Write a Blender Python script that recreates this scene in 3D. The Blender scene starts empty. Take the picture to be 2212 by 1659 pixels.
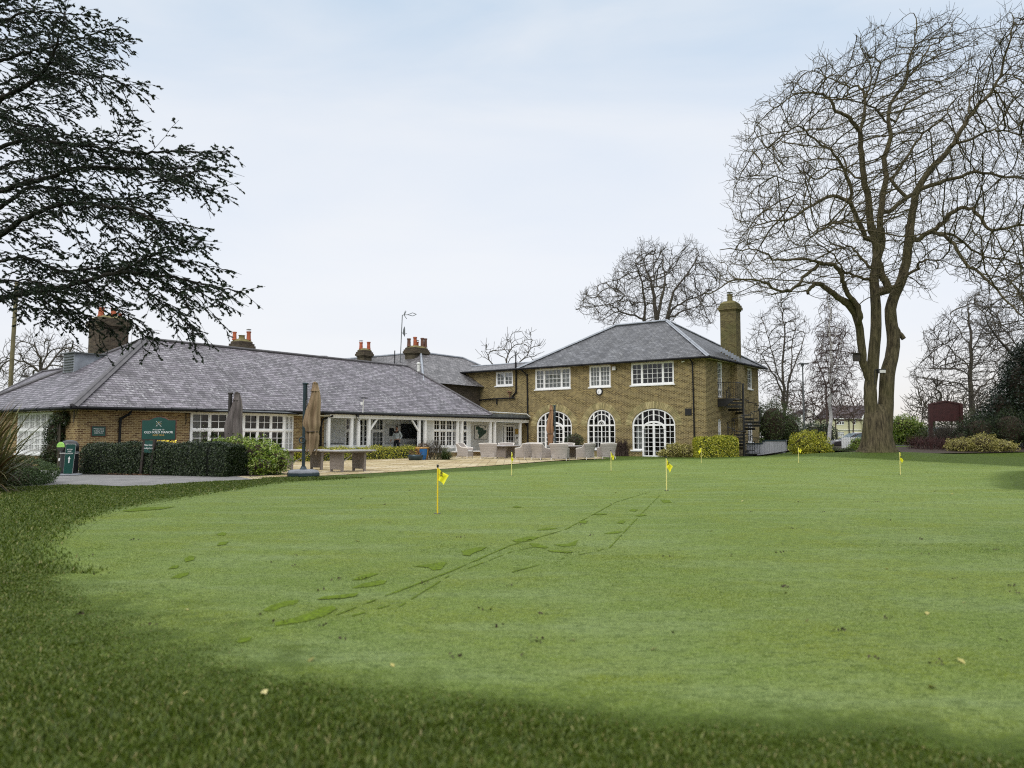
import bpy, bmesh, math, random
import numpy as np
from mathutils import Vector, geometry
random.seed(7); RNG = np.random.default_rng(11)
V = lambda *a: np.array(a, dtype=float)
SC = bpy.context.scene; COL = SC.collection
# ---------------------------------------------------------------- camera model (pinhole, survey helper)
F = 1690.; CU = 1106.; CV = 829.5; EYE = 1.2; HOR = 946.
PIT = math.atan((HOR - CV) / F); CP, SP = math.cos(PIT), math.sin(PIT)
CAMP = V(0, 0, EYE)
ZOOM = {'a': (0, 1200, 2.074), 'b': (900, 1250, 2.37), 'c': (1500, 1250, 2.37), 'd': (2000, 1250, 2.37),
        'e': (2600, 1150, 2.2117), 'f': (3000, 1300, 2.553), 'g': (3500, 1300, 2.552), 'h': (700, 1550, 3.687),
        'i': (1250, 1550, 3.687), 'j': (1800, 1550, 3.403), 'k': (0, 1550, 3.687), 'l': (3150, 1550, 4.424),
        'm': (1380, 1220, 2.442), 'n': (2280, 880, 2.6976), 't': (2850, 0, 1.659), 'u': (2850, 900, 1.659),
        'v': (0, 0, 1.185), 'w': (2400, 1600, 2.1167), 'x': (2750, 1350, 1.905), 'y': (0, 1750, 1.08), 'z': (2048, 1750, 1.08)}
def q(k, x, y):
    ox, oy, s = ZOOM[k]
    return ((ox + x / s) * .540039, (oy + y / s) * .540039)
def ray(u, v):
    a = (u - CU) / F; b = -(v - CV) / F
    return V(a, CP - b * SP, SP + b * CP)
def gp(u, v, z=0.):
    d = ray(u, v); return CAMP + d * ((z - EYE) / d[2])
def dp(u, v, Y):
    d = ray(u, v); return CAMP + d * (Y / d[1])
TH = math.radians(53.5)
E2 = V(math.cos(TH), math.sin(TH), 0); E1 = V(-math.sin(TH), math.cos(TH), 0); UZ = V(0, 0, 1)
class Wall:
    """vertical wall plane: along t, outward normal n"""
    def __init__(s, O, t, n): s.O, s.t, s.n = O, t, n
    def P(s, a, z, d=0.): return s.O + s.t * a + s.n * d + UZ * z
    def M(s, uv, d=0.):
        r = ray(*uv); O = s.O + s.n * d; k = np.dot(O - CAMP, s.n) / np.dot(r, s.n)
        p = CAMP + r * k; return float(np.dot(p - O, s.t)), float(p[2])
# ---------------------------------------------------------------- terrain height
def sm(x): x = np.clip(x, 0, 1); return x * x * (3 - 2 * x)
TREE = V(21.3, 45., 0)
def gh(x, y):
    m = .42 * np.exp(-(((x - 21.3) / 6.) ** 2 + ((y - 45.5) / 4.) ** 2))
    b = .62 * sm((y - 46.) / 9.) * sm((x - 15.5) / 6.)
    return m * (1 - .6 * sm((y - 46.) / 9.)) + b
# ---------------------------------------------------------------- objects
ORG = {}
def tag(o, label=None, cat=None, group=None, kind=None):
    if label: o['label'] = label
    if cat: o['category'] = cat
    if group: o['group'] = group
    if kind: o['kind'] = kind
    return o
def thing(name, label, cat, loc=(0, 0, 0), group=None, kind=None):
    o = bpy.data.objects.new(name, None); COL.objects.link(o); o.location = [float(c) for c in loc]
    o.empty_display_size = .2; ORG[o.name] = V(*[float(c) for c in loc])
    return tag(o, label, cat, group, kind)
def link_mesh(name, me, parent=None, loc=None):
    o = bpy.data.objects.new(name, me); COL.objects.link(o)
    if parent is not None:
        o.parent = parent; ORG[o.name] = ORG[parent.name]
    else:
        L = V(*loc) if loc is not None else V(0, 0, 0)
        o.location = L; ORG[o.name] = L
    return o
def kids(o): return [c for c in bpy.data.objects if c.parent == o]
def copy_tree(o, loc, rz=0., label=None, scale=None):
    ch = kids(o)
    def cp(s, par):
        c = s.copy(); COL.objects.link(c); c.parent = par
        for k in kids(s): cp(k, c)
        return c
    r = o.copy(); COL.objects.link(r); r.location = loc; r.rotation_euler = (0, 0, rz)
    if scale: r.scale = (scale,) * 3
    if label: r['label'] = label
    for c in ch: cp(c, r)
    return r
def auto_uv(me):
    n = len(me.polygons)
    if not n: return
    nl = len(me.loops)
    co = np.empty(len(me.vertices) * 3); me.vertices.foreach_get('co', co); co = co.reshape(-1, 3)
    li = np.empty(nl, dtype=np.int32); me.loops.foreach_get('vertex_index', li)
    no = np.empty(n * 3); me.polygons.foreach_get('normal', no); no = no.reshape(-1, 3)
    lt = np.empty(n, dtype=np.int32); me.polygons.foreach_get('loop_total', lt)
    nn = np.repeat(no, lt, axis=0)
    t = np.stack([-nn[:, 1], nn[:, 0], np.zeros(nl)], 1); L = np.linalg.norm(t, axis=1)
    t[L < .05] = (1, 0, 0); L[L < .05] = 1; t /= L[:, None]
    b = np.cross(nn, t); P = co[li]
    uv = np.stack([(P * t).sum(1), (P * b).sum(1)], 1).astype(np.float32)
    me.uv_layers.new(name='UVMap').data.foreach_set('uv', uv.ravel())
class MB:
    def __init__(s): s.v = []; s.f = []; s.m = []; s.mi = 0; s.k = 0
    def add(s, vs, fs):
        b = len(s.v); s.v += [tuple(map(float, p)) for p in vs]
        for f in fs: s.f.append(tuple(b + i for i in f)); s.m.append(s.mi)
        return s
    def hexa(s, p):  # 8 pts: bottom 4, top 4
        return s.add(p, [(0, 3, 2, 1), (4, 5, 6, 7), (0, 1, 5, 4), (1, 2, 6, 5), (2, 3, 7, 6), (3, 0, 4, 7)])
    def box(s, c, sz, rz=0., ax=None):
        if ax is None: ax = (V(math.cos(rz), math.sin(rz), 0), V(-math.sin(rz), math.cos(rz), 0), UZ)
        c = V(*c); h = [d / 2 for d in sz]
        return s.hexa([c + ax[0] * h[0] * a + ax[1] * h[1] * b + ax[2] * h[2] * g
                       for g in (-1, 1) for a, b in ((-1, -1), (1, -1), (1, 1), (-1, 1))])
    def wbox(s, W, a0, a1, z0, z1, d0, d1):  # box in wall coordinates
        a0, a1 = min(a0, a1), max(a0, a1)
        return s.hexa([W.P(a, z, d) for z in (z0, z1) for a, d in ((a0, d0), (a1, d0), (a1, d1), (a0, d1))])
    def quad(s, *p): return s.add(p, [tuple(range(len(p)))])
    def bar(s, p0, p1, w, h=None):
        p0, p1 = V(*p0), V(*p1); d = p1 - p0; L = np.linalg.norm(d)
        if L < 1e-6: return s
        d /= L; a = np.cross(d, UZ)
        if np.linalg.norm(a) < .05: a = V(1, 0, 0)
        a /= np.linalg.norm(a); b = np.cross(a, d)
        return s.box((p0 + p1) / 2, (L, w, h or w), ax=(d, a, b))
    def tube(s, pts, rad, n=8, cap=True):
        pts = [V(*p) for p in pts]; m = len(pts)
        if not hasattr(rad, '__len__'): rad = [rad] * m
        vs = []; a = None
        for i in range(m):
            d = pts[min(i + 1, m - 1)] - pts[max(i - 1, 0)]; L = np.linalg.norm(d); d = d / L if L > 1e-9 else UZ
            if a is None: a = np.cross(d, UZ) if abs(d[2]) < .9 else np.cross(d, V(1, 0, 0))
            a = a - d * np.dot(a, d); a /= max(np.linalg.norm(a), 1e-9); b = np.cross(d, a)
            for k in range(n):
                t = 2 * math.pi * k / n; vs.append(pts[i] + (a * math.cos(t) + b * math.sin(t)) * rad[i])
        fs = [(i * n + k, i * n + (k + 1) % n, (i + 1) * n + (k + 1) % n, (i + 1) * n + k) for i in range(m - 1) for k in range(n)]
        if cap: fs += [tuple(range(n))[::-1], tuple((m - 1) * n + k for k in range(n))]
        return s.add(vs, fs)
    def lathe(s, c, prof, n=20, sx=1., sy=1.):  # prof (r,z)
        c = V(*c); vs = [c + V(r * sx * math.cos(2 * math.pi * k / n), r * sy * math.sin(2 * math.pi * k / n), z) for r, z in prof for k in range(n)]
        m = len(prof); fs = [(i * n + k, i * n + (k + 1) % n, (i + 1) * n + (k + 1) % n, (i + 1) * n + k) for i in range(m - 1) for k in range(n)]
        fs += [tuple(range(n))[::-1], tuple((m - 1) * n + k for k in range(n))]
        return s.add(vs, fs)
    def ribbon(s, W, pts, w, d0, d1):  # strip of width w following 2-D wall points, thickness d0..d1
        s.k += 1; e = (s.k % 11) * .0006; d1 += e; n = len(pts); P2 = [V(*p) for p in pts]; L = []; R = []
        for i in range(n):
            d = P2[min(i + 1, n - 1)] - P2[max(i - 1, 0)]; d /= max(np.linalg.norm(d), 1e-9); nn = V(-d[1], d[0]) * w / 2
            L.append(P2[i] + nn); R.append(P2[i] - nn)
        vs = []
        for i in range(n): vs += [W.P(*L[i], d0), W.P(*R[i], d0), W.P(*R[i], d1), W.P(*L[i], d1)]
        fs = [(i * 4 + k, i * 4 + (k + 1) % 4, i * 4 + 4 + (k + 1) % 4, i * 4 + 4 + k) for i in range(n - 1) for k in range(4)]
        fs += [(0, 1, 2, 3), tuple((n - 1) * 4 + k for k in (3, 2, 1, 0))]
        return s.add(vs, fs)
    def poly(s, W, outline, holes=(), d=0., reveal=0.):  # wall sheet with holes
        loops = [[Vector((p[0], p[1], 0)) for p in outline]] + [[Vector((p[0], p[1], 0)) for p in h] for h in holes]
        tri = geometry.tessellate_polygon(loops); flat = [p for l in loops for p in l]
        s.add([W.P(p.x, p.y, d) for p in flat], [tuple(t) for t in tri])
        if reveal:
            for h in holes:
                n = len(h)
                s.add([W.P(*p, d) for p in h] + [W.P(*p, d - reveal) for p in h], [(i, (i + 1) % n, n + (i + 1) % n, n + i) for i in range(n)])
        return s
    def build(s, name, mats, parent=None, loc=None, smooth=False, uv=True, fix=True, bevel=0.):
        O = ORG[parent.name] if parent is not None else (V(*loc) if loc is not None else V(0, 0, 0))
        me = bpy.data.meshes.new(name); me.from_pydata([tuple(V(*p) - O) for p in s.v], [], s.f)
        if not isinstance(mats, (list, tuple)): mats = [mats]
        for m in mats: me.materials.append(m)
        if len(mats) > 1: me.polygons.foreach_set('material_index', s.m)
        if fix:
            bm = bmesh.new(); bm.from_mesh(me); bmesh.ops.recalc_face_normals(bm, faces=bm.faces); bm.to_mesh(me); bm.free()
        if smooth: me.polygons.foreach_set('use_smooth', [True] * len(me.polygons))
        if uv: auto_uv(me)
        me.update(); o = link_mesh(name, me, parent, loc)
        if bevel:
            b = o.modifiers.new('bevel', 'BEVEL'); b.width = bevel; b.segments = 2; b.limit_method = 'ANGLE'
        return o
def fast_mesh(name, verts, faces, mat, parent=None, loc=None, smooth=False):
    """verts (N,3), faces (M,k) arrays"""
    O = ORG[parent.name] if parent is not None else (V(*loc) if loc is not None else V(0, 0, 0))
    me = bpy.data.meshes.new(name); verts = np.asarray(verts, dtype=np.float64) - O; faces = np.asarray(faces, dtype=np.int32)
    M, k = faces.shape
    me.vertices.add(len(verts)); me.vertices.foreach_set('co', verts.ravel().astype(np.float32))
    me.loops.add(M * k); me.loops.foreach_set('vertex_index', faces.ravel())
    me.polygons.add(M); me.polygons.foreach_set('loop_start', np.arange(M, dtype=np.int32) * k)
    for m in (mat if isinstance(mat, list) else [mat]): me.materials.append(m)
    me.update(calc_edges=True); me.validate()
    if smooth: me.polygons.foreach_set('use_smooth', np.ones(len(me.polygons), dtype=bool))
    return link_mesh(name, me, parent, loc)
# ---------------------------------------------------------------- materials
def mk(name):
    m = bpy.data.materials.new(name); m.use_nodes = True; nt = m.node_tree
    return m, nt, nt.nodes['Principled BSDF']
def nd(nt, ty, ins=None, **at):
    n = nt.nodes.new('ShaderNode' + ty)
    for k, v in at.items(): setattr(n, k, v)
    for k, v in (ins or {}).items():
        if isinstance(v, bpy.types.NodeSocket): nt.links.new(v, n.inputs[k])
        else: n.inputs[k].default_value = v
    return n
def c4(c): return (c[0], c[1], c[2], 1)
def coord(nt, kind='Object', scale=None):
    o = nd(nt, 'TexCoord').outputs[kind]
    if scale: o = nd(nt, 'Mapping', {'Vector': o, 'Scale': scale}).outputs[0]
    return o
def ramp(nt, fac, stops):
    r = nd(nt, 'ValToRGB', {'Fac': fac}); e = r.color_ramp.elements
    while len(e) > 1: e.remove(e[-1])
    e[0].position = stops[0][0]; e[0].color = c4(stops[0][1])
    for p, c in stops[1:]: x = e.new(p); x.color = c4(c)
    return r.outputs[0]
def mixc(nt, fac, a, b, mode='MIX'):
    n = nd(nt, 'Mix', data_type='RGBA', blend_type=mode)
    for k, v in ((0, fac), (6, a), (7, b)):
        if isinstance(v, bpy.types.NodeSocket): nt.links.new(v, n.inputs[k])
        else: n.inputs[k].default_value = v if k == 0 else c4(v)
    return n.outputs[2]
def noise(nt, vec, scale, detail=4, rough=.55): return nd(nt, 'TexNoise', {'Vector': vec, 'Scale': scale, 'Detail': detail, 'Roughness': rough}).outputs[0]
def bump(nt, b, h, strength=.3, dist=.02): nt.links.new(nd(nt, 'Bump', {'Height': h, 'Strength': strength, 'Distance': dist}).outputs[0], b.inputs['Normal'])
def plain(name, col, rough=.5, metal=0., var=.15, scale=6., bmp=0., bs=60., spec=.5):
    m, nt, b = mk(name); co = coord(nt); n = noise(nt, co, scale)
    lo = [c * (1 - var) for c in col]; hi = [min(1, c * (1 + var)) for c in col]
    nt.links.new(ramp(nt, n, [(.3, lo), (.7, hi)]), b.inputs['Base Color'])
    b.inputs['Roughness'].default_value = rough; b.inputs['Metallic'].default_value = metal; b.inputs['Specular IOR Level'].default_value = spec
    if bmp: bump(nt, b, noise(nt, co, bs, 3), bmp, .01)
    return m
def brickmat(name, cols, mortar, bw=.225, bh=.075, ms=.012, spread=1., green=(.10, .11, .03), gamt=.35):
    m, nt, b = mk(name); uv = coord(nt, 'UV')
    t = nd(nt, 'TexBrick', {'Vector': uv, 'Color1': (0, 0, 0, 1), 'Color2': (1, 1, 1, 1), 'Mortar': (.5, .5, .5, 1), 'Scale': 1., 'Mortar Size': ms, 'Mortar Smooth': .3, 'Bias': 0., 'Brick Width': bw, 'Row Height': bh}, offset=.5)
    c = ramp(nt, t.outputs[0], [(0, cols[0]), (.35, cols[1]), (.65, cols[2]), (1, cols[3])])
    big = noise(nt, uv, .45, 5, .6); med = noise(nt, uv, 2.6, 4, .6)
    c = mixc(nt, nd(nt, 'MapRange', {'Value': med, 1: .42, 2: .62, 3: 0., 4: .6}).outputs[0], c, [x * .62 for x in cols[1]])
    c = mixc(nt, nd(nt, 'MapRange', {'Value': big, 1: .45, 2: .68, 3: 0., 4: gamt}).outputs[0], c, green)
    mo = mixc(nt, med, [x * .7 for x in mortar], mortar)
    c = mixc(nt, t.outputs[1], c, mo)
    nt.links.new(c, b.inputs['Base Color']); b.inputs['Roughness'].default_value = .9; b.inputs['Specular IOR Level'].default_value = .25
    bump(nt, b, nd(nt, 'Math', {0: nd(nt, 'Math', {0: 1., 1: t.outputs[1]}, operation='SUBTRACT').outputs[0], 1: noise(nt, uv, 40, 3)}, operation='ADD').outputs[0], .5, .012)
    return m
def slatemat(name, lo, hi, lich, bw=.3, bh=.2, lich_amt=.5, gap=.012, wide_shade=True):
    m, nt, b = mk(name); uv = coord(nt, 'UV')
    t = nd(nt, 'TexBrick', {'Vector': uv, 'Color1': (0, 0, 0, 1), 'Color2': (1, 1, 1, 1), 'Mortar': (.5, .5, .5, 1), 'Scale': 1., 'Mortar Size': gap, 'Mortar Smooth': .1, 'Brick Width': bw, 'Row Height': bh}, offset=.5)
    c = ramp(nt, t.outputs[0], [(0, lo), (.4, [(a + d) / 2 for a, d in zip(lo, hi)]), (.75, hi), (1, [x * 1.25 for x in hi])])
    med = noise(nt, uv, 1.1, 5, .65); fine = noise(nt, uv, 7., 4, .7)
    streak = noise(nt, coord(nt, 'UV', (2.2, .35, 1)), 1.6, 4, .6)
    k = nd(nt, 'Math', {0: nd(nt, 'MapRange', {'Value': fine, 1: .48, 2: .62, 3: 0., 4: 1.}).outputs[0], 1: nd(nt, 'MapRange', {'Value': streak, 1: .42, 2: .62, 3: 0., 4: lich_amt}).outputs[0]}, operation='MULTIPLY').outputs[0]
    c = mixc(nt, nd(nt, 'MapRange', {'Value': med, 1: .45, 2: .62, 3: 0., 4: .72}).outputs[0], c, [x * .6 for x in lo])
    c = mixc(nt, k, c, lich)
    # shade line at each course's lower edge is painted into the colour; row also drives bump
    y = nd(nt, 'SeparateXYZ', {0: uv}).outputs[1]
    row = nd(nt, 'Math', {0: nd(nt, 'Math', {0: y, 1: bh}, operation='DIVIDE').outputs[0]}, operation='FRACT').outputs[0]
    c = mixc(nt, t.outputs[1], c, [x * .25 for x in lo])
    jag = nd(nt, 'Math', {0: .15 if wide_shade else .10, 1: nd(nt, 'Math', {0: t.outputs[0], 1: .08}, operation='MULTIPLY').outputs[0]}, operation='ADD').outputs[0]
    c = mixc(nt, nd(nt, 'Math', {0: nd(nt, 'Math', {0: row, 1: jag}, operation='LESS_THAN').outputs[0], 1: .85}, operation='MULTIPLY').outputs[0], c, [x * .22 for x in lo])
    nt.links.new(c, b.inputs['Base Color']); b.inputs['Roughness'].default_value = .52; b.inputs['Specular IOR Level'].default_value = .45
    h = nd(nt, 'Math', {0: nd(nt, 'Math', {0: 1., 1: row}, operation='SUBTRACT').outputs[0], 1: nd(nt, 'Math', {0: t.outputs[0], 1: .35}, operation='MULTIPLY').outputs[0]}, operation='ADD').outputs[0]
    h = nd(nt, 'Math', {0: h, 1: nd(nt, 'Math', {0: t.outputs[1], 1: -1.2}, operation='MULTIPLY').outputs[0]}, operation='ADD').outputs[0]
    bump(nt, b, h, .8, .02)
    return m
def leafmat(name, stops, rough=.45, trans=.25, scale=1.2, nv=.35):
    m, nt, b = mk(name); g = nd(nt, 'NewGeometry').outputs['Random Per Island']
    c = ramp(nt, g, stops); n = noise(nt, coord(nt), scale, 3)
    c = mixc(nt, nd(nt, 'MapRange', {'Value': n, 1: .3, 2: .7, 3: 0., 4: nv}).outputs[0], c, [x * .5 for x in stops[0][1]])
    nt.links.new(c, b.inputs['Base Color']); b.inputs['Roughness'].default_value = rough; b.inputs['Specular IOR Level'].default_value = .35
    if trans:
        tr = nd(nt, 'BsdfTranslucent', {'Color': c}); mx = nd(nt, 'MixShader', {0: trans, 1: b.outputs[0], 2: tr.outputs[0]})
        nt.links.new(mx.outputs[0], nt.nodes['Material Output'].inputs[0])
    return m
def barkmat(name, lo, hi, moss, scale=9., amt=.5, zs=.18):
    m, nt, b = mk(name); v = coord(nt, 'Object', (1, 1, zs)); w = noise(nt, v, scale, 6, .7)
    n2 = noise(nt, coord(nt), .7, 4); c = ramp(nt, w, [(.35, lo), (.65, hi)])
    c = mixc(nt, nd(nt, 'MapRange', {'Value': n2, 1: .4, 2: .65, 3: 0., 4: amt}).outputs[0], c, moss)
    nt.links.new(c, b.inputs['Base Color']); b.inputs['Roughness'].default_value = .9; b.inputs['Specular IOR Level'].default_value = .2
    bump(nt, b, w, .9, .05); return m
M = {}
M['brickB'] = brickmat('yellow_stock_brick', [(.035, .020, .009), (.075, .050, .020), (.15, .11, .045), (.27, .20, .08)], (.44, .36, .19), ms=.0150, gamt=.28, green=(.13, .12, .035))
M['brickA'] = brickmat('buff_brick', [(.09, .045, .022), (.17, .10, .045), (.25, .165, .07), (.36, .26, .12)], (.46, .36, .20), ms=.012, gamt=.15)
M['brickArch'] = brickmat('arch_brick', [(.13, .10, .05), (.22, .17, .08), (.27, .22, .11), (.33, .27, .14)], (.34, .29, .17), bw=.075, bh=.4, ms=.014, gamt=.1)
M['brickCh'] = brickmat('mossy_brick', [(.06, .04, .02), (.11, .08, .035), (.15, .12, .05), (.2, .16, .07)], (.21, .19, .10), green=(.07, .085, .02), gamt=.7)
M['brickDk'] = brickmat('sooty_brick', [(.03, .022, .016), (.055, .04, .028), (.08, .06, .04), (.12, .09, .06)], (.12, .10, .075), green=(.06, .07, .03), gamt=.4)
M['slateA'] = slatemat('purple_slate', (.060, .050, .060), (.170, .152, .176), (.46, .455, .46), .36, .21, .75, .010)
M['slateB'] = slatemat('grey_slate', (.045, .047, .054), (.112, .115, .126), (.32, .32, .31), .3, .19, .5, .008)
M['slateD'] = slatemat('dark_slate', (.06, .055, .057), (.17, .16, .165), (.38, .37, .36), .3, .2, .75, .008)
M['lead'] = plain('lead_flashing', (.25, .27, .30), .5, .1, .25, 3)
M['ridge'] = plain('ridge_tile', (.085, .08, .085), .7, 0, .25, 5, .3)
M['white'] = plain('white_paint', (.78, .78, .77), .45, 0, .05, 3)
M['dirtywhite'] = plain('weathered_white_paint', (.62, .62, .59), .6, 0, .15, 4)
M['render'] = plain('painted_render', (.60, .61, .60), .8, 0, .06, 2, .5, 35)
M['black'] = plain('black_paint', (.012, .012, .013), .35, 0, .2, 8)
M['gutter'] = plain('black_gutter', (.009, .009, .010), .55, 0, .2, 8, spec=.2)
M['felt'] = plain('grey_felt_sheet', (.10, .11, .11), .6, 0, .3, 3, .2)
M['cream'] = plain('cream_soffit', (.50, .46, .34), .6, 0, .1, 4)
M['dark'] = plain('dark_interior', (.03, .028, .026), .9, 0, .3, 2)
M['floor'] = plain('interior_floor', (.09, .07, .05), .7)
M['curtain'] = plain('pale_curtain', (.55, .54, .52), .9, 0, .1, 3)
M['terracotta'] = plain('terracotta_pot', (.34, .085, .035), .8, 0, .3, 5)
M['oldpot'] = plain('sooty_clay_pot', (.12, .055, .035), .8, 0, .3, 5)
M['moss'] = plain('mossy_mortar', (.15, .13, .05), .95, 0, .4, 5, .6, 20)
M['steel'] = plain('galvanised_steel', (.32, .33, .34), .4, .7, .1)
M['green'] = plain('green_sign_enamel', (.004, .055, .042), .35, 0, .08, 3)
M['signtext'] = plain('white_lettering', (.75, .76, .74), .5, 0, .02)
M['gold'] = plain('gold_lettering', (.42, .27, .06), .5, 0, .05)
M['maroon'] = plain('dark_red_timber', (.05, .012, .01), .6, 0, .3, 4, .2)
M['redwood'] = plain('red_timber_edge', (.10, .022, .014), .6, 0, .2, 4)
m, nt, b = mk('window_glass')
fr = nd(nt, 'Fresnel', {'IOR': 1.55}); gl = nd(nt, 'BsdfGlossy', {'Roughness': .03}); tr = nd(nt, 'BsdfTransparent', {'Color': (.55, .58, .58, 1)})
nt.nodes.remove(b); wob = nd(nt, 'Bump', {'Height': noise(nt, coord(nt), 1.2, 1), 'Strength': .15, 'Distance': .05}); nt.links.new(wob.outputs[0], gl.inputs['Normal'])
nt.links.new(nd(nt, 'MixShader', {0: fr.outputs[0], 1: tr.outputs[0], 2: gl.outputs[0]}).outputs[0], nt.nodes['Material Output'].inputs[0]); M['glass'] = m
# ================================================================ BUILDINGS
Ce = gp(1532, 770, 6.2); CB = Ce + .45 * E1 + .45 * E2; CB[2] = 0
WB = Wall(CB, E1, -E2); WS = Wall(CB, E2, -E1)
CAe = gp(156, 878, 2.45); CA = CAe + .45 * E1 + .45 * E2; CA[2] = 0
WA = Wall(CA, E2, -E1); WAe = Wall(CA, E1, -E2)
JUNC = float(np.dot(CB - CA, E2)) # A's wall meets the facade of B here
def curtain_mesh(mb, W, a0, a1, z0, z1, d, amp=.03, wl=.11):
    n = max(4, int((a1 - a0) / wl * 5)); vs = []; ph = random.random() * 6
    for i in range(n + 1):
        a = a0 + (a1 - a0) * i / n; dd = d + amp * math.sin(a / wl * 2 * math.pi + ph + .8 * math.sin(a * 7))
        vs += [W.P(a, z0, dd), W.P(a, z1, dd)]
    mb.add(vs, [(2 * i, 2 * i + 2, 2 * i + 3, 2 * i + 1) for i in range(n)])
def glaze(mb, W, a0, a1, z0, z1, nx, ny, d0, d1, fr=.045, bar=.022):
    """one sash: border and glazing bars"""
    mb.wbox(W, a0, a0 + fr, z0, z1, d0, d1); mb.wbox(W, a1 - fr, a1, z0, z1, d0, d1)
    mb.wbox(W, a0 + fr, a1 - fr, z0, z0 + fr, d0, d1 - .002); mb.wbox(W, a0 + fr, a1 - fr, z1 - fr, z1, d0, d1 - .002)
    for i in range(1, nx):
        a = a0 + fr + (a1 - a0 - 2 * fr) * i / nx; mb.wbox(W, a - bar / 2, a + bar / 2, z0 + fr, z1 - fr, d0 + .012, d1 - .008)
    for j in range(1, ny):
        z = z0 + fr + (z1 - z0 - 2 * fr) * j / ny; mb.wbox(W, a0 + fr, a1 - fr, z - bar / 2, z + bar / 2, d0 + .014, d1 - .011)
def window(parent, W, a0, a1, z0, z1, units, ny, rec=.07, sill=True, curtain=0, fw=.07, label=None, mat='white', sillw=.07):
    a0, a1 = min(a0, a1), max(a0, a1); mb = MB(); d0, d1 = -rec - .04, -rec + .035
    mb.wbox(W, a0, a0 + fw, z0, z1, d0, d1 + .012); mb.wbox(W, a1 - fw, a1, z0, z1, d0, d1 + .012)
    mb.wbox(W, a0 + fw, a1 - fw, z1 - fw, z1, d0, d1 + .009); mb.wbox(W, a0 + fw, a1 - fw, z0, z0 + fw, d0, d1 + .009)
    if sill: mb.wbox(W, a0 - sillw, a1 + sillw, z0 - .075, z0 + .004, -rec - .02, .075)
    tot = sum(u[0] for u in units); mull = .05; a = a0 + fw; span = a1 - a0 - 2 * fw - mull * (len(units) - 1)
    rows = ny if isinstance(ny, list) else [(1., ny)]
    for k, (w, nx) in enumerate(units):
        b = a + span * w / tot; z = z0 + fw; H = z1 - z0 - 2 * fw
        for r, (hf, n) in enumerate(rows):
            zt = z + H * hf
            if r < len(rows) - 1: mb.wbox(W, a, b, zt - .05, zt + .03, d0, d1 + .03) if 1 else None
            glaze(mb, W, a, b, z, zt - (.05 if r < len(rows) - 1 else 0), nx, n, d0 + .01, d1)
            z = zt + (.03 if r < len(rows) - 1 else 0)
        if k < len(units) - 1: mb.wbox(W, b, b + mull, z0 + fw, z1 - fw, d0, d1 + .015)
        a = b + mull
    o = mb.build('window', M[mat], parent)
    if label: o['label'] = label
    g = MB(); g.quad(*[W.P(x, z, -rec - .015) for x, z in ((a0 + .02, z0 + .02), (a1 - .02, z0 + .02), (a1 - .02, z1 - .02), (a0 + .02, z1 - .02))]); g.build('pane', M['glass'], o, fix=False)
    if curtain:
        c = MB(); L = a1 - a0
        if curtain == 1: curtain_mesh(c, W, a0 + .03, a1 - .03, z0, z1, -rec - .16)
        elif curtain == 2: curtain_mesh(c, W, a0 + .03, a0 + L * .34, z0, z1, -rec - .16)
        else: curtain_mesh(c, W, a1 - L * .3, a1 - .03, z0, z1, -rec - .16)
        c.build('curtain', M['curtain'], o, fix=False, smooth=True)
    return [(a0, z0), (a1, z0), (a1, z1), (a0, z1)]
def arch_outline(aL, aR, z0, zs, zt, n=22, g=0.):
    c = (aL + aR) / 2; w = (aR - aL) / 2 + g; h = zt - zs + g
    return [(aL - g, z0), (aR + g, z0)] + [(c + w * math.cos(math.pi * i / n), zs + h * math.sin(math.pi * i / n)) for i in range(n + 1)]
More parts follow.
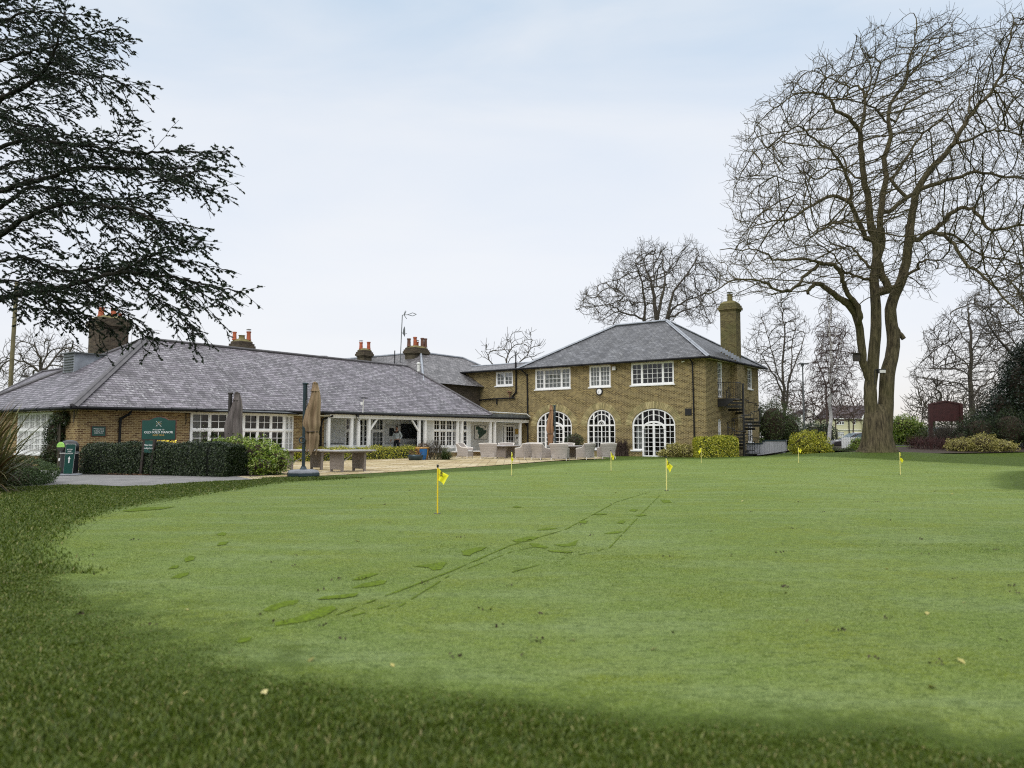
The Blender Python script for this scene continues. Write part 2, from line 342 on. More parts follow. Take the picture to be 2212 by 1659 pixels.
def arch_window(parent, W, aL, aR, z0, zs, zt, kind):
    mb = MB(); rec = .11; d0, d1 = -rec - .04, -rec + .04; c = (aL + aR) / 2; w = (aR - aL) / 2; h = zt - zs
    ez = lambda a, k=1.: zs + h * math.sqrt(max(0, 1 - ((a - c) / w) ** 2)) * k
    arc = lambda ww, hh, zb, n=18: [(c + ww * math.cos(math.pi * i / n), zb + hh * math.sin(math.pi * i / n)) for i in range(n + 1)]
    mb.ribbon(W, [(aR - .05, z0)] + arc(w - .05, h - .05, zs, 24) + [(aL + .05, z0)], .1, d0, d1 + .02)
    mb.wbox(W, aL + .09, aR - .09, zs - .05, zs + .05, d0, d1 + .012)
    lb = z0 if kind != 'door' else .42
    sy = .52 if kind != 'mid' else .56
    m1, m2 = c - w * sy, c + w * sy
    for m in (m1, m2): mb.wbox(W, m - .045, m + .045, z0 if kind != 'door' else -.02, ez(m) - .05, d0, d1 + .008)
    # side lights
    for s0, s1 in ((aL + .1, m1 - .045), (m2 + .045, aR - .1)):
        mid = (s0 + s1) / 2; edge = (aL if s0 < c else aR)
        mb.wbox(W, s0, s1, lb, lb + .07, d0, d1 + .006)
        if kind != 'mid': mb.ribbon(W, [(mid, lb + .07), (mid, ez(mid, .97) - .04)], .024, d0 + .01, d1 - .008)
        H = zs - .05 - lb - .07
        for j in range(1, 4): z = lb + .07 + H * j / 4; mb.ribbon(W, [(s0, z), (s1, z)], .024, d0 + .01, d1 - .01)
        z = zs + h * .38; x = c + (1 if s0 > c else -1) * w * math.sqrt(max(0, 1 - .38 ** 2)) * .95
        mb.ribbon(W, [(s0 if s0 > c else max(x, s0), z), (s1 if s0 < c else min(x, s1), z)], .024, d0 + .01, d1 - .01)
    # centre light or double door
    iw = w * sy - .045
    if kind == 'mid':
        mb.ribbon(W, arc(.26, .27, zs + .04, 14), .085, d0, d1 + .014); mb.ribbon(W, arc(.12, .13, zs + .05, 10), .02, d0, d1)
        mb.ribbon(W, arc(iw, .34, zs + .40, 14), .05, d0, d1); top = zs - .05; mb.ribbon(W, [(c, zs + .3), (c, zt - .08)], .06, d0, d1 + .004)
        H = top - z0
        for f in (-.5, .5): mb.ribbon(W, [(c + iw * f, z0), (c + iw * f, top)], .026, d0 + .01, d1 - .008)
        for f in (-.5, .5): mb.ribbon(W, [(c + iw * f, zs + .05), (c + iw * f, ez(c + iw * f) - .06)], .026, d0 + .01, d1 - .008)
        mb.wbox(W, c - .03, c + .03, z0, top, d0, d1 + .004); mb.wbox(W, m1, m2, z0, z0 + .07, d0, d1 + .006)
        for j in range(1, 4): z = z0 + .07 + (H - .07) * j / 4; mb.ribbon(W, [(m1, z), (m2, z)], .026, d0 + .01, d1 - .01)
    else:
        dt = zs + .27  # arched head of the doors rises through the transom
        mb.ribbon(W, arc(iw + .02, dt - zs + .22, zs - .28, 16), .12, d0 - .01, d1 + .03)
        dtop = lambda a: zs - .3 + (dt - zs + .2) * math.sqrt(max(0, 1 - ((a - c) / iw) ** 2))
        mb.wbox(W, c - .07, c + .07, max(z0, .0), dt - .1, d0, d1 + .016)
        zb = .06
        for s in (-1, 1):
            x = c + s * iw * .54; mb.ribbon(W, [(x, zb), (x, dtop(x) - .03)], .028, d0 + .01, d1 - .006)
            mb.wbox(W, c + s * iw - .035, c + s * iw + .035, 0, zs - .3, d0, d1 + .018)
        n = 7; H = zs + .05 - zb
        for j in range(1, n + 1):
            z = zb + H * j / n; k = math.sqrt(max(0, 1 - max(0, (z - zs + .3) / (dt - zs + .2)) ** 2)) if z > zs - .3 else 1
            mb.ribbon(W, [(c - iw * k, z), (c + iw * k, z)], .026, d0 + .012, d1 - .012)
        mb.wbox(W, m1, m2, .0, .07, d0, d1 + .005)
        mb.ribbon(W, [(c, dt + .05), (c, zt - .08)], .09, d0, d1 + .01)
        for f in (-.5, .5): x = c + iw * f; mb.ribbon(W, [(x, dtop(x) + .1), (x, ez(x) - .06)], .026, d0 + .01, d1 - .008)
        mb.ribbon(W, arc(iw + .02, .45, zs + .22, 14)[1:-1], .035, d0 + .01, d1 - .006)
    if kind == 'door':
        for x0, x1 in ((aL - .1, m1 - .05), (m2 + .05, aR + .1)): mb.wbox(W, x0, x1, .33, .43, -rec - .02, .09)
    else: mb.wbox(W, aL - .1, aR + .1, z0 - .1, z0, -rec - .02, .09)
    o = mb.build('window', M['white'], parent)
    o['label'] = {'door': 'arched white french doors with side lights', 'mid': 'narrow arched white window with small fan', 'left': 'arched white window behind the far parasol'}[kind]
    out = arch_outline(aL, aR, z0, zs, zt)
    g = MB(); g.add([W.P(a, z, -rec - .012) for a, z in out], [tuple(range(len(out)))]); g.build('pane', M['glass'], o, fix=False)
    if kind != 'mid': cu = MB(); curtain_mesh(cu, W, aR - .85, aR - .15, z0, zs - .1, -rec - .2, .05, .16); cu.build('curtain', M['curtain'], o, fix=False, smooth=True)
    # brick voussoirs standing 15 mm proud
    ring = MB(); n = 46; ww, hh = w + .02, h + .02; T = .45
    for i in range(n):
        t0, t1 = math.pi * i / n, math.pi * (i + 1) / n - .012
        P = [(c + (ww + r) * math.cos(t), zs + (hh + r) * math.sin(t)) for t, r in ((t0, 0), (t1, 0), (t1, T), (t0, T))]
        ring.hexa([W.P(*p, d) for d in (-.02, .015 + .003 * random.random()) for p in P])
    ring.build('brick_arch', M['voussoir'], parent)
    return out
m, nt, b = mk('voussoir_brick')
g = nd(nt, 'NewGeometry').outputs['Random Per Island']; n_ = noise(nt, coord(nt), 3, 4); c_ = ramp(nt, g, [(0, (.22, .18, .085)), (.4, (.33, .27, .13)), (.8, (.40, .33, .16)), (1, (.48, .41, .21))])
t_ = nd(nt, 'TexBrick', {'Vector': coord(nt, 'UV'), 'Scale': 1., 'Brick Width': .24, 'Row Height': .08, 'Mortar Size': .01})
c_ = mixc(nt, nd(nt, 'Math', {0: t_.outputs[1], 1: .3}, operation='MULTIPLY').outputs[0], c_, (.3, .25, .15)); c_ = mixc(nt, nd(nt, 'MapRange', {'Value': n_, 1: .4, 2: .7, 3: 0., 4: .5}).outputs[0], c_, (.11, .12, .035))
nt.links.new(c_, b.inputs['Base Color']); b.inputs['Roughness'].default_value = .9; M['voussoir'] = m
def roof_faces(name, faces, mat, parent, th=.05):
    mb = MB()
    for f in faces: mb.quad(*f)
    return mb.build(name, mat, parent, fix=False)
def downpipe(parent, pts, r=.04, brackets=True):
    mb = MB(); mb.tube(pts, r, 8)
    for p in pts[1:]: mb.tube([p - UZ * .04, p + UZ * .04], r * 1.35, 8)
    return mb.build('downpipe', M['gutter'], parent, smooth=False)
def gutter(parent, p0, p1, r=.075):
    mb = MB(); mb.tube([p0, p1], r, 8); d = p1 - p0; L = np.linalg.norm(d); n = int(L / 1.2)
    for i in range(n): p = p0 + d * (i + .5) / n; mb.tube([p - d / L * .02, p + d / L * .02], r * 1.2, 8)
    return mb.build('gutter', M['gutter'], parent)
def chimney(parent, name, corner, tx, ty, lx, ly, z0, z1, mat, caps=((.0, .06, .12), (.12, .1, .1), (.22, .05, .1)), pots=(), moss=True, neck=.0, label=None):
    """corner = nearest corner; tx, ty unit vectors; pots = (fx, fy, r, h, mat, cowl)"""
    mb = MB(); c = V(corner[0], corner[1], 0) + tx * lx / 2 + ty * ly / 2
    bx = lambda z_0, z_1, g=0: mb.box(c + UZ * (z_0 + z_1) / 2, (lx + 2 * g, ly + 2 * g, z_1 - z_0), ax=(tx, ty, UZ))
    ch = .55; bx(z0, z1 - ch)
    z = z1 - ch
    for g_, h_ in ((.05, .10), (.13, .18), (.08, .14), (.0, .13)): bx(z, z + h_ - .001, g_); z += h_
    o = mb.build(name, mat, parent)
    if label: o['label'] = label
    mm = MB(); l2, w2 = lx * .5, ly * .5
    mm.hexa([c + tx * a * l2 * k + ty * b_ * w2 * k + UZ * zz for zz, k in ((z1, .97), (z1 + .16, .62)) for a, b_ in ((-1, -1), (1, -1), (1, 1), (-1, 1))])
    mm.build('flaunching', M['moss'], o)
    for fx, fy, r, h, pm, cowl in pots:
        p = c + tx * lx * fx + ty * ly * fy; zb = z1 + .1
        pb = MB(); pb.lathe(p, [(r * 1.15, zb), (r * 1.12, zb + .06), (r * .95, zb + .1), (r * .85, zb + h * .85), (r * 1.05, zb + h * .87), (r * 1.05, zb + h)], 12)
        pb.build('chimney_pot', M[pm], o, smooth=False)
        if cowl:
            cb = MB(); 
            for k in range(4): t = k * math.pi / 2; cb.tube([p + V(r * .8 * math.cos(t), r * .8 * math.sin(t), zb + h), p + V(r * .8 * math.cos(t), r * .8 * math.sin(t), zb + h + .12)], .012, 4)
            cb.lathe(p, [(r * 1.1, zb + h + .12), (r * 1.1, zb + h + .14), (.02, zb + h + .18)], 10); cb.build('cowl', M['steel'], o)
    return o
# ---------------------------------------------------------------- two-storey clubhouse (B) with its link (C)
HB = thing('clubhouse', 'two storey yellow brick clubhouse with hipped slate roof and three arched ground floor windows', 'building', CB)
LC = 27.  # facade length including the link to the left
holes = []
holes.append(window(HB, WB, 9.90, 12.90, 4.66, 6.12, [(1, 2), (2.1, 4), (1, 2)], 4, curtain=1, label='wide white casement window with drawn curtains'))
holes.append(window(HB, WB, 6.72, 8.38, 4.66, 6.12, [(1, 3), (1, 3)], 4, curtain=1, label='narrow white casement window above the clock'))
holes.append(window(HB, WB, 2.12, 5.18, 4.66, 6.12, [(1, 2), (2.1, 4), (1, 2)], 4, label='wide white casement window nearest the corner downpipe'))
holes.append(window(HB, WB, 14.9, 16.48, 5.06, 6.1, [(1, 2), (1, 2)], 3, curtain=1, label='small white casement window of the link block'))
holes.append(arch_window(HB, WB, 9.82, 12.78, .42, 2.05, 3.12, 'left'))
holes.append(arch_window(HB, WB, 6.40, 8.58, .47, 2.05, 3.12, 'mid'))
holes.append(arch_window(HB, WB, 2.08, 5.14, -.02, 2.03, 3.10, 'door'))
# below side lights of the door the brick is filled in
EZ = 6.2
mb = MB(); mb.poly(WB, [(0, -.1), (LC, -.1), (LC, EZ), (0, EZ)], holes[:4] + holes[4:6] + [[(2.08 if a == 2.08 else a, z) for a, z in holes[6]]], 0, .12)
for x0, x1 in ((2.08, 2.08 + .7), (5.14 - .7, 5.14)): mb.wbox(WB, x0, x1, -.1, .325, -.14, .002)
# side wall
sh = [window(HB, WS, 2.0, 2.75, 3.8, 6.1, [(1, 2)], [(.2, 1), (.8, 5)], sill=False, label='tall white glazed door onto the spiral stair landing'),
      window(HB, WS, 7.42, 8.3, 4.62, 6.08, [(1, 2)], 4, label='white window at the far end of the side wall'),
      window(HB, WS, 7.3, 8.2, .9, 2.2, [(1, 2)], 3, label='white window behind the spiral stair')]
al, ar = 1.9, 2.42; w = MB(); out = arch_outline(al, ar, .95, 2.15, 2.42, 8)
w.ribbon(WS, [(ar - .03, .95)] + [p for p in arch_outline(al + .03, ar - .03, .95, 2.15, 2.39, 8)[2:]] + [(al + .03, .95)], .06, -.12, -.03)
w.wbox(WS, al, ar, 1.55, 1.62, -.12, -.035); w.wbox(WS, (al + ar) / 2 - .012, (al + ar) / 2 + .012, .95, 2.4, -.11, -.05); w.wbox(WS, al - .05, ar + .05, .86, .95, -.12, .06)
o = w.build('window', M['white'], HB); o['label'] = 'slim round headed white window in the side wall'
g = MB(); g.add([WS.P(a, z, -.1) for a, z in out], [tuple(range(len(out)))]); g.build('pane', M['glass'], o, fix=False)
sh.append(out)
SD = 9.6
mb.poly(WS, [(0, -.1), (SD, -.1), (SD, EZ), (0, EZ)], sh, 0, .12)
# back and far walls, inner floor
mb.quad(WS.P(SD, -.1), WS.P(SD, EZ), WB.P(LC, EZ, -SD), WB.P(LC, -.1, -SD)); mb.quad(WB.P(LC, -.1), WB.P(LC, EZ), WB.P(LC, EZ, -SD), WB.P(LC, -.1, -SD))
# chimney breast on the side wall
mb.wbox(WS, 4.3, 5.7, -.1, EZ, -.05, .42)
mb.build('brick_wall', M['brickB'], HB, fix=False)
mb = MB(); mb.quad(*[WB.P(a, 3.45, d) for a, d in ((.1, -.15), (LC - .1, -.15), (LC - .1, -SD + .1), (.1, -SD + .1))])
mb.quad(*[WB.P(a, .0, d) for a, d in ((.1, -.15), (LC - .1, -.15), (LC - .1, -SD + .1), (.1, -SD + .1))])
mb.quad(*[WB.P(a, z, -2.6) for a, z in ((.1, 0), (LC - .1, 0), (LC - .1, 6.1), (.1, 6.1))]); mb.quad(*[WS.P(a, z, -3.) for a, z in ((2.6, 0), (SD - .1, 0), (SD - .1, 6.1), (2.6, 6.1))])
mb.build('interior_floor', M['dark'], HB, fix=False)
# roof
W2 = (SD + .9) / 2; RS = .62  # half depth, slope
RZ = dp(1432, 693, 53.)[2]
def RB(a, b, z): return WB.P(a, z, -b)
eL = 14.2
e00, e01, e10, e11 = RB(-.45, -.45, EZ), RB(-.45, SD + .45, EZ), RB(eL, -.45, EZ), RB(eL, SD + .45, EZ)
r0, r1 = RB(-.45 + W2, -.45 + W2, 0), RB(eL - W2, -.45 + W2, 0)
# ridge height from the photograph (apex seen at 1432,693)
dd = ray(1432, 693); tt = r0[1] / dd[1]; RZ = EYE + dd[2] * tt
r0[2] = r1[2] = RZ
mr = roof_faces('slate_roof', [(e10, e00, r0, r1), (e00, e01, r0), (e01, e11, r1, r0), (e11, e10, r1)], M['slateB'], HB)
mb = MB(); up = UZ * .03
for p0, p1 in ((r0, r1), (e00, r0), (e01, r0), (e10, r1), (e11, r1)):
    mb.tube([p0 + up, p1 + up], .085, 8)
    d = p1 - p0; d /= np.linalg.norm(d); s = np.cross(d, UZ); s /= np.linalg.norm(s); k = .17
    mb.quad(p0 + s * k + UZ * .012, p1 + s * k + UZ * .012, p1 + UZ * .07, p0 + UZ * .07); mb.quad(p0 - s * k + UZ * .012, p1 - s * k + UZ * .012, p1 + UZ * .07, p0 + UZ * .07)
mb.build('lead_ridge', M['lead'], mr)
# link roof: low slope behind the same gutter
lr0, lr1 = RB(eL - .3, 2.4, EZ + .72), RB(LC + 3., 2.4, EZ + .72)
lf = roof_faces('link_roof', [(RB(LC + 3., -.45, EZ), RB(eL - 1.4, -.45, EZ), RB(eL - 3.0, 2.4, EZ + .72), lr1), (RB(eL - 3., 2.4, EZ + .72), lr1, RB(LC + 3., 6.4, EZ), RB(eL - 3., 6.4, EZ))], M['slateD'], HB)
mb = MB(); mb.tube([lr0 + up, lr1 + up], .06, 8); mb.build('lead_ridge', M['lead'], lf)
# soffit, gutters, pipes
mb = MB(); mb.wbox(WB, -.45, LC + 3, EZ - .055, EZ - .005, .01, .44); mb.wbox(WS, -.43, SD + .45, EZ - .055, EZ - .007, .01, .44); mb.build('soffit', M['cream'], HB)
gutter(HB, WB.P(-.5, EZ - .02, .5), WB.P(LC + 3, EZ - .02, .5)); gutter(HB, WS.P(-.5, EZ - .021, .5), WS.P(SD + .5, EZ - .021, .5))
downpipe(HB, [WB.P(.82, EZ - .05, .48), WB.P(.80, EZ - .3, .12), WB.P(.78, 3., .08), WB.P(.76, .0, .08)], .05)
downpipe(HB, [WB.P(13.85, EZ - .05, .48), WB.P(13.55, EZ - .45, .1), WB.P(13.52, 4, .08), WB.P(13.5, .0, .08)], .055)
downpipe(HB, [WB.P(14.52, EZ - .05, .1), WB.P(14.55, 4.55, .08), WB.P(14.85, 4.25, .1), WB.P(14.9, 4.12, .12)], .06)
downpipe(HB, [WB.P(14.6, 4.12, .14), WB.P(16.5, 4.1, .14), WB.P(19.5, 4.02, .14)], .055)
downpipe(HB, [WB.P(16.3, 4.1, .1), WB.P(16.32, 3.75, .1)], .05)
mb = MB(); mb.tube([WB.P(15.1, 4.15, .1), WB.P(15.1, 4.5, .1)], .03, 6); mb.tube([WB.P(14.95, 4.55, .1), WB.P(15.35, 4.6, .1)], .04, 6); mb.build('waste_pipe', M['redwood'], HB)
mb = MB(); mb.wbox(WB, .95, 1.38, 2.62, 3.05, 0, .03)
for i in range(7): mb.wbox(WB, .98, 1.35, 2.66 + i * .053, 2.69 + i * .053, .03, .05)
mb.build('vent_grille', M['black'], HB)
mb = MB(); p = WB.P(14.7, 0, -.1); mb.tube([p + UZ * 6.2, p + UZ * 7.5], .05, 8); mb.tube([p + UZ * 6.2, p + UZ * 6.75], .075, 8); mb.build('soil_vent_pipe', M['gutter'], HB)
chimney(HB, 'chimney', WS.P(4.6, 0, .3), E2, E1, .85, 1.1, 5.9, 10.3, M['brickCh'], pots=((0, 0, .2, .55, 'moss', True),), label='tall mossy brick chimney stack at the right end')
mb = MB()
for i in range(7): mb.wbox(WS, 4.56, 4.595, 6.3 + i * .12, 6.62 + i * .12, .28 - i * .19, .28 - i * .19 + .2)
mb.wbox(WS, 4.5, 5.5, 6.3, 6.55, .305, .325); mb.build('stepped_flashing', M['lead'], HB)
# ---------------------------------------------------------------- long single-storey wing (A)
HA = thing('clubhouse_wing', 'long single storey brick wing with big purple slate roof and white veranda', 'building', CA)
ze = lambda s: 2.45 + .011 * s
SA = 27.2; RW = 6.; RZA = 6.22
def A_(s, w, z): return CAe * V(1, 1, 0) + E2 * s + E1 * w + UZ * z
f0, f1, fb0, fb1 = A_(0, 0, ze(0)), A_(SA, 0, ze(SA)), A_(0, 12, ze(0)), A_(SA, 12, ze(SA))
ra, rb = A_(6.1, RW, RZA), A_(25.2, RW, RZA)
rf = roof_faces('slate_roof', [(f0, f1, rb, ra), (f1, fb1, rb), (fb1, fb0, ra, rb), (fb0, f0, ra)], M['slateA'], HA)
mb = MB()
mb.tube([ra + up, rb + up], .08, 8); mb.tube([f1 + up, rb + up], .075, 8); mb.tube([fb0 + up, ra + up], .09, 8)
mb.build('ridge_tiles', M['ridge'], rf)
mb = MB(); mb.tube([f0 + up, ra + up], .10, 8)
d = ra - f0; d /= np.linalg.norm(d); s_ = np.cross(d, UZ); s_ /= np.linalg.norm(s_)
for sg in (-1, 1): mb.quad(f0 + s_ * .22 * sg + UZ * .0, ra + s_ * .22 * sg + UZ * .0, ra + UZ * .1, f0 + UZ * .1)
mb.build('hip_flashing', M['ridge'], rf)
# louvred dormer on the end slope
mb = MB(); t = ray(*q('a', 600, 590)); n_ = np.cross(fb0 - f0, ra - f0); lam = np.dot(f0 - CAMP, n_) / np.dot(t, n_); vc = CAMP + t * lam
dx, dy_ = E1, E2
mb.hexa([vc + dx * a + dy_ * b + UZ * z for z, (b0, b1) in ((-.35, (-.1, 2.2)), (.85, (-.1, 2.3))) for a, b in ((-.4, b0), (.75, b0), (.75, b1), (-.4, b1))])
o = mb.build('dormer', M['lead'], rf)
mb = MB()
for i in range(8): mb.box(vc + dx * .17 + dy_ * -.13 + UZ * (-.2 + i * .13), (1.0, .1, .035), ax=(dx, dy_, UZ))
mb.box(vc + dx * .17 + dy_ * 1.05 + UZ * .88, (1.4, 2.6, .05), ax=(dx, dy_, UZ)); mb.build('louvre', M['felt'], rf)
mb = MB(); p = A_(24.9, 4.7, ze(25) + .63 * 4.7 + .1); mb.tube([p, p + UZ * .5], .1, 8); mb.lathe(p + UZ * .5, [(.14, 0), (.14, .1), (.05, .14)], 8); mb.build('flue', M['dirtywhite'], rf)
# soffits and gutters
aV0 = 12.68  # veranda start along the wall
mb = MB(); mb.wbox(WA, -.45, aV0, 2.34, 2.40, .01, .43); mb.wbox(WAe, -.43, 11.5, 2.33, 2.39, .01, .43); mb.build('soffit', M['cream'], HA)
gutter(HA, A_(-.05, -.05, 2.40), A_(13.2, -.05, ze(13.2) - .05)); gutter(HA, A_(-.05, -.051, 2.395), A_(-.05, 12, 2.395))
# windows of the end wall and the bay
endh = [window(HA, WAe, 2.25, 5.72, .52, 2.3, [(1, 2), (1, 2), (1, 2), (1, 2), (1, 2), (1, 2)], [(.58, 3), (.42, 2)], rec=.05, sill=True, curtain=1, label='white multi pane window of the end wall')]
mb = MB(); mb.poly(WAe, [(0, -.1), (11.1, -.1), (11.1, 2.42), (0, 2.42)], endh, 0, .1)
b0, b1 = 4.9, 10.6
mb.poly(WA, [(0, -.1), (b0, -.1), (b0, 2.42), (0, 2.42)], [], 0); mb.poly(WA, [(b1, -.1), (aV0, -.1), (aV0, 2.5), (b1, 2.5)], [], 0)
mb.quad(WA.P(aV0, -.1), WA.P(aV0, 2.5), WA.P(aV0, 2.5, -2.3), WA.P(aV0, -.1, -2.3))
mb.poly(WA, [(b0, -.1), (b1, -.1), (b1, .5), (b0, .5)], [], .45); 
mb.quad(WA.P(b1, -.1), WA.P(b1, .5), WA.P(b1, .5, .45), WA.P(b1, -.1, .45))
mb.quad(WAe.P(11.1, -.1), WAe.P(11.1, 2.4), WAe.P(11.1, 2.4, -26), WAe.P(11.1, -.1, -26))
mb.build('brick_wall', M['brickA'], HA, fix=False)
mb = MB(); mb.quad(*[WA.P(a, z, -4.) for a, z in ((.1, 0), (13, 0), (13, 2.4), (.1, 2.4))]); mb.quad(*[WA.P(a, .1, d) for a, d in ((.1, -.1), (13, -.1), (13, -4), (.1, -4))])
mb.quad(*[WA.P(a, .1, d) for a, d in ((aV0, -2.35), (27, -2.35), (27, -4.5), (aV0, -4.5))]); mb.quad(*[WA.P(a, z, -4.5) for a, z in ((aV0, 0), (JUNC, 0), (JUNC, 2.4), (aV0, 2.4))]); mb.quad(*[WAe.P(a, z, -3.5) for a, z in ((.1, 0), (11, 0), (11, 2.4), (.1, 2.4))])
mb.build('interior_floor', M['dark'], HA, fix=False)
# faceted bay window: left cant, front, right cant
BD = .5
pA, pB, pC, pD = (b0, .02), (6.55, BD), (9.72, BD), (b1, .02)
def facet(p, r_):
    O = WA.P(p[0], 0, p[1]); e = WA.P(r_[0], 0, r_[1]) - O; L = np.linalg.norm(e); e /= L; nn = np.cross(e, UZ)
    if np.dot(nn, WA.n) < 0: nn = -nn
    return Wall(O, e, nn), L
bay = thing('bay', None, None, CA); bay.parent = HA; bay.location = (0, 0, 0)
for p, r_, un, cu in ((pA, pB, [(1, 2), (1, 2)], 2), (pB, pC, [(1, 2), (1, 2), (1, 2), (1, 2)], 0), (pC, pD, [(1, 2), (1, 2)], 1)):
    Wf, L = facet(p, r_); window(HA, Wf, 0, L, .5, 2.36, un, [(.585, 3), (.415, 2)], rec=0, sill=False, curtain=cu, label={2: 'left canted side of the white bay window', 0: 'front of the white bay window with dark panes', 1: 'right canted side of the white bay window'}[cu])
    mb = MB(); mb.wbox(Wf, -.03, L + .03, 2.36, 2.44, -.05, .06); mb.build('bay_cornice', M['white'], HA); mb = MB(); mb.wbox(Wf, -.03, L + .03, .42, .5, -.05, .1); mb.build('bay_sill', M['white'], HA)
bpy.data.objects.remove(bay)
mb = MB(); poly = [(b0 - .3, .0), (b0 + .2, .45), (6.5, BD + .3), (9.8, BD + .3), (b1 + .3, .25), (b1 + .35, .0)]
tp = [WA.P(a, 2.6, -.1 + d * .25) for a, d in poly]; bt = [WA.P(a, 2.46, d) for a, d in poly]; bb = [WA.P(a, 2.42, d) for a, d in poly]
n = len(poly); mb.add(tp + bt + bb, [(i, i + 1, n + i + 1, n + i) for i in range(n - 1)] + [(n + i, n + i + 1, 2 * n + i + 1, 2 * n + i) for i in range(n - 1)] + [tuple(2 * n + i for i in range(n))])
mb.build('bay_roof', M['felt'], HA)
mb = MB(); mb.tube([WA.P(a, 2.42, d + .04) for a, d in poly[1:5]], .045, 6); mb.build('gutter', M['gutter'], HA)
downpipe(HA, [WA.P(1.98, 2.38, .4), WA.P(1.95, 2.22, .3), WA.P(1.7, 2.02, .1), WA.P(1.68, 1.9, .08), WA.P(1.66, 0, .08)], .055)
downpipe(HA, [WA.P(12.9, 2.38, .45), WA.P(12.45, 2.2, .15), WA.P(12.4, 1.9, .08), WA.P(12.4, 0, .08)], .055)
# ---- veranda
VE = JUNC - .05; FD = .42
mb = MB(); mb.wbox(WA, aV0 + .05, VE, 2.37, 2.53, FD - .05, FD + .0)     # white fascia beam
mb.wbox(WA, aV0 + .05, VE, 2.28, 2.37, FD - .13, FD - .02)
for a in (12.72, 14.34, 14.85, 15.62, 19.72, 20.25, 23.3, 23.72, 26.72, 27.2, 30.15):
    mb.wbox(WA, a - .075, a + .075, .2 if a < 23 else .33, 2.3, FD - .2, FD - .05)
def brace(a, s): mb.bar(WA.P(a + s * .05, 1.62, FD - .12), WA.P(a + s * .62, 2.26, FD - .12), .09, .09)
brace(15.62, 1); brace(19.72, -1)
mb.wbox(WA, 22.9, 26.0, .29, .36, FD - .35, FD + .05)
mb.build('veranda_posts', M['white'], HA)
mb = MB(); mb.quad(*[WA.P(a, 2.45, d) for a, d in ((aV0, FD), (VE, FD), (VE, -2.4), (aV0, -2.4))]); mb.build('ceiling', M['white'], HA, fix=False)
# rear wall of the recess with door and windows
dB = -2.; wl = []
wl.append(window(HA, Wall(WA.P(0, 0, dB), WA.t, WA.n), 15.9, 16.5, .55, 2.38, [(1, 2)], [(.6, 3), (.4, 2)], rec=.03, sill=True, label='narrow window at the left of the veranda'))
wl.append(window(HA, Wall(WA.P(0, 0, dB), WA.t, WA.n), 16.78, 17.9, .22, 2.38, [(1, 2), (1, 2)], 6, rec=.03, sill=False, label='white french doors of the veranda'))
wl.append(window(HA, Wall(WA.P(0, 0, dB), WA.t, WA.n), 18.0, 19.05, .55, 2.38, [(1, 3)], [(.6, 3), (.4, 2)], rec=.03, sill=True, curtain=1, label='window between the french doors and the screen'))
mb = MB(); WR = Wall(WA.P(0, 0, dB), WA.t, WA.n); mb.poly(WR, [(aV0, -.1), (22.2, -.1), (22.2, 2.5), (aV0, 2.5)], wl, 0, .05)
mb.quad(WA.P(22.2, -.1, dB), WA.P(22.2, 2.5, dB), WA.P(20.6, 2.5, -.0), WA.P(20.6, -.1, -.0))
wl2 = [window(HA, WA, 21.32, 23.62, .62, 2.4, [(1, 2), (1, 2), (1, 2), (.7, 2)], [(.6, 3), (.4, 2)], rec=.04, sill=True, label='four light window of the veranda beside the leafy pots'),
       window(HA, WA, 23.9, 24.7, .62, 2.4, [(1, 2)], [(.6, 3), (.4, 2)], rec=.04, sill=True, label='single light window beside the course map')]
mb.poly(WA, [(20.6, -.1), (25.0, -.1), (25.0, 2.5), (20.6, 2.5)], wl2, 0, .05)
mb.quad(WA.P(25., -.1, 0), WA.P(25., 2.5, 0), WA.P(25.4, 2.5, -1.), WA.P(25.4, -.1, -1.))
mb.poly(Wall(WA.P(0, 0, -1.), WA.t, WA.n), [(25.4, -.1), (28.8, -.1), (28.8, 2.5), (25.4, 2.5)], [], 0); mb.quad(WA.P(28.8, -.1, -1.), WA.P(28.8, 2.5, -1.), WA.P(29., 2.5, -.4), WA.P(29., -.1, -.4)); mb.poly(Wall(WA.P(0, 0, -.4), WA.t, WA.n), [(29., -.1), (JUNC + .3, -.1), (JUNC + .3, 2.5), (29., 2.5)], [[(29.1, .15), (30.55, .15), (30.55, 2.18), (29.1, 2.18)]], 0, .12)
mb.build('rendered_wall', M['render'], HA, fix=False)
for r4 in ((19.15, 22.1, .86, .9), (19.15, 22.1, 1.98, 2.01), (12.8, 15.8, .86, .9)): mb = MB(); mb.wbox(WR, *r4, 0, .03); mb.build('dado_rail', M['felt'], HA)
# raised veranda floor with rendered front and brick plinth
mb = MB(); mb.wbox(WA, aV0, 20.6, -.1, .2, -2.2, FD - .1); mb.build('veranda_step', M['render'], HA)
mb = MB(); mb.wbox(WA, 20.6, 26.1, -.1, .285, -1.2, FD - .08); mb.wbox(WA, 26.1, VE, -.1, .12, -1.2, FD - .08); mb.build('brick_plinth', M['brickA'], HA)
mb = MB(); mb.wbox(WA, 12.8, 15.5, -.1, .8, FD - .28, FD - .18); mb.build('low_wall', M['render'], HA)
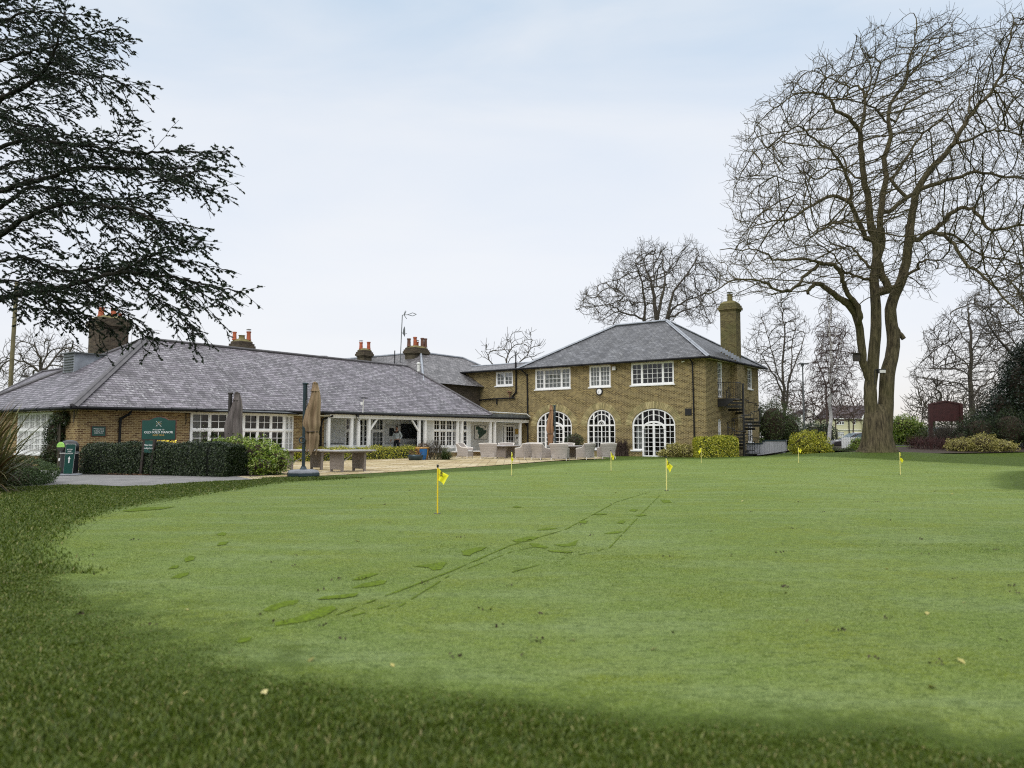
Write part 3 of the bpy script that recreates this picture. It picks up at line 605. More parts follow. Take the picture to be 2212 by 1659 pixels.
# flat lean-to roofing along the veranda
mb = MB(); zf = 2.55
mb.hexa([WA.P(a, z, d) for (z, e) in ((zf, 0), (zf + .05, 0)) for a, d in ((aV0 - .25, .02), (SA + .2, .02), (SA + .2, FD + .12), (aV0 - .1, FD + .12))])
for a0_, a1_, h_ in ((aV0 + .3, 16.2, .03), (15.2, 19.2, .05), (18.6, 21.0, .03), (20.8, 25.4, .06), (24.2, 28.0, .04)):
    mb.hexa([WA.P(a, z, d) for z in (zf + .052 + h_ * .2, zf + .09 + h_ * .4) for a, d in ((a0_, .05), (a1_, .05), (a1_, FD + .06 + h_ * .5), (a0_, FD + .06 + h_ * .5))])
mb.build('lean_to_sheets', M['felt'], HA)
mb = MB()
for a0_, a1_ in ((16.6, 19.9), (21.4, 26.4), (14.3, 15.2)): mb.wbox(WA, a0_, a1_, zf + .115, zf + .15, .16, .3)
mb.build('flashing_strips', M['dirtywhite'], HA)
mb = MB(); mb.hexa([WA.P(a, z, d) for z in (2.56, 2.86) for a, d in ((SA - .6, -5.), (VE, -5.), (VE, FD + .05), (SA - .2, FD + .05))]); mb.build('flat_roof', M['felt'], HA)
mb = MB(); mb.tube([WA.P(aV0 - .3, 2.53, FD + .1), WA.P(VE - .1, 2.56, FD + .12)], .065, 8); mb.build('gutter', M['gutter'], HA)
mb = MB(); mb.tube([A_(SA - 1., 1.2, 3.3), A_(SA + .4, .6, 2.98), A_(SA + 1.6, .3, 2.95), A_(SA + 3., .1, 2.93), A_(VE, -.1, 2.9), A_(VE + .3, -.2, 2.7)], .04, 6); mb.build('cable_bundle', M['dirtywhite'], HA)
downpipe(HA, [WA.P(VE - .3, 2.55, FD), WA.P(VE - .1, 2.2, FD - .2), WA.P(VE + .1, 2.0, FD - .2)], .04)
# entrance door
WD = Wall(WA.P(0, 0, -.5), WA.t, WA.n)
window(HA, WD, 29.1, 29.38, .15, 2.15, [(1, 1)], 1, rec=.0, sill=False, fw=.04, label='slim side light of the entrance')
window(HA, WD, 29.4, 30.55, .15, 2.15, [(1, 3)], 5, rec=.0, sill=False, fw=.1, label='white glazed entrance door under the green name board')
mb = MB(); mb.wbox(WB, JUNC and 14.15, 14.3, .0, 2.3, .0, .06); mb.wbox(WB, 13.95, 14.3, 2.24, 2.3, .0, .06); mb.build('conduit_trim', M['white'], HA)
# ---------------------------------------------------------------- building behind with the clustered chimneys (D)
P1 = dp(*q('m', 740, 468), 60.); HD = thing('rear_block', 'grey slate hipped rear block carrying the cluster of clay chimney pots', 'building', (P1[0], P1[1], 0))
zt = P1[2]; 
def at_z(uv, z): return gp(uv[0], uv[1], z)
Lr = 15.; P0 = P1 + E1 * Lr; P2 = P1 + E2 * 5.
sl = 4.6; zb = zt - 2.7
D = lambda a, b, z: V(P1[0], P1[1], 0) + E1 * a + E2 * b + UZ * z
c0, c1, c2, c3 = D(-sl, -sl, zb), D(Lr + sl, -sl, zb), D(Lr + sl, 5 + sl, zb), D(-sl, 5 + sl, zb)
t0, t1, t2, t3 = D(0, 0, zt), D(Lr, 0, zt), D(Lr, 5, zt), D(0, 5, zt)
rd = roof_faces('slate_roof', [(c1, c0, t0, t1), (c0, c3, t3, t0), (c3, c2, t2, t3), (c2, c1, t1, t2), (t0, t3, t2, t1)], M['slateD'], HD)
mb = MB()
for a, b in ((t0, t1), (t0, t3), (t0, c0), (t3, c3)): mb.tube([a + up, b + up], .09, 6)
mb.build('lead_ridge', M['lead'], rd)
mb = MB(); mb.hexa([D(a, b, z) for z in (-.1, zb + .05) for a, b in ((-sl + .4, -sl + .4), (Lr + sl - .4, -sl + .4), (Lr + sl - .4, 5 + sl - .4), (-sl + .4, 5 + sl - .4))]); mb.build('brick_wall', M['brickDk'], HD)
def ch_at(u0, u1, v_base, v_top, Y, par, **k):
    a, b = dp(u0, v_top, Y), dp(u1, v_top, Y); w_ = (b[0] - a[0]); z1 = a[2]; z0 = dp(u0, v_base, Y)[2] - 1.6
    c = (a + b) / 2; lx = w_ * .62; ly = w_ * .62; cc = c - E1 * (-0) ; cc = V(c[0], c[1], 0) - E2 * lx / 2 + (-1) * E1 * -1 * 0 - E1 * ly / 2
    return cc, lx, ly, z0, z1
X3 = thing('chimney_stack', 'wide brick chimney stack with five mixed clay pots beside the aerial', 'chimney', dp(894, 755, 60.))
cc, lx, ly, z0, z1 = ch_at(868, 922, 772, 752, 60., None)
chimney(X3, 'stack', V(cc[0], cc[1], 0) , E2, E1, 1.5, 1.0, z0 - 1, z1, M['brickDk'], pots=((-.36, .3, .15, .62, 'oldpot', False), (-.12, .0, .15, .75, 'terracotta', False), (.1, .1, .14, .4, 'terracotta', True), (.28, -.2, .14, .72, 'oldpot', False), (.45, -.3, .13, .7, 'oldpot', False)))
X2 = thing('chimney_stack', 'small brick chimney stack with two clay pots left of the aerial', 'chimney', dp(787, 760, 62.))
cc, lx, ly, z0, z1 = ch_at(771, 802, 775, 757, 62., None); chimney(X2, 'stack', cc, E2, E1, .85, .75, z0 - 1, z1, M['brickDk'], pots=((-.25, .25, .15, .55, 'terracotta', True), (.3, -.25, .15, .6, 'terracotta', False)))
X1 = thing('chimney_stack', 'brick chimney stack with two clay pots above the middle of the long roof', 'chimney', dp(520, 745, 48.))
cc, lx, ly, z0, z1 = ch_at(498, 544, 760, 738, 48., None); chimney(X1, 'stack', cc, E2, E1, .95, .9, z0 - 2.5, z1, M['brickDk'], pots=((-.35, .3, .13, .5, 'terracotta', False), (.0, .0, .2, .3, 'moss', False), (.35, -.25, .14, .55, 'terracotta', True)))
X0 = thing('chimney_stack', 'big square brick chimney stack behind the cedar branches', 'chimney', dp(236, 760, 43.))
c = dp(236, 690, 43.); chimney(X0, 'stack', c - E1 * .7 - E2 * .75, E2, E1, 1.5, 1.4, 2.5, c[2] + .0, M['brickDk'], pots=((-.3, 0, .16, .5, 'terracotta', False), (.15, 0, .16, .55, 'terracotta', True), (.4, .0, .12, .3, 'terracotta', False)))
# second roof behind the left end
HE = thing('side_range', 'low slate roofed range behind the left end of the wing', 'building', A_(0, 14, 0))
a1, a2 = dp(*q('a', 610, 560), 45.), dp(*q('a', 350, 598), 46.5)
a3 = dp(*q('a', -150, 850), 41.); a4 = A_(0, 12.3, 2.3); a5 = A_(7, 8.5, 4.); zq = a3[2]
bk1, bk2 = a1 + E2 * 5 - UZ * 2.6, a2 + E2 * 5 - UZ * 2.6
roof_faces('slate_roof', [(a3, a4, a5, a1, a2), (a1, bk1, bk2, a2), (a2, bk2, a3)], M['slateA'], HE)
mb = MB(); mb.tube([a1 + up, a2 + up], .07, 6); mb.tube([a2 + up, a3 + up], .07, 6); mb.build('ridge_tiles', M['ridge'], HE)
lo = V(1, 1, 0); mb = MB(); mb.hexa([p * lo + UZ * z for z in (-.1, 2.2) for p in (a3 + E2 * .5, a4 + E2 * .6, bk1, bk2)]); mb.build('brick_wall', M['brickA'], HE)
HP = thing('roof_peak', 'distant roof top just showing over the long ridge', 'roof', dp(692, 775, 70.))
p = dp(690, 766, 70.); mb = MB(); mb.add([p + V(-1.9, 0, -.75), p + V(1.1, 0, -.75), p + V(1.1, 3, -.75), p + V(-1.9, 3, -.75), p + V(-.1, 0.8, 0), p + V(.5, .8, -.02)], [(0, 1, 5, 4), (1, 2, 5), (2, 3, 4, 5), (3, 0, 4)])
mb.hexa([p + V(a, b, z) for z in (-8, -.76) for a, b in ((-1.7, .2), (.9, .2), (.9, 2.8), (-1.7, 2.8))]); mb.build('slate_roof', M['ridge'], HP)
# ================================================================ WORLD, CAMERA, LIGHT
SC.view_settings.view_transform = 'Standard'; SC.view_settings.look = 'None'; SC.view_settings.gamma = 1; SC.view_settings.exposure = 0
w = bpy.data.worlds.new('World'); SC.world = w; w.use_nodes = True; nt = w.node_tree
bg = nt.nodes['Background']; out = nt.nodes['World Output']
SUN_EL, SUN_AZ = math.radians(38), math.radians(200)   # azimuth from +Y clockwise: behind the camera
sky = nd(nt, 'TexSky', sky_type='NISHITA', sun_disc=False, sun_elevation=SUN_EL, sun_rotation=SUN_AZ)
nt.links.new(sky.outputs[0], bg.inputs[0]); bg.inputs[1].default_value = .10
gen = nd(nt, 'TexCoord').outputs['Generated']
sx = nd(nt, 'SeparateXYZ', {0: gen}); z = sx.outputs[2]
cl = ramp(nt, z, [(0, (.84, .81, .78)), (.06, (.84, .85, .90)), (.2, (.84, .88, .95)), (.36, (.76, .83, .93)), (.5, (.52, .67, .84)), (.62, (1.1, 1.18, 1.3)), (.85, (1., 1., 1.)), (1, (1., 1., 1.))])
v = nd(nt, 'Mapping', {'Vector': gen, 'Scale': (1.2, 1.2, 4.5)}).outputs[0]
n1 = nd(nt, 'TexNoise', {'Vector': v, 'Scale': 1.7, 'Detail': 6, 'Roughness': .5, 'Distortion': .4}).outputs[0]
cl2 = mixc(nt, nd(nt, 'MapRange', {'Value': n1, 1: .35, 2: .65, 3: 0., 4: .6}).outputs[0], cl, (.93, .935, .95))
# warm break low over the trees on the right
wm = nd(nt, 'Math', {0: nd(nt, 'MapRange', {'Value': sx.outputs[0], 1: .3, 2: .65, 3: 0., 4: .6}).outputs[0], 1: nd(nt, 'MapRange', {'Value': z, 1: .0, 2: .13, 3: 1., 4: 0.}).outputs[0]}, operation='MULTIPLY').outputs[0]
cl2 = mixc(nt, wm, cl2, (.95, .80, .62))
zen = nd(nt, 'MapRange', {'Value': z, 1: .55, 2: .8, 3: 1.06, 4: 2.25}).outputs[0]
bg2 = nd(nt, 'Background', {'Color': cl2, 'Strength': zen})
nt.links.new(nd(nt, 'MixShader', {0: .9, 1: bg.outputs[0], 2: bg2.outputs[0]}).outputs[0], out.inputs[0])
L = bpy.data.lights.new('sun', 'SUN'); L.energy = 1.5; L.angle = math.radians(25); L.color = (1, .96, .9)
lo_ = bpy.data.objects.new('sun', L); COL.objects.link(lo_)
sd = Vector((math.sin(SUN_AZ) * math.cos(SUN_EL), math.cos(SUN_AZ) * math.cos(SUN_EL), math.sin(SUN_EL))); lo_.rotation_euler = sd.to_track_quat('Z', 'Y').to_euler()
cd = bpy.data.cameras.new('camera'); cam = bpy.data.objects.new('camera', cd); COL.objects.link(cam); SC.camera = cam
cd.sensor_width = 36; cd.lens = 36 * F / 2212; cd.clip_end = 6000; cd.clip_start = .05
cam.location = (0, 0, EYE); cam.rotation_euler = (math.pi / 2 + PIT, 0, 0)
cd.dof.use_dof = True; cd.dof.focus_distance = 34; cd.dof.aperture_fstop = 1.8
SC.cycles.max_bounces = 6; SC.cycles.transparent_max_bounces = 12; SC.cycles.use_denoising = False; SC.cycles.sample_clamp_indirect = 3.; SC.cycles.pixel_filter_type = 'BLACKMAN_HARRIS'; SC.cycles.filter_width = 1.15
# ================================================================ GROUND

def lawn_cols(nt, co):
    n0, n1, n2, n3 = noise(nt, co, .25, 3), noise(nt, co, 3.5, 4, .6), noise(nt, co, 26, 4, .7), noise(nt, co, 150, 2)
    c = ramp(nt, n1, [(.3, (.052, .088, .008)), (.55, (.078, .122, .012)), (.8, (.11, .158, .022))])
    c = mixc(nt, nd(nt, 'MapRange', {'Value': n2, 1: .42, 2: .62, 3: 0., 4: .55}).outputs[0], c, (.035, .06, .006))
    c = mixc(nt, nd(nt, 'MapRange', {'Value': n3, 1: .5, 2: .68, 3: 0., 4: .5}).outputs[0], c, (.14, .18, .05))
    return c, nd(nt, 'Math', {0: n2, 1: n3}, operation='ADD').outputs[0]
def green_cols(nt, co):
    n0, n1, n2, n3 = noise(nt, co, .16, 3), noise(nt, co, .7, 5, .65), noise(nt, coord(nt, 'Object', (.6, 1.5, 1)), 17, 5, .75), noise(nt, co, 85, 3, .7)
    n4 = noise(nt, coord(nt, 'Object', (.45, 1.4, 1)), 1.1, 5, .7); n5 = noise(nt, co, 5., 4, .7)
    c = ramp(nt, n0, [(.32, (.092, .150, .016)), (.5, (.136, .200, .030)), (.68, (.180, .245, .060))])
    c = mixc(nt, nd(nt, 'MapRange', {'Value': n1, 1: .45, 2: .62, 3: 0., 4: .8}).outputs[0], c, (.150, .190, .006))
    c = mixc(nt, nd(nt, 'MapRange', {'Value': n4, 1: .46, 2: .66, 3: 0., 4: .7}).outputs[0], c, (.205, .27, .115))
    c = mixc(nt, nd(nt, 'MapRange', {'Value': n5, 1: .48, 2: .66, 3: 0., 4: .35}).outputs[0], c, (.075, .115, .018))
    c = mixc(nt, nd(nt, 'MapRange', {'Value': n2, 1: .50, 2: .585, 3: 0., 4: .8}).outputs[0], c, (.050, .086, .010))
    c = mixc(nt, nd(nt, 'MapRange', {'Value': n3, 1: .50, 2: .58, 3: 0., 4: .75}).outputs[0], c, (.285, .36, .115))
    # comb-like dimples of the aerated right-hand side: rows of small holes
    xm = nd(nt, 'MapRange', {'Value': nd(nt, 'SeparateXYZ', {0: co}).outputs[0], 1: -.5, 2: 6., 3: 0., 4: 1.}).outputs[0]
    vo = nd(nt, 'TexVoronoi', {'Vector': nd(nt, 'Mapping', {'Vector': co, 'Rotation': (0, 0, .3), 'Scale': (5.5, 9., 1)}).outputs[0], 'Scale': 1., 'Randomness': .35}).outputs[0]
    ho = nd(nt, 'Math', {0: nd(nt, 'MapRange', {'Value': vo, 1: .12, 2: .3, 3: .6, 4: 0.}).outputs[0], 1: nd(nt, 'Math', {0: xm, 1: nd(nt, 'MapRange', {'Value': noise(nt, co, .5, 3), 1: .4, 2: .55, 3: .15, 4: 1.}).outputs[0]}, operation='MULTIPLY').outputs[0]}, operation='MULTIPLY').outputs[0]
    c = mixc(nt, ho, c, (.05, .08, .018))
    return c, nd(nt, 'Math', {0: n2, 1: nd(nt, 'Math', {0: n3, 1: .8}, operation='MULTIPLY').outputs[0]}, operation='ADD').outputs[0]
def turf(name, kind):
    m, nt, b = mk(name); co = coord(nt)
    if kind == 'lawn': c, h = lawn_cols(nt, co)
    elif kind == 'green': c, h = green_cols(nt, co)
    else:
        c1, h = green_cols(nt, co); c2, h2 = lawn_cols(nt, co); t = nd(nt, 'SeparateXYZ', {0: coord(nt, 'UV')}).outputs[0]
        t = nd(nt, 'Math', {0: t, 1: nd(nt, 'Math', {0: nd(nt, 'Math', {0: noise(nt, co, 3., 6, .75), 1: .5}, operation='SUBTRACT').outputs[0], 1: 1.6}, operation='MULTIPLY').outputs[0]}, operation='ADD').outputs[0]
        c = mixc(nt, nd(nt, 'MapRange', {'Value': t, 1: .15, 2: .85, 3: 0., 4: 1.}, interpolation_type='SMOOTHSTEP').outputs[0], c1, c2)
    nt.links.new(c, b.inputs['Base Color']); b.inputs['Roughness'].default_value = .8; b.inputs['Specular IOR Level'].default_value = .15; bump(nt, b, h, .9, .035); return m
M['lawn'] = turf('lawn_grass', 'lawn'); M['green_turf'] = turf('putting_green_turf', 'green'); M['fringe'] = turf('collar_turf', 'fringe')
M['wet'] = plain('pressed_wet_turf', (.082, .125, .006), .8, 0, .5, 40, .3, 60, .1)
M['paving'] = brickmat('sandstone_paving', [(.30, .22, .11), (.42, .33, .18), (.50, .42, .26), (.58, .50, .36)], (.16, .13, .07), bw=.75, bh=.5, ms=.022, green=(.30, .25, .10), gamt=.5)
m, nt, b = mk('gravel_tarmac'); co = coord(nt); t = nd(nt, 'TexVoronoi', {'Vector': co, 'Scale': 45}).outputs[0]; n = noise(nt, co, 1.5, 4)
c = ramp(nt, nd(nt, 'Math', {0: t, 1: n}, operation='MULTIPLY').outputs[0], [(.05, (.09, .088, .085)), (.25, (.17, .165, .16)), (.5, (.27, .26, .25))])
nt.links.new(c, b.inputs['Base Color']); b.inputs['Roughness'].default_value = .9; bump(nt, b, t, .5, .01); M['gravel'] = m
M['soil'] = plain('dark_soil', (.035, .022, .013), .95, 0, .4, 5, .8, 25)
M['tarmac'] = plain('car_park_tarmac', (.06, .06, .062), .85, 0, .2, 2, .3)
xs = [-3000, -1200, -500, -200, -110] + list(np.arange(-70, 90, 1.)) + [120, 220, 500, 1200, 3000]
ys = [-300, -40] + list(np.arange(-6, 90, 1.)) + [100, 125, 170, 250, 500, 1200, 4000]
X, Y = np.meshgrid(xs, ys); Z = gh(X, Y); nx, ny = len(xs), len(ys)
idx = np.arange(nx * ny).reshape(ny, nx); f = np.stack([idx[:-1, :-1], idx[:-1, 1:], idx[1:, 1:], idx[1:, :-1]], -1).reshape(-1, 4)
o = fast_mesh('lawn', np.stack([X, Y, Z], -1).reshape(-1, 3), f, M['lawn'], smooth=True); tag(o, 'dark green lawn around the putting green and under the trees', 'lawn', kind='structure')
def inside(P, poly):
    x, y = P[:, 0], P[:, 1]; r = np.zeros(len(P), bool); n = len(poly)
    for i in range(n):
        (x0, y0), (x1, y1) = poly[i], poly[(i + 1) % n]
        if y0 == y1: continue
        r ^= ((y0 > y) != (y1 > y)) & (x < (x1 - x0) * (y - y0) / (y1 - y0) + x0)
    return r
def smooth_poly(P, n=6):
    P = np.array(P, float); m_ = len(P); out = []
    for i in range(m_):
        a, b_, c_, d_ = P[i - 1], P[i], P[(i + 1) % m_], P[(i + 2) % m_]
        for k in range(n):
            t = k / n; out.append(.5 * ((2 * b_) + (-a + c_) * t + (2 * a - 5 * b_ + 4 * c_ - d_) * t * t + (-a + 3 * b_ - 3 * c_ + d_) * t ** 3))
    return np.array(out)
def sheet(name, poly, mat, dz, step=1.2, kind='structure', label=None, cat=None):
    poly = np.array(poly, float)[:, :2]; mn, mx = poly.min(0), poly.max(0)
    G = np.stack(np.meshgrid(np.arange(mn[0], mx[0], step), np.arange(mn[1], mx[1], step)), -1).reshape(-1, 2)
    G = G[inside(G, poly)]; co_ = [Vector(p) for p in poly] + [Vector(p) for p in G]; n = len(poly)
    r = geometry.delaunay_2d_cdt(co_, [(i, (i + 1) % n) for i in range(n)], [list(range(n))], 1, 1e-4)
    mb = MB(); mb.add([(p.x, p.y, gh(p.x, p.y) + dz + .018 * float(sm((p.y - 30) / 8))) for p in r[0]], [tuple(t) for t in r[2]])
    o = mb.build(name, mat, fix=False); return tag(o, label, cat, kind=kind)
gpts = [(600, 1043), (480, 1060), (330, 1085), (200, 1112), (120, 1150), (90, 1200), (180, 1270), (330, 1350), (480, 1410), (640, 1450), (860, 1480), (1150, 1505), (1400, 1530), (1700, 1545), (2000, 1552), (2400, 1560)]
GREEN = [gp(u, v)[:2] for u, v in gpts] + [V(9, 6), V(14, 11), V(17.5, 17)] + [gp(u, v)[:2] for u, v in ((2212, 1060), (2150, 1040), (2145, 1030), (2180, 1018))] + [V(21, 30), V(20.5, 37), V(18, 41.5)] + [gp(u, v)[:2] for u, v in ((1650, 992), (1530, 993.5), (1420, 993), (1300, 998), (1180, 1006), (1100, 1015), (980, 1020), (850, 1028), (700, 1037))]
GREEN = smooth_poly(GREEN, 6)
go = sheet('putting_green', GREEN, M['green_turf'], .004, .8, label='pale dewy close-mown putting green', cat='putting green')
# collar: a strip on which the mown turf passes into the longer grass
def fr_w(P): return .22 + .010 * P[:, 1] + .75 * np.exp(-((P[:, 0] + 2.2) ** 2 / 3. + (P[:, 1] - 5.2) ** 2 / 3.5))
gc = GREEN; tn = np.roll(gc, -1, 0) - np.roll(gc, 1, 0); tn /= np.linalg.norm(tn, axis=1)[:, None]; nrm = np.stack([tn[:, 1], -tn[:, 0]], 1)
if inside(gc[:1] + nrm[:1] * .05, gc)[0]: nrm = -nrm
wv_ = fr_w(gc)[:, None]; gi, gout = gc - nrm * wv_, gc + nrm * wv_; n = len(gc); mb = MB()
zf2 = lambda p, dz: (p[0], p[1], float(gh(p[0], p[1])) + dz + .018 * float(sm((p[1] - 30) / 8)))
mb.add([zf2(p, .0062) for p in gi] + [zf2(p, .0055) for p in gc] + [zf2(p, .003) for p in gout], [(k * n + i, k * n + (i + 1) % n, (k + 1) * n + (i + 1) % n, (k + 1) * n + i) for k in range(2) for i in range(n)])
fo = mb.build('collar', M['fringe'], go, fix=True)
uvl = fo.data.uv_layers[0].data
for l in fo.data.loops: uvl[l.index].uv = ((l.vertex_index // n) * .5, 0)
# pressed tracks and footprints in the dew
def blob(cx, cy, lx, ly, rot, n=14):
    return [V(cx + lx * math.cos(t) * (1 + .25 * random.uniform(-1, 1)) * math.cos(rot) - ly * math.sin(t) * math.sin(rot) * (1 + .3 * random.uniform(-1, 1)), cy + lx * math.cos(t) * math.sin(rot) + ly * math.sin(t) * math.cos(rot) * (1 + .3 * random.uniform(-1, 1))) for t in [2 * math.pi * i / n for i in range(n)]]
mb = MB(); kk = 0
def patch(pts, dz=.0085):
    global kk
    kk += 1; mb.add([(p[0], p[1], float(gh(p[0], p[1])) + dz + .0008 * (kk % 4) + .018 * float(sm((p[1] - 30) / 8))) for p in pts], [tuple(range(len(pts)))])
for k, pts in (('y', [(1135, 750), (1170, 730), (1230, 712), (1290, 706), (1285, 722), (1215, 738), (1185, 755), (1145, 757)]), ('y', [(1185, 820), (1190, 805), (1270, 785), (1330, 765), (1390, 738), (1440, 733), (1455, 745), (1400, 778), (1330, 798), (1250, 812)]),
               ('y', [(1365, 705), (1400, 692), (1470, 685), (1548, 676), (1540, 690), (1480, 700), (1420, 703)]), ('y', [(1520, 655), (1560, 636), (1640, 620), (1672, 622), (1660, 636), (1600, 648)]),
               ('y', [(1520, 620), (1560, 600), (1610, 589), (1636, 592), (1600, 605), (1560, 618)]), ('y', [(1785, 560), (1860, 550), (1900, 543), (1932, 543), (1905, 574), (1870, 577), (1850, 565)]),
               ('y', [(1995, 495), (2050, 480), (2105, 475), (2080, 490), (2040, 505), (2030, 515), (2000, 512)]), ('y', [(735, 612), (770, 592), (818, 585), (812, 598), (780, 610)]), ('y', [(725, 572), (745, 558), (775, 555), (765, 568)]),
               ('y', [(795, 528), (820, 514), (842, 518), (838, 532), (800, 542)]), ('y', [(935, 470), (950, 455), (988, 453), (975, 466)]), ('y', [(935, 420), (960, 411), (980, 415), (970, 426), (940, 425)]), ('y', [(1020, 890), (1040, 872), (1088, 868), (1080, 884), (1040, 894)]),
               ('z', [(75, 458), (110, 462), (160, 478), (140, 482), (90, 475)]), ('z', [(150, 490), (200, 492), (270, 497), (240, 503), (170, 497)]), ('z', [(180, 465), (240, 462), (285, 445), (275, 470), (220, 474)]), ('z', [(0, 448), (70, 430), (120, 432), (80, 450), (20, 455)]),
               ('z', [(285, 370), (300, 361), (328, 362), (320, 374)]), ('z', [(452, 372), (470, 360), (490, 362), (480, 375)]), ('z', [(395, 418), (440, 408), (480, 408), (460, 416), (420, 419)]), ('z', [(505, 318), (520, 310), (545, 314), (530, 322)]), ('z', [(530, 340), (560, 333), (585, 337), (550, 343)]), ('z', [(345, 335), (380, 330), (418, 332), (380, 337)]),
               ('z', [(640, 270), (680, 272), (690, 282), (655, 285)]), ('z', [(105, 403), (150, 392), (200, 395), (150, 402)]), ('z', [(0, 302), (20, 297), (45, 302), (20, 306)]), ('y', [(520, 320), (600, 305), (760, 300), (700, 312), (560, 322)])):
    patch([gp(*q(k, *p), 0.) for p in pts])
def track(pts, w0, dash=0):
    P = [gp(*q(k, x, y), 0.) for k, x, y in pts]; L = []
    for a, b_ in zip(P[:-1], P[1:]):
        n = max(2, int(np.linalg.norm(b_ - a) / .12))
        for i in range(n): L.append(a + (b_ - a) * i / n)
    L.append(P[-1])
    for i in range(len(L) - 1):
        if random.random() < dash: continue
        d = L[i + 1] - L[i]; n_ = V(-d[1], d[0], 0) / max(np.linalg.norm(d), 1e-6); ww = w0 * random.uniform(.5, 1.2)
        patch([L[i] + n_ * ww, L[i] - n_ * ww, L[i + 1] - n_ * ww, L[i + 1] + n_ * ww])
track([('y', 1400, 790), ('y', 1700, 675), ('y', 1950, 580), ('y', 2200, 470), ('z', 230, 400), ('z', 450, 280), ('z', 600, 235)], .012, .15)
track([('y', 1700, 750), ('y', 1940, 600), ('y', 2212, 495), ('z', 120, 470)], .010, .2)
track([('z', 0, 585), ('z', 200, 530), ('z', 420, 480), ('z', 560, 330), ('z', 640, 250)], .010, .25)
track([('y', 1520, 775), ('y', 1680, 730), ('y', 1870, 680)], .012, .5)
mb.build('dew_tracks', M['wet'], go, fix=False)
TERR = [gp(*p)[:2] for p in ((545, 1036), (600, 1030.5), (700, 1028), (850, 1020), (1000, 1010.5), (1100, 1004), (1180, 997.5), (1260, 993.5), (1310, 991.5))] + [WB.P(8.4, 0, .1)[:2], WB.P(13.9, 0, .05)[:2], WA.P(26, 0, .4)[:2], WA.P(aV0, 0, .4)[:2], WA.P(4.8, 0, .4)[:2], V(-9.5, 26)]
sheet('terrace', TERR, M['paving'], .012, 1.5, label='yellow sandstone flag terrace', cat='terrace')
PATH = [gp(*p)[:2] for p in ((60, 1052), (139, 1047), (200, 1048), (260, 1051), (330, 1049), (400, 1044), (470, 1040), (545, 1036))] + [V(-8.3, 24.6), V(-13.6, 25.5), V(-14.5, 29), V(-20, 29), V(-20, 18.5)]
sheet('path', PATH, M['gravel'], .010, 1.5, label='grey gravel path in front of the clipped hedge', cat='path')
BED1 = [WA.P(-.2, 0, -.1)[:2], WA.P(-.2, 0, 1.)[:2], V(-14.3, 25.7), V(-8, 24.3), V(-7.3, 25.8), WA.P(6, 0, 1.2)[:2], WA.P(19.5, 0, 1.2)[:2], WA.P(19.8, 0, .2)[:2], WA.P(6, 0, .2)[:2]]
sheet('flower_bed', [p for p in BED1], M['soil'], .017, 1.5, label='bare dark soil bed along the long wing', cat='flower bed')
BED2 = [(15.6, 50.2), (19.6, 53.2), (20.3, 47.6), (26.5, 48.6), (33, 50.2), (60, 60), (60, 66), (33, 56), (26, 53), (20.5, 55), (16, 53)]
sheet('shrub_bed', BED2, M['soil'], .02, 1.2, label='bare dark soil bed under the shrubs at the far edge', cat='shrub bed')
sheet('car_park', [(17, 54.5), (60, 58), (90, 60), (90, 89), (17, 89)], M['tarmac'], .03, 3, label='dark tarmac car park beyond the fence', cat='car park')
# ---- grass blades of the rough in front and the near lawn
m = leafmat('grass_blades', [(0, (.045, .075, .005)), (.35, (.070, .108, .008)), (.7, (.11, .155, .018)), (.93, (.18, .22, .05)), (1, (.34, .30, .12))], .5, .3, 3., .3); M['blade'] = m
def blades(name, n, xr, yr, keep, hl, label, kind='stuff', wd=.0032, parent=None, grow=True, hf=None):
    k = n * 4; x = RNG.uniform(*xr, k); y = yr[0] + (yr[1] - yr[0]) * RNG.uniform(0, 1, k) ** 1.35; P = np.stack([x, y], 1)
    P = P[(np.abs(P[:, 0]) < P[:, 1] * .72 + .35)]; P = P[keep(P)][:n]; n = len(P)
    cl = .5 + .5 * np.sin(P[:, 0] * 5.1 + 2 * np.sin(P[:, 1] * 3.3)) * np.sin(P[:, 1] * 6.7 + 1.7 * np.sin(P[:, 0] * 4.1))
    cl = .55 + .45 * cl + .25 * np.sin(P[:, 0] * 1.3 + P[:, 1] * .9); h = RNG.uniform(hl[0], hl[1], n) * np.clip(cl, .45, 1.4) * (hf(P) if hf else 1); a = RNG.uniform(0, 6.283, n)
    wv = (wd * (.7 + .25 * P[:, 1] if grow else np.ones(n))) * RNG.uniform(.7, 1.3, n); lean = h * RNG.uniform(.1, 1.1, n); b = a + RNG.normal(0, .9, n) + 1.57
    z0 = gh(P[:, 0], P[:, 1]); dx, dy = np.cos(a) * wv, np.sin(a) * wv; lx, ly = np.cos(b) * lean, np.sin(b) * lean
    A = np.stack([P[:, 0] - dx, P[:, 1] - dy, z0 - .003], 1); B = np.stack([P[:, 0] + dx, P[:, 1] + dy, z0 - .003], 1)
    Cc = np.stack([P[:, 0] + dx * .7 + lx * .4, P[:, 1] + dy * .7 + ly * .4, z0 + h * .6], 1); Dd = np.stack([P[:, 0] - dx * .7 + lx * .4, P[:, 1] - dy * .7 + ly * .4, z0 + h * .6], 1)
    T = np.stack([P[:, 0] + lx, P[:, 1] + ly, z0 + h * .95], 1); T2 = T + np.stack([dx * .2, dy * .2, 0 * h], 1)
    vs = np.stack([A, B, Cc, Dd, T2, T], 1).reshape(-1, 3); i = np.arange(n)[:, None] * 6
    f = np.concatenate([i + np.array([[0, 1, 2, 3]]), i + np.array([[3, 2, 4, 5]])], 1).reshape(-1, 4)
    o = fast_mesh(name, vs, f, M['blade'], parent); return tag(o, label, 'grass', kind=kind) if parent is None else o
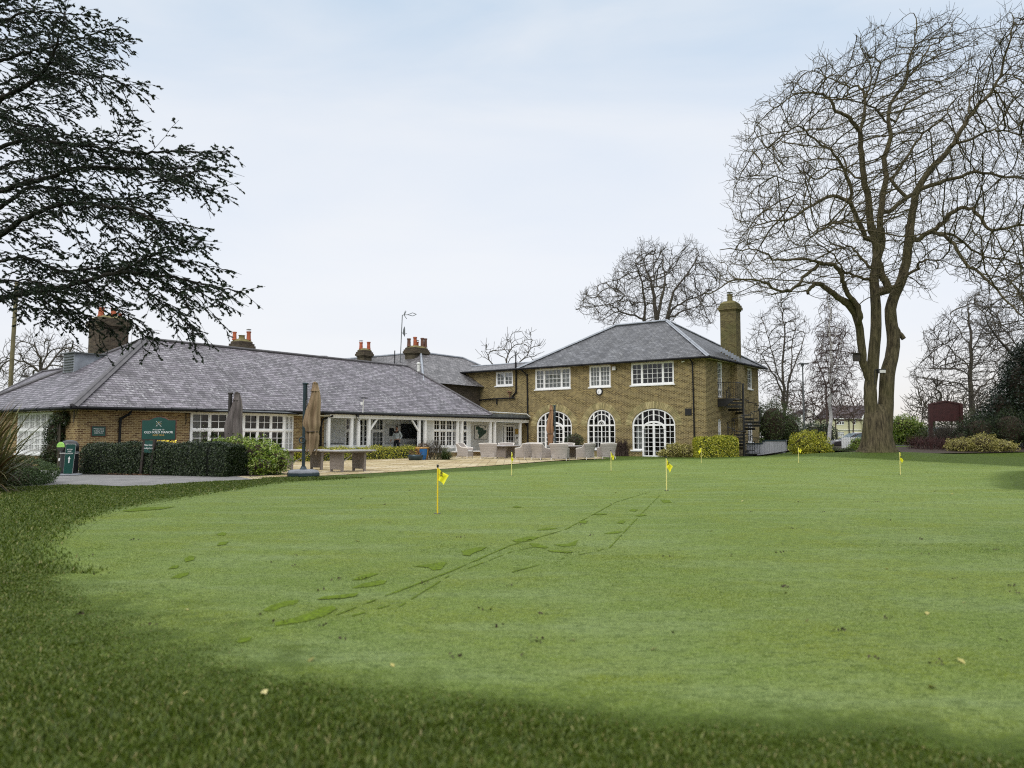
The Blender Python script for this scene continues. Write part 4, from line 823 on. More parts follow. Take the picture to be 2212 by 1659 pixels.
def sdist(P):
    d = np.full(len(P), 1e9)
    for a, b_ in zip(GREEN, np.roll(GREEN, -1, 0)):
        e = b_ - a; t = np.clip(((P - a) @ e) / max(e @ e, 1e-9), 0, 1); d = np.minimum(d, np.hypot(*(P - a - t[:, None] * e).T))
    return np.where(inside(P, GREEN), -d, d)
def gin(P):
    s = sdist(P) / fr_w(P); return RNG.uniform(0, 1, len(P)) < np.clip((s + .9) / 1.3, 0, 1)
def gin2(P):
    s = sdist(P) / fr_w(P); return RNG.uniform(0, 1, len(P)) < np.clip((1.3 - s) / 1.6, 0, 1)
blades('rough_grass', 150000, (-6, 4.5), (2.1, 7.5), gin, (.012, .034), 'longer dark green rough grass in the foreground', hf=lambda P: np.clip(.35 + .5 * sdist(P) / fr_w(P), .3, 1.))
blades('lawn_blades', 60000, (-16, 0), (7.0, 24.), lambda P: gin(P) & ~inside(P, np.array([p[:2] for p in PATH])), (.02, .045), 'mown lawn grass left of the putting green', wd=.003)

m = leafmat('short_turf_blades', [(0, (.075, .13, .012)), (.35, (.125, .19, .022)), (.7, (.19, .26, .05)), (.93, (.28, .36, .11)), (1, (.42, .47, .2))], .5, .3, 3., .25); M['blade2'] = m
bl = M['blade']; M['blade'] = m
o = blades('turf_blades', 130000, (-5, 6.5), (2.9, 9.0), gin2, (.004, .010), 'short pale grass blades of the putting green nearest the camera', wd=.0022)
M['blade'] = bl
# ================================================================ OBJECTS
def unit(a): return a / max(np.linalg.norm(a), 1e-9)
def text(parent, name, s, P, right, upv, size, mat, al='CENTER', depth=.004, bold=0., sx=1.):
    cu = bpy.data.curves.new(name, 'FONT'); cu.body = s; cu.size = size; cu.align_x = al; cu.align_y = 'CENTER'; cu.extrude = depth; cu.offset = bold; cu.resolution_u = 3
    to = bpy.data.objects.new(name, cu); COL.objects.link(to); dg = bpy.context.evaluated_depsgraph_get(); dg.update(); me = bpy.data.meshes.new_from_object(to.evaluated_get(dg)); bpy.data.objects.remove(to)
    n = np.cross(right, upv); O = ORG[parent.name]
    for v in me.vertices:
        c = v.co; v.co = Vector((P + right * c.x * sx + upv * c.y + n * c.z) - O)
    me.materials.clear(); me.materials.append(mat); return link_mesh(name, me, parent)
RX = V(1, 0, 0)
M['wood_dark'] = plain('dark_stained_wood', (.03, .022, .016), .7, 0, .3, 6, .3)
M['pole'] = plain('weathered_pole', (.14, .12, .06), .85, 0, .3, 3, .4, 12)
M['yellow'] = plain('yellow_flag_cloth', (.72, .68, .01), .6, 0, .08, 8); M['yellow_pole'] = plain('yellow_enamel_pole', (.70, .50, .02), .35, 0, .05); M['pale_pole'] = plain('pale_yellow_pole', (.68, .62, .22), .4, 0, .05)
# ---- putting flags
def flag(uv, h, label, mat, rot, droop, mk_=True):
    p = gp(*uv); T = thing('golf_flag', label, 'flag', p, 'putting flags on the green')
    mb = MB(); mb.tube([p - UZ * .02, p + UZ * (h - .03)], .0115, 10); mb.build('pole', M[mat], T, smooth=False)
    mb = MB(); mb.lathe(p, [(.016, h - .03), (.018, h - .01), (.018, h + .012), (.008, h + .018)], 12); mb.build('cap', M['black'], T)
    mb = MB(); mb.lathe(p, [(.05, .003), (.053, .006), (.053, .009)], 16); mb.build('cup_rim', M['black'], T)
    # cloth: diamond hung by one edge, drooping
    c, s = math.cos(rot), math.sin(rot); n = 9; W_, H_ = .165, .215; vs = []
    for j in range(n):
        for i in range(n):
            a, b = i / (n - 1), j / (n - 1); x = .012 + W_ * a * (1 - droop * .55); zz = h - .035 - H_ * b * .92 - a * (.02 + droop * .17) - .03 * a * (1 - b) ; zz += (.10 * a * (1 - b) * (b - .2)) - .05 * a * a * (b - .5) * 2 * (1 if b > .5 else -.2)
            if b > .5: x *= 1 - (b - .5) * .9
            else: x *= .45 + b * 1.1
            y = .012 * math.sin(a * 7 + b * 3) * (1 + droop * 2)
            vs.append(p + V(x * c - y * s, x * s + y * c, zz))
    fs = [(j * n + i, j * n + i + 1, (j + 1) * n + i + 1, (j + 1) * n + i) for j in range(n - 1) for i in range(n - 1)]
    mb = MB(); mb.add(vs, fs); f = mb.build('flag_cloth', M['yellow'], T, fix=False, smooth=True)
    mb = MB(); right = V(c, s, 0); up_ = V(0, 0, 1); F0 = p + right * (.012 + .05 * (1 - droop * .4)) + UZ * (h - .035 - H_ * .46 - droop * .06)
    nn = np.cross(right, up_)
    for off in ((.019,) if droop < .5 else (.03,)):
        for k in range(10): t = k * .628; mb.bar(F0 + nn * off + right * .016 * math.cos(t) + up_ * (.018 + .02 * math.sin(t)), F0 + nn * off + right * .016 * math.cos(t + .63) + up_ * (.018 + .02 * math.sin(t + .63)), .006)
        mb.bar(F0 + nn * off + right * -.005 + up_ * .012, F0 + nn * off + right * .008 + up_ * .03, .008); mb.bar(F0 + nn * off + right * -.035 + up_ * -.004, F0 + nn * off + right * .025 + up_ * -.035, .006); mb.bar(F0 + nn * off + right * -.035 + up_ * -.03, F0 + nn * off + right * .02 + up_ * -.012, .004)
    mb.build('emblem', M['black'], f)
flag((945, 1110), .76, 'nearest yellow flag on a deep yellow pole with its cloth spread open', 'yellow_pole', -.1, .0)
flag((1440, 1060), .77, 'yellow flag in front of the arched french doors, second nearest the camera', 'pale_pole', -.35, .35)
flag((1105, 1028), .79, 'limp yellow flag in front of the wicker armchairs', 'pale_pole', -1.2, .7)
flag((1320, 1018), .75, 'yellow flag in front of the narrow middle arched window', 'pale_pole', .25, .35)
flag((1515, 1001), .79, 'yellow flag in front of the clipped laurel by the house corner', 'pale_pole', 2.9, .35)
flag((1725, 1001), .80, 'yellow flag in front of the round yellow-green bush', 'pale_pole', -.1, .1)
flag((1945, 1026), .77, 'limp yellow flag to the right of the big tree trunk', 'pale_pole', -1.0, .8)
# ---- wicker
def wickmat(name, a, b_, c_):
    m, nt, b = mk(name); uv = coord(nt, 'UV'); t = nd(nt, 'TexBrick', {'Vector': uv, 'Color1': c4(a), 'Color2': c4(b_), 'Mortar': c4(c_), 'Scale': 1., 'Mortar Size': .003, 'Mortar Smooth': .5, 'Brick Width': .05, 'Row Height': .014}, offset=.5)
    band = nd(nt, 'TexWave', {'Vector': uv, 'Scale': 2.2, 'Distortion': .6, 'Detail': 1}, bands_direction='Y').outputs[1]
    c = mixc(nt, nd(nt, 'Math', {0: band, 1: .5}, operation='MULTIPLY').outputs[0], t.outputs[0], [x * .6 for x in a]); c = mixc(nt, nd(nt, 'Math', {0: noise(nt, uv, 14, 3), 1: .4}, operation='MULTIPLY').outputs[0], c, [x * .7 for x in b_])
    nt.links.new(c, b.inputs['Base Color']); b.inputs['Roughness'].default_value = .7; bump(nt, b, t.outputs[1], .5, .004); return m
M['wicker'] = wickmat('pale_wicker', (.42, .375, .345), (.55, .50, .46), (.17, .14, .125)); M['wicker_tab'] = wickmat('table_wicker', (.30, .25, .215), (.38, .33, .29), (.12, .10, .09))
M['rim'] = plain('pale_wicker_rim', (.62, .58, .53), .6, 0, .1, 20); M['cushion'] = plain('light_cushion', (.55, .54, .52), .9, 0, .06, 8)
M['tabtop'] = plain('wet_pale_table_top', (.40, .38, .38), .35, 0, .25, 5)
def armchair():
    T = thing('wicker_armchair', 'x', 'armchair', (0, 0, 0), 'pale wicker armchairs on the terrace')
    w0, w1, H_ = .40, .52, .88   # half widths at base and top, facing +Y
    # back shell: gently curved and flared
    n = 12; mb = MB(); vs = []
    for k, (z, f) in enumerate(((.1, 0), (.3, .15), (.5, .4), (.7, .75), (.8, .95), (H_, 1.0))):
        for i in range(n + 1):
            t = -1 + 2 * i / n; w = w0 + (w1 - w0) * f; x = w * t; y = -.34 - .10 * f + .10 * t * t; vs.append((x, y, z + (.0 if k < 5 else -.03 * t * t)))
    m_ = len(vs); vs2 = [(x * .94, y + .05, z) for x, y, z in vs]; R_ = n + 1
    fs = [(k * R_ + i, k * R_ + i + 1, (k + 1) * R_ + i + 1, (k + 1) * R_ + i) for k in range(5) for i in range(n)]
    fs2 = [tuple(m_ + a for a in f[::-1]) for f in fs]; edge = [(5 * R_ + i, 5 * R_ + i + 1, m_ + 5 * R_ + i + 1, m_ + 5 * R_ + i) for i in range(n)] + [(i + 1, i, m_ + i, m_ + i + 1) for i in range(n)] + [(k * R_, (k + 1) * R_, m_ + (k + 1) * R_, m_ + k * R_) for k in range(5)] + [(k * R_ + n, m_ + k * R_ + n, m_ + (k + 1) * R_ + n, (k + 1) * R_ + n) for k in range(5)]
    mb.add(vs + vs2, fs + fs2 + edge); mb.build('backrest', M['wicker'], T)
    for s in (-1, 1):  # swooping arm panel
        prof = [(-.27, .86), (-.2, .80), (-.12, .70), (-.02, .64), (.15, .62), (.34, .60), (.37, .56)]
        mb = MB(); top = [(s * (.50 - .10 * (i / 6) ** .7), y, z) for i, (y, z) in enumerate(prof)]; bot = [(s * .40, y * 1.0, .12) for y, z in prof]
        N_ = len(prof); inn = lambda P: [(x - s * .05, y, z) for x, y, z in P]
        A = top + bot + inn(top) + inn(bot); fs = []
        for i in range(N_ - 1): fs += [(i, i + 1, N_ + i + 1, N_ + i), (2 * N_ + i, 3 * N_ + i, 3 * N_ + i + 1, 2 * N_ + i + 1), (i, 2 * N_ + i, 2 * N_ + i + 1, i + 1), (N_ + i, N_ + i + 1, 3 * N_ + i + 1, 3 * N_ + i)]
        fs += [(N_ - 1, 3 * N_ - 1, 4 * N_ - 1, 2 * N_ - 1), (0, N_, 3 * N_, 2 * N_)]
        mb.add(A, fs); a = mb.build('arm', M['wicker'], T)
        mb = MB(); mb.tube([(x - s * .022, y, z + .008) for x, y, z in top], .03, 8); mb.build('arm_rim', M['rim'], a)
    mb = MB(); mb.tube([((w1) * t * .98, -.415 + .10 * t * t, H_ + .004 - .03 * t * t) for t in np.linspace(-1, 1, 11)], .028, 8); mb.build('top_rim', M['rim'], T)
    mb = MB(); mb.box((0, .02, .24), (.74, .68, .26)); mb.build('seat', M['wicker'], T)
    mb = MB(); mb.box((0, .04, .42), (.70, .66, .10)); mb.build('cushion', M['cushion'], T, bevel=.03)
    for sx_, sy in ((-1, -1), (1, -1), (-1, 1), (1, 1)):
        mb = MB(); mb.tube([(sx_ * .40, sy * .32, .14), (sx_ * .41, sy * .335, .0)], [.024, .016], 8); mb.build('leg', M['rim'], T)
    mb = MB(); mb.box((0, -.348, .17), (.05, .012, .02)); mb.build('badge', M['wood_dark'], T)
    return T
proto = armchair(); first = True
# (x, y, heading of the seat in degrees where 90 = away from camera), label
CH = [(-2.75, 45.6, -20, 'leftmost wicker armchair, half hidden behind the one with its back to the lawn'), (-1.30, 44.1, 82, 'wicker armchair with its square back to the lawn on the left of the group'), (.70, 43.3, 140, 'wicker armchair seen from its rounded side, behind the limp flag'),
      (1.55, 42.1, 35, 'wicker armchair facing right, wedged between two others near the middle'), (2.55, 41.5, 72, 'wicker armchair with its broad back to the lawn in front of the far parasol'), (4.05, 43.2, 140, 'wicker armchair turned left with its arm swooping down, right of the centre'),
      (5.35, 44.6, 112, 'rightmost wicker armchair in front of the middle arched window'), (-.35, 47.4, -92, 'wicker chair behind the left table with its back to the entrance'), (1.35, 47.2, -80, 'wicker chair at the far side between the two tables'), (3.2, 46.2, -95, 'wicker chair on the far side of the right table near the parasol')]
for i, (x, y, h, lb_) in enumerate(CH):
    rz = math.radians(h - 90)
    if i == 0: proto.location = (x, y, .015); proto.rotation_euler = (0, 0, rz); proto['label'] = lb_
    else: copy_tree(proto, (x, y, .015), rz, lb_)
def dining(c, L, W_, label, ped=.5, dark=False):
    T = thing('wicker_table', label, 'table', c, 'wicker dining tables on the terrace'); c = V(*c); t, n_ = E2, E1
    mb = MB(); mb.box(c + UZ * .735, (L, W_, .05), ax=(t, n_, UZ)); mb.build('tabletop', M['tabtop'], T, bevel=.012)
    mb = MB(); mb.box(c + UZ * .69, (L - .2, W_ - .2, .04), ax=(t, n_, UZ)); mb.build('apron', M['wicker_tab'], T)
    for s in (-1, 1):
        p = c + t * s * ped; mb = MB(); mb.hexa([p + t * a * .055 + n_ * b * (.30 if z < .3 else .33) + UZ * z for z in (.08, .67) for a, b in ((-1, -1), (1, -1), (1, 1), (-1, 1))]); o = mb.build('leg_panel', M['wicker_tab'], T)
        for k in (-1, 1): mb = MB(); mb.box(p + n_ * k * .28 + UZ * .04, (.1, .05, .08), ax=(t, n_, UZ)); mb.build('foot', M['wicker_tab'], o)
    mb = MB(); mb.bar(c - t * (ped - .05) + UZ * .2, c + t * (ped - .3) + UZ * .62, .03); mb.build('brace', M['rim'], T)
    return T
dining((-7.75, 29.0, .012), 1.75, 1.05, 'bare pale-topped wicker table behind the tan parasol', .68)
dining((-5.85, 28.05, .012), 1.75, 1.05, 'bare pale-topped wicker table to the right of the tan parasol', .52)
dining((-.35, 45.5, .012), 1.6, 1.2, 'wicker table almost hidden among the armchairs on the left', .45)
dining((3.1, 44.1, .012), 2.2, 1.3, 'wicker table among the armchairs beneath the far parasol', .5)
# ---- parasols
def clothmat(n, c, d):
    m, nt, b = mk(n); w = nd(nt, 'TexNoise', {'Vector': coord(nt, 'Object', (6, 6, .8)), 'Scale': 1.5, 'Detail': 4}).outputs[0]; nt.links.new(ramp(nt, w, [(.35, d), (.65, c)]), b.inputs['Base Color']); b.inputs['Roughness'].default_value = .9; b.inputs['Specular IOR Level'].default_value = .15; return m
M['tan'] = clothmat('tan_canvas', (.36, .26, .165), (.17, .115, .068)); M['greyc'] = clothmat('grey_canvas', (.19, .165, .155), (.10, .085, .08)); M['tan2'] = clothmat('striped_tan_canvas', (.30, .18, .10), (.15, .08, .045))
M['mast'] = plain('slate_grey_mast', (.025, .045, .055), .35, .3, .15, 3); M['brownmast'] = plain('dark_brown_mast', (.035, .03, .027), .4, .2, .15)
M['concrete'] = plain('grey_base_shell', (.19, .20, .22), .6, 0, .2, 4)
def parasol(p, H_, dxc, cm, mm, label, side=1, zb=.75, lean=.06, base=True, rw=.15, tie=.45):
    p = V(*p); T = thing('folded_parasol', label, 'parasol', p, 'folded cantilever parasols')
    if base:
        mb = MB(); mb.lathe(p, [(.50, .0), (.495, .13), (.45, .185), (.30, .205), (.1, .21)], 8); o = mb.build('base', M['concrete'], T)
        mb = MB(); mb.lathe(p, [(.505, .0), (.512, .03), (.508, .10), (.49, .105)], 8); mb.build('base_skirt', M['mast'], o)
        mb = MB(); mb.lathe(p, [(.13, .20), (.10, .24), (.075, .29), (.07, .31)], 14); mb.build('collar', M[mm], T)
    mb = MB(); mb.box(p + UZ * (H_ / 2 + .07), (.085, .11, H_ - .14)); mb.build('mast', M[mm], T, bevel=.01)
    mb = MB(); mb.box(p + UZ * H_ + V(.02 * side, 0, -.01), (.16, .14, .06)); mb.build('mast_head', M[mm], T, bevel=.01)
    mb = MB(); mb.tube([p + V(.06 * side, 0, H_ - .03), p + V(.09 * side, 0, H_ * .62)], .018, 6); mb.build('stay', M[mm], T)
    if base:
        mb = MB(); mb.tube([p + V(-.03 + .09 * math.cos(t), -.09, 1.12 + .09 * math.sin(t)) for t in np.linspace(0, 6.28, 15)], .02, 6); mb.tube([p + V(0, -.08, 1.12), p + V(0, -.02, 1.12)], .04, 8); mb.build('crank_handle', M[mm], T)
    # folded canopy, pleated, tied below the middle
    c0 = p + V(dxc, .05, 0); n = 40; rows = []; zt = H_ + .02
    for k in range(23):
        f = k / 22; z = zt - (zt - zb) * f; fold = 7
        r = rw * float(np.interp(f, [0, .15, .4, .62, .72, .8, 1.], [.3, .52, .85, 1.05, .74 if tie else 1.05, .85 if tie else 1.08, .66 if tie else 1.12]))
        off = lean * f * 1.2 - .03 * math.sin(f * 9)
        rows.append([c0 + V(-off + r * (1 + .22 * math.sin(fold * t + f * 2) + .10 * math.sin(3 * t + f * 5)) * math.cos(t), r * .85 * (1 + .22 * math.sin(fold * t + f * 2 + .4)) * math.sin(t), z - (.10 * (math.sin(4 * t + 1) + .5 * math.sin(7 * t)) * max(0, f - .8) * 5 if f > .8 else 0)) for t in np.arange(n) * 2 * math.pi / n])
    mb = MB(); mb.add([v for r_ in rows for v in r_], [(k * n + i, k * n + (i + 1) % n, (k + 1) * n + (i + 1) % n, (k + 1) * n + i) for k in range(22) for i in range(n)] + [tuple(range(n))])
    cn = mb.build('canopy', M[cm], T, smooth=True, fix=False)
    mb = MB(); mb.lathe(c0 + V(0, 0, 0), [(.135, zt - .27), (.128, zt - .26), (.075, zt - .12), (.06, zt - .03), (.05, zt + .015), (.02, zt + .03)], 9); mb.build('cap', M[cm], cn)
    mb = MB(); zz = zt - (zt - zb) * .72; mb.lathe(c0 + V(-lean * .85, 0, 0), [(rw * .86, zz - .012), (rw * .88, zz), (rw * .86, zz + .012)], 14); mb.build('tie_strap', M['wood_dark'], cn)
    return T
parasol((-6.5, 24.5, .012), 2.9, .30, 'tan', 'mast', 'folded tan parasol on an octagonal weighted base at the terrace edge', 1, .78, .07, True, .22)
parasol(dp(493, 1010, 27.2) * V(1, 1, 0), 2.76, .22, 'greyc', 'brownmast', 'folded grey parasol standing behind the clipped hedge', 1, .8, .08, False, .24, 0)
parasol(dp(1199, 985, 46.) * V(1, 1, 0), 3.1, -.22, 'tan2', 'mast', 'folded brown parasol in front of the left arched window', -1, .8, .05, True, .20)
# ---- signs
wsW = WA; T = thing('wall_sign', 'small green sign with a red frame on the brick wall near the corner', 'sign', WA.P(.82, 1.48))
mb = MB(); mb.wbox(WA, .52, 1.12, 1.26, 1.70, .0, .03); mb.build('frame', M['redwood'], T); mb = MB(); mb.wbox(WA, .545, 1.095, 1.285, 1.675, .03, .036); mb.build('board', M['green'], T)
for i, s in enumerate(('Please leave', 'trolleys and', 'clubs here')): text(T, 'lettering', s, WA.P(.82, 1.575 - i * .085, .04), E2, UZ, .082, M['signtext'], sx=1.05)
Wf = Wall(V(-13.0, 27.6, 0), RX, V(0, -1, 0))
def SM(x, y): return Wf.M(q('a', x, y))
x0, z1 = SM(1183, 998); x1, z0 = SM(1455, 1157); xc = (x0 + x1) / 2; ztop = SM(1318, 972)[1]
T = thing('welcome_sign', 'green golf club welcome board with a humped top and red edging', 'sign', Wf.P(xc, 0))
hump = lambda g: [(x0 - g, z0 - g), (x1 + g, z0 - g), (x1 + g, z1 + g), (xc + .33, z1 + g)] + [(xc + .33 * math.cos(t), z1 + g + (ztop - z1) * (.5 - .5 * math.cos(2 * (t if t < math.pi / 2 else math.pi - t)))) for t in np.linspace(.25, math.pi - .25, 13)] + [(xc - .33, z1 + g), (x0 - g, z1 + g)]
def slab(mb, W, P, d0, d1): n = len(P); mb.add([W.P(*p, d0) for p in P] + [W.P(*p, d1) for p in P], [tuple(range(n))[::-1], tuple(range(n, 2 * n))] + [(i, (i + 1) % n, n + (i + 1) % n, n + i) for i in range(n)])
mb = MB(); slab(mb, Wf, hump(.022), -.02, .02); mb.build('frame', M['redwood'], T); mb = MB(); slab(mb, Wf, hump(0.), .02, .028); mb.build('board', M['green'], T)
for s in (-1, 1): mb = MB(); mb.wbox(Wf, xc + s * .38 - .04, xc + s * .38 + .04, -.05, z0, -.06, -.02); mb.build('post', M['wood_dark'], T)
zz = lambda y: SM(1318, y)[1]
text(T, 'lettering', 'WELCOME TO:', Wf.P(xc, zz(1077), .03), RX, UZ, .062, M['signtext']); text(T, 'lettering', 'OLD FOLD MANOR', Wf.P(xc, zz(1098), .03), RX, UZ, .112, M['signtext'], bold=.0008, sx=1.03); text(T, 'lettering', 'GOLF CLUB', Wf.P(xc, zz(1121), .03), RX, UZ, .078, M['gold'], bold=.001)
mb = MB(); zc = zz(1028)
for s in (-1, 1): mb.bar(Wf.P(xc - s * .095, zc - .1, .034), Wf.P(xc + s * .095, zc + .1, .034 + .003 * s), .014, .006); mb.bar(Wf.P(xc - s * .085, zc - .045, .033), Wf.P(xc - s * .045, zc - .085, .033), .012, .006)
mb.build('crossed_emblem', M['signtext'], T)
mb = MB()
for s in (-1, 1): mb.wbox(Wf, xc + s * .075 - .02, xc + s * .075 + .02, zc - .008, zc + .008, .028, .034)
mb.wbox(Wf, xc - .02, xc + .02, zc + .05, zc + .075, .028, .036); mb.build('emblem_gold', M['gold'], T)
# trolley sign on two posts in front of the hedge
p0 = gp(*q('a', 1168, 1440)) * V(.958, .958, 0); p1 = gp(*q('a', 1252, 1447)) * V(.977, .977, 0); d = (p1 - p0) / np.linalg.norm(p1 - p0); T = thing('post_sign', 'green notice on two dark leaning posts in front of the clipped hedge', 'sign', (p0 + p1) / 2)
Ws = Wall(p0 * V(1, 1, 0), d, np.cross(d, UZ)); L_ = np.linalg.norm(p1 - p0)
for s, pp in ((0, p0), (1, p1)): mb = MB(); mb.hexa([Ws.P(s * L_ + a * .04 + (z * .09), z, b * .035) for z in (-.1, 1.14 + .02 * s) for a, b in ((-1, -1), (1, -1), (1, 1), (-1, 1))]); mb.build('post', M['wood_dark'], T)
mb = MB(); mb.wbox(Ws, .12, L_ + .06, .72, 1.12, .0, .03); mb.build('board', M['green'], T)
for i, s in enumerate(('Please leave', 'trolleys here')): text(T, 'lettering', s, Ws.P(L_ / 2 + .09, .97 - i * .1, .036), d, UZ, .075, M['signtext'], sx=.85)
# litter bin with its tilted green panel
p = gp(*q('k', 985, 1300)); s_ = .54 / 3.687 * p[1] / F; HB_ = 520 * s_; T = thing('litter_bin', 'black hooded litter bin with a lime label and a green arrow panel', 'bin', p)
r = .265; mb = MB(); c = p + V(-.10, .28, 0); mb.lathe(c, [(r * .92, .05), (r, .12), (r, HB_ * .62), (r * 1.04, HB_ * .64), (r * 1.04, HB_ * .67), (r, HB_ * .68)], 24); mb.build('body', M['black'], T, smooth=False)
mb = MB(); mb.lathe(c, [(r * 1.0, HB_ * .68), (r * 1.02, HB_ * .80), (r * .95, HB_ * .90), (r * .7, HB_ * .97), (r * .3, HB_)], 24); mb.build('hood', M['black'], T, smooth=True)
M['lime'] = plain('lime_label', (.32, .62, .12), .5, 0, .1); 
mb = MB(); Wb = Wall(c + V(-.12, -r * .98, 0), V(.93, -.37, 0), V(-.37, -.93, 0)); slab(mb, Wb, [(.17 * math.cos(t) * (1 if True else 1) - .02, HB_ * .80 + .17 * math.sin(t)) for t in np.linspace(0, math.pi, 12)], .0, .02); mb.build('label_panel', M['lime'], T)
mb = MB(); slab(mb, Wb, [(.17 * math.cos(t) - .02, HB_ * .79 - .12 * abs(math.sin(t))) for t in np.linspace(0, math.pi, 12)], .0, .015); mb.build('opening', M['dark'], T)
mb = MB(); mb.lathe(c, [(r * 1.05, HB_ * .62), (r * 1.06, HB_ * .63), (r * 1.05, HB_ * .64)], 24); mb.build('band', M['dirtywhite'], T)
mb = MB(); mb.tube([c + V(-.2, -.19, HB_ * .45), c + V(-.212, -.205, HB_ * .45)], .05, 14); mb.build('badge', M['white'], T)
mb = MB(); mb.lathe(p + V(.02, .1, 0), [(.36, 0.), (.38, .03), (.36, .06), (.2, .065)], 20); mb.build('base', M['concrete'], T)
Wp = Wall(p + V(.04, -.18, 0), V(.97, .24, 0), V(.24, -.97, 0)); mb = MB(); slab(mb, Wp, [(-.05, .07), (.20, .07), (.275, HB_ * .86), (.26, HB_ * .885), (.02, HB_ * .885), (.0, HB_ * .86)], -.02, .0); mb.build('panel', M['green'], T)
mb = MB(); slab(mb, Wp, [(-.058, .062), (.208, .062), (.285, HB_ * .865), (.265, HB_ * .895), (.015, HB_ * .895), (-.01, HB_ * .865)], -.03, -.02); mb.build('panel_edge', M['dirtywhite'], T)
for i, s in enumerate(('BUGGIES', 'DRIVE', 'ALONGSIDE')): text(T, 'lettering', s, Wp.P(.115 - i * .005, HB_ * (.735 - i * .055), .004), Wp.t, UZ, .052, M['signtext'], sx=.8)
mb = MB(); slab(mb, Wp, [(.085, HB_ * .36), (.115, HB_ * .36), (.12, HB_ * .47), (.145, HB_ * .47), (.108, HB_ * .55), (.07, HB_ * .47), (.09, HB_ * .47)], .002, .006); mb.build('arrow', M['signtext'], T)
# name board, course map, plaques, television
T = thing('name_board', 'long dark green board reading the club name above the entrance', 'sign', WA.P(28.7, 2.2, FD - .2))
a0, zt_ = WA.M(q('j', 648, 435), FD - .21); a1, zb_ = WA.M(q('j', 945, 487), FD - .21)
mb = MB(); mb.wbox(WA, a0, a1, zb_, 2.33, FD - .24, FD - .21); mb.build('board', M['green'], T)
zc = (zb_ + 2.30) / 2; text(T, 'lettering', 'Old Fold Manor Golf Club', WA.P(a0 + (a1 - a0) * .42, zb_ + .09, FD - .205), E2, UZ, .15, M['signtext'], sx=1.2); text(T, 'lettering', 'Welcome to', WA.P(a0 + (a1 - a0) * .42, zb_ + .22, FD - .205), E2, UZ, .1, M['signtext'], sx=1.1)
WM = Wall(WA.P(0, 0, -1.), WA.t, WA.n); WE = Wall(WA.P(0, 0, -.4), WA.t, WA.n); a0, z1 = WM.M(q('j', 328, 518)); a1, z0 = WM.M(q('j', 502, 706))
T = thing('course_map', 'framed white board with a dark green course map on the veranda wall', 'sign', WM.P(a0, z0))
mb = MB(); mb.wbox(WM, a0, a1, z0, z1, .0, .03); mb.build('frame', M['black'], T); mb = MB(); mb.wbox(WM, a0 + .03, a1 - .03, z0 + .025, z1 - .025, .03, .034); mb.build('board', M['dirtywhite'], T)
M['mapgreen'] = plain('dark_map_green', (.012, .05, .03), .5, 0, .5, 9)
mb = MB(); slab(mb, WM, [WM.M(q('j', x, y)) for x, y in ((345, 530), (385, 527), (410, 545), (440, 550), (452, 575), (490, 580), (488, 615), (450, 650), (412, 680), (385, 697), (382, 672), (392, 650), (370, 620), (372, 595), (380, 572), (345, 577))], .034, .04); mb.build('map', M['mapgreen'], T)
mb = MB(); slab(mb, WM, [WM.M(q('j', x, y)) for x, y in ((468, 530), (482, 530), (480, 548), (474, 553))], .034, .04); mb.build('crest', M['black'], T)
a0, z1 = WE.M(q('j', 900, 562)); a1, z0 = WE.M(q('j', 945, 636)); a0 -= .12; a1 -= .12; T = thing('plaque', 'bronze coloured plaque on the white wall beside the entrance door', 'plaque', WE.P(a0, z0)); mb = MB(); mb.wbox(WE, a0, a1, z0, z1, 0, .03); mb.build('plate', M['gold'], T)
a0, z1 = WE.M(q('j', 897, 652)); a1, z0 = WE.M(q('j', 945, 750)); a0 -= .12; a1 -= .12; T = thing('notice', 'white notice under the bronze plaque by the entrance', 'notice', WE.P(a0, z0)); mb = MB(); mb.wbox(WE, a0, a1, z0, z1, 0, .02); mb.build('sheet', M['white'], T); mb = MB(); mb.wbox(WE, a0 + .12, a1 - .12, z1 - .25, z1 - .12, .02, .024); mb.build('crest', M['steel'], T)
a0, z1 = WR.M(q('i', 1297, 535)); a1, z0 = WR.M(q('i', 1555, 752)); T = thing('television', 'large black television on the pale veranda wall behind the man', 'television', WR.P(a0, z0)); mb = MB(); mb.wbox(WR, a0, a1, z0, z1, .04, .10); mb.build('casing', M['black'], T, bevel=.01)
M['screen'] = plain('dark_screen', (.02, .023, .026), .12, 0, .1); mb = MB(); mb.wbox(WR, a0 + .03, a1 - .03, z0 + .04, z1 - .03, .1, .104); mb.build('screen', M['screen'], T)
mb = MB(); mb.tube([WR.P(a1 - .2, z0, .05), WR.P(a1 - .15, z0 - .3, .03), WR.P(a1 - .3, z0 - .5, .03), WR.P(a1 - .22, .75, .03)], .012, 5); mb.box(WR.P(a1 - .18, .78, .04), (.2, .12, .2)); mb.build('cable', M['black'], T)
a0, z1 = WR.M(q('i', 1130, 595)); a1, z0 = WR.M(q('i', 1200, 718)); T = thing('notice_board', 'small grey notice board on the wall behind the man', 'notice board', WR.P(a0, z0)); mb = MB(); mb.wbox(WR, a0, a1, z0, z1, 0, .03); mb.build('board', M['felt'], T); mb = MB(); mb.wbox(WR, a0 + .03, a1 - .03, z0 + .03, z1 - .03, .03, .034); mb.build('glazing', M['screen'], T)
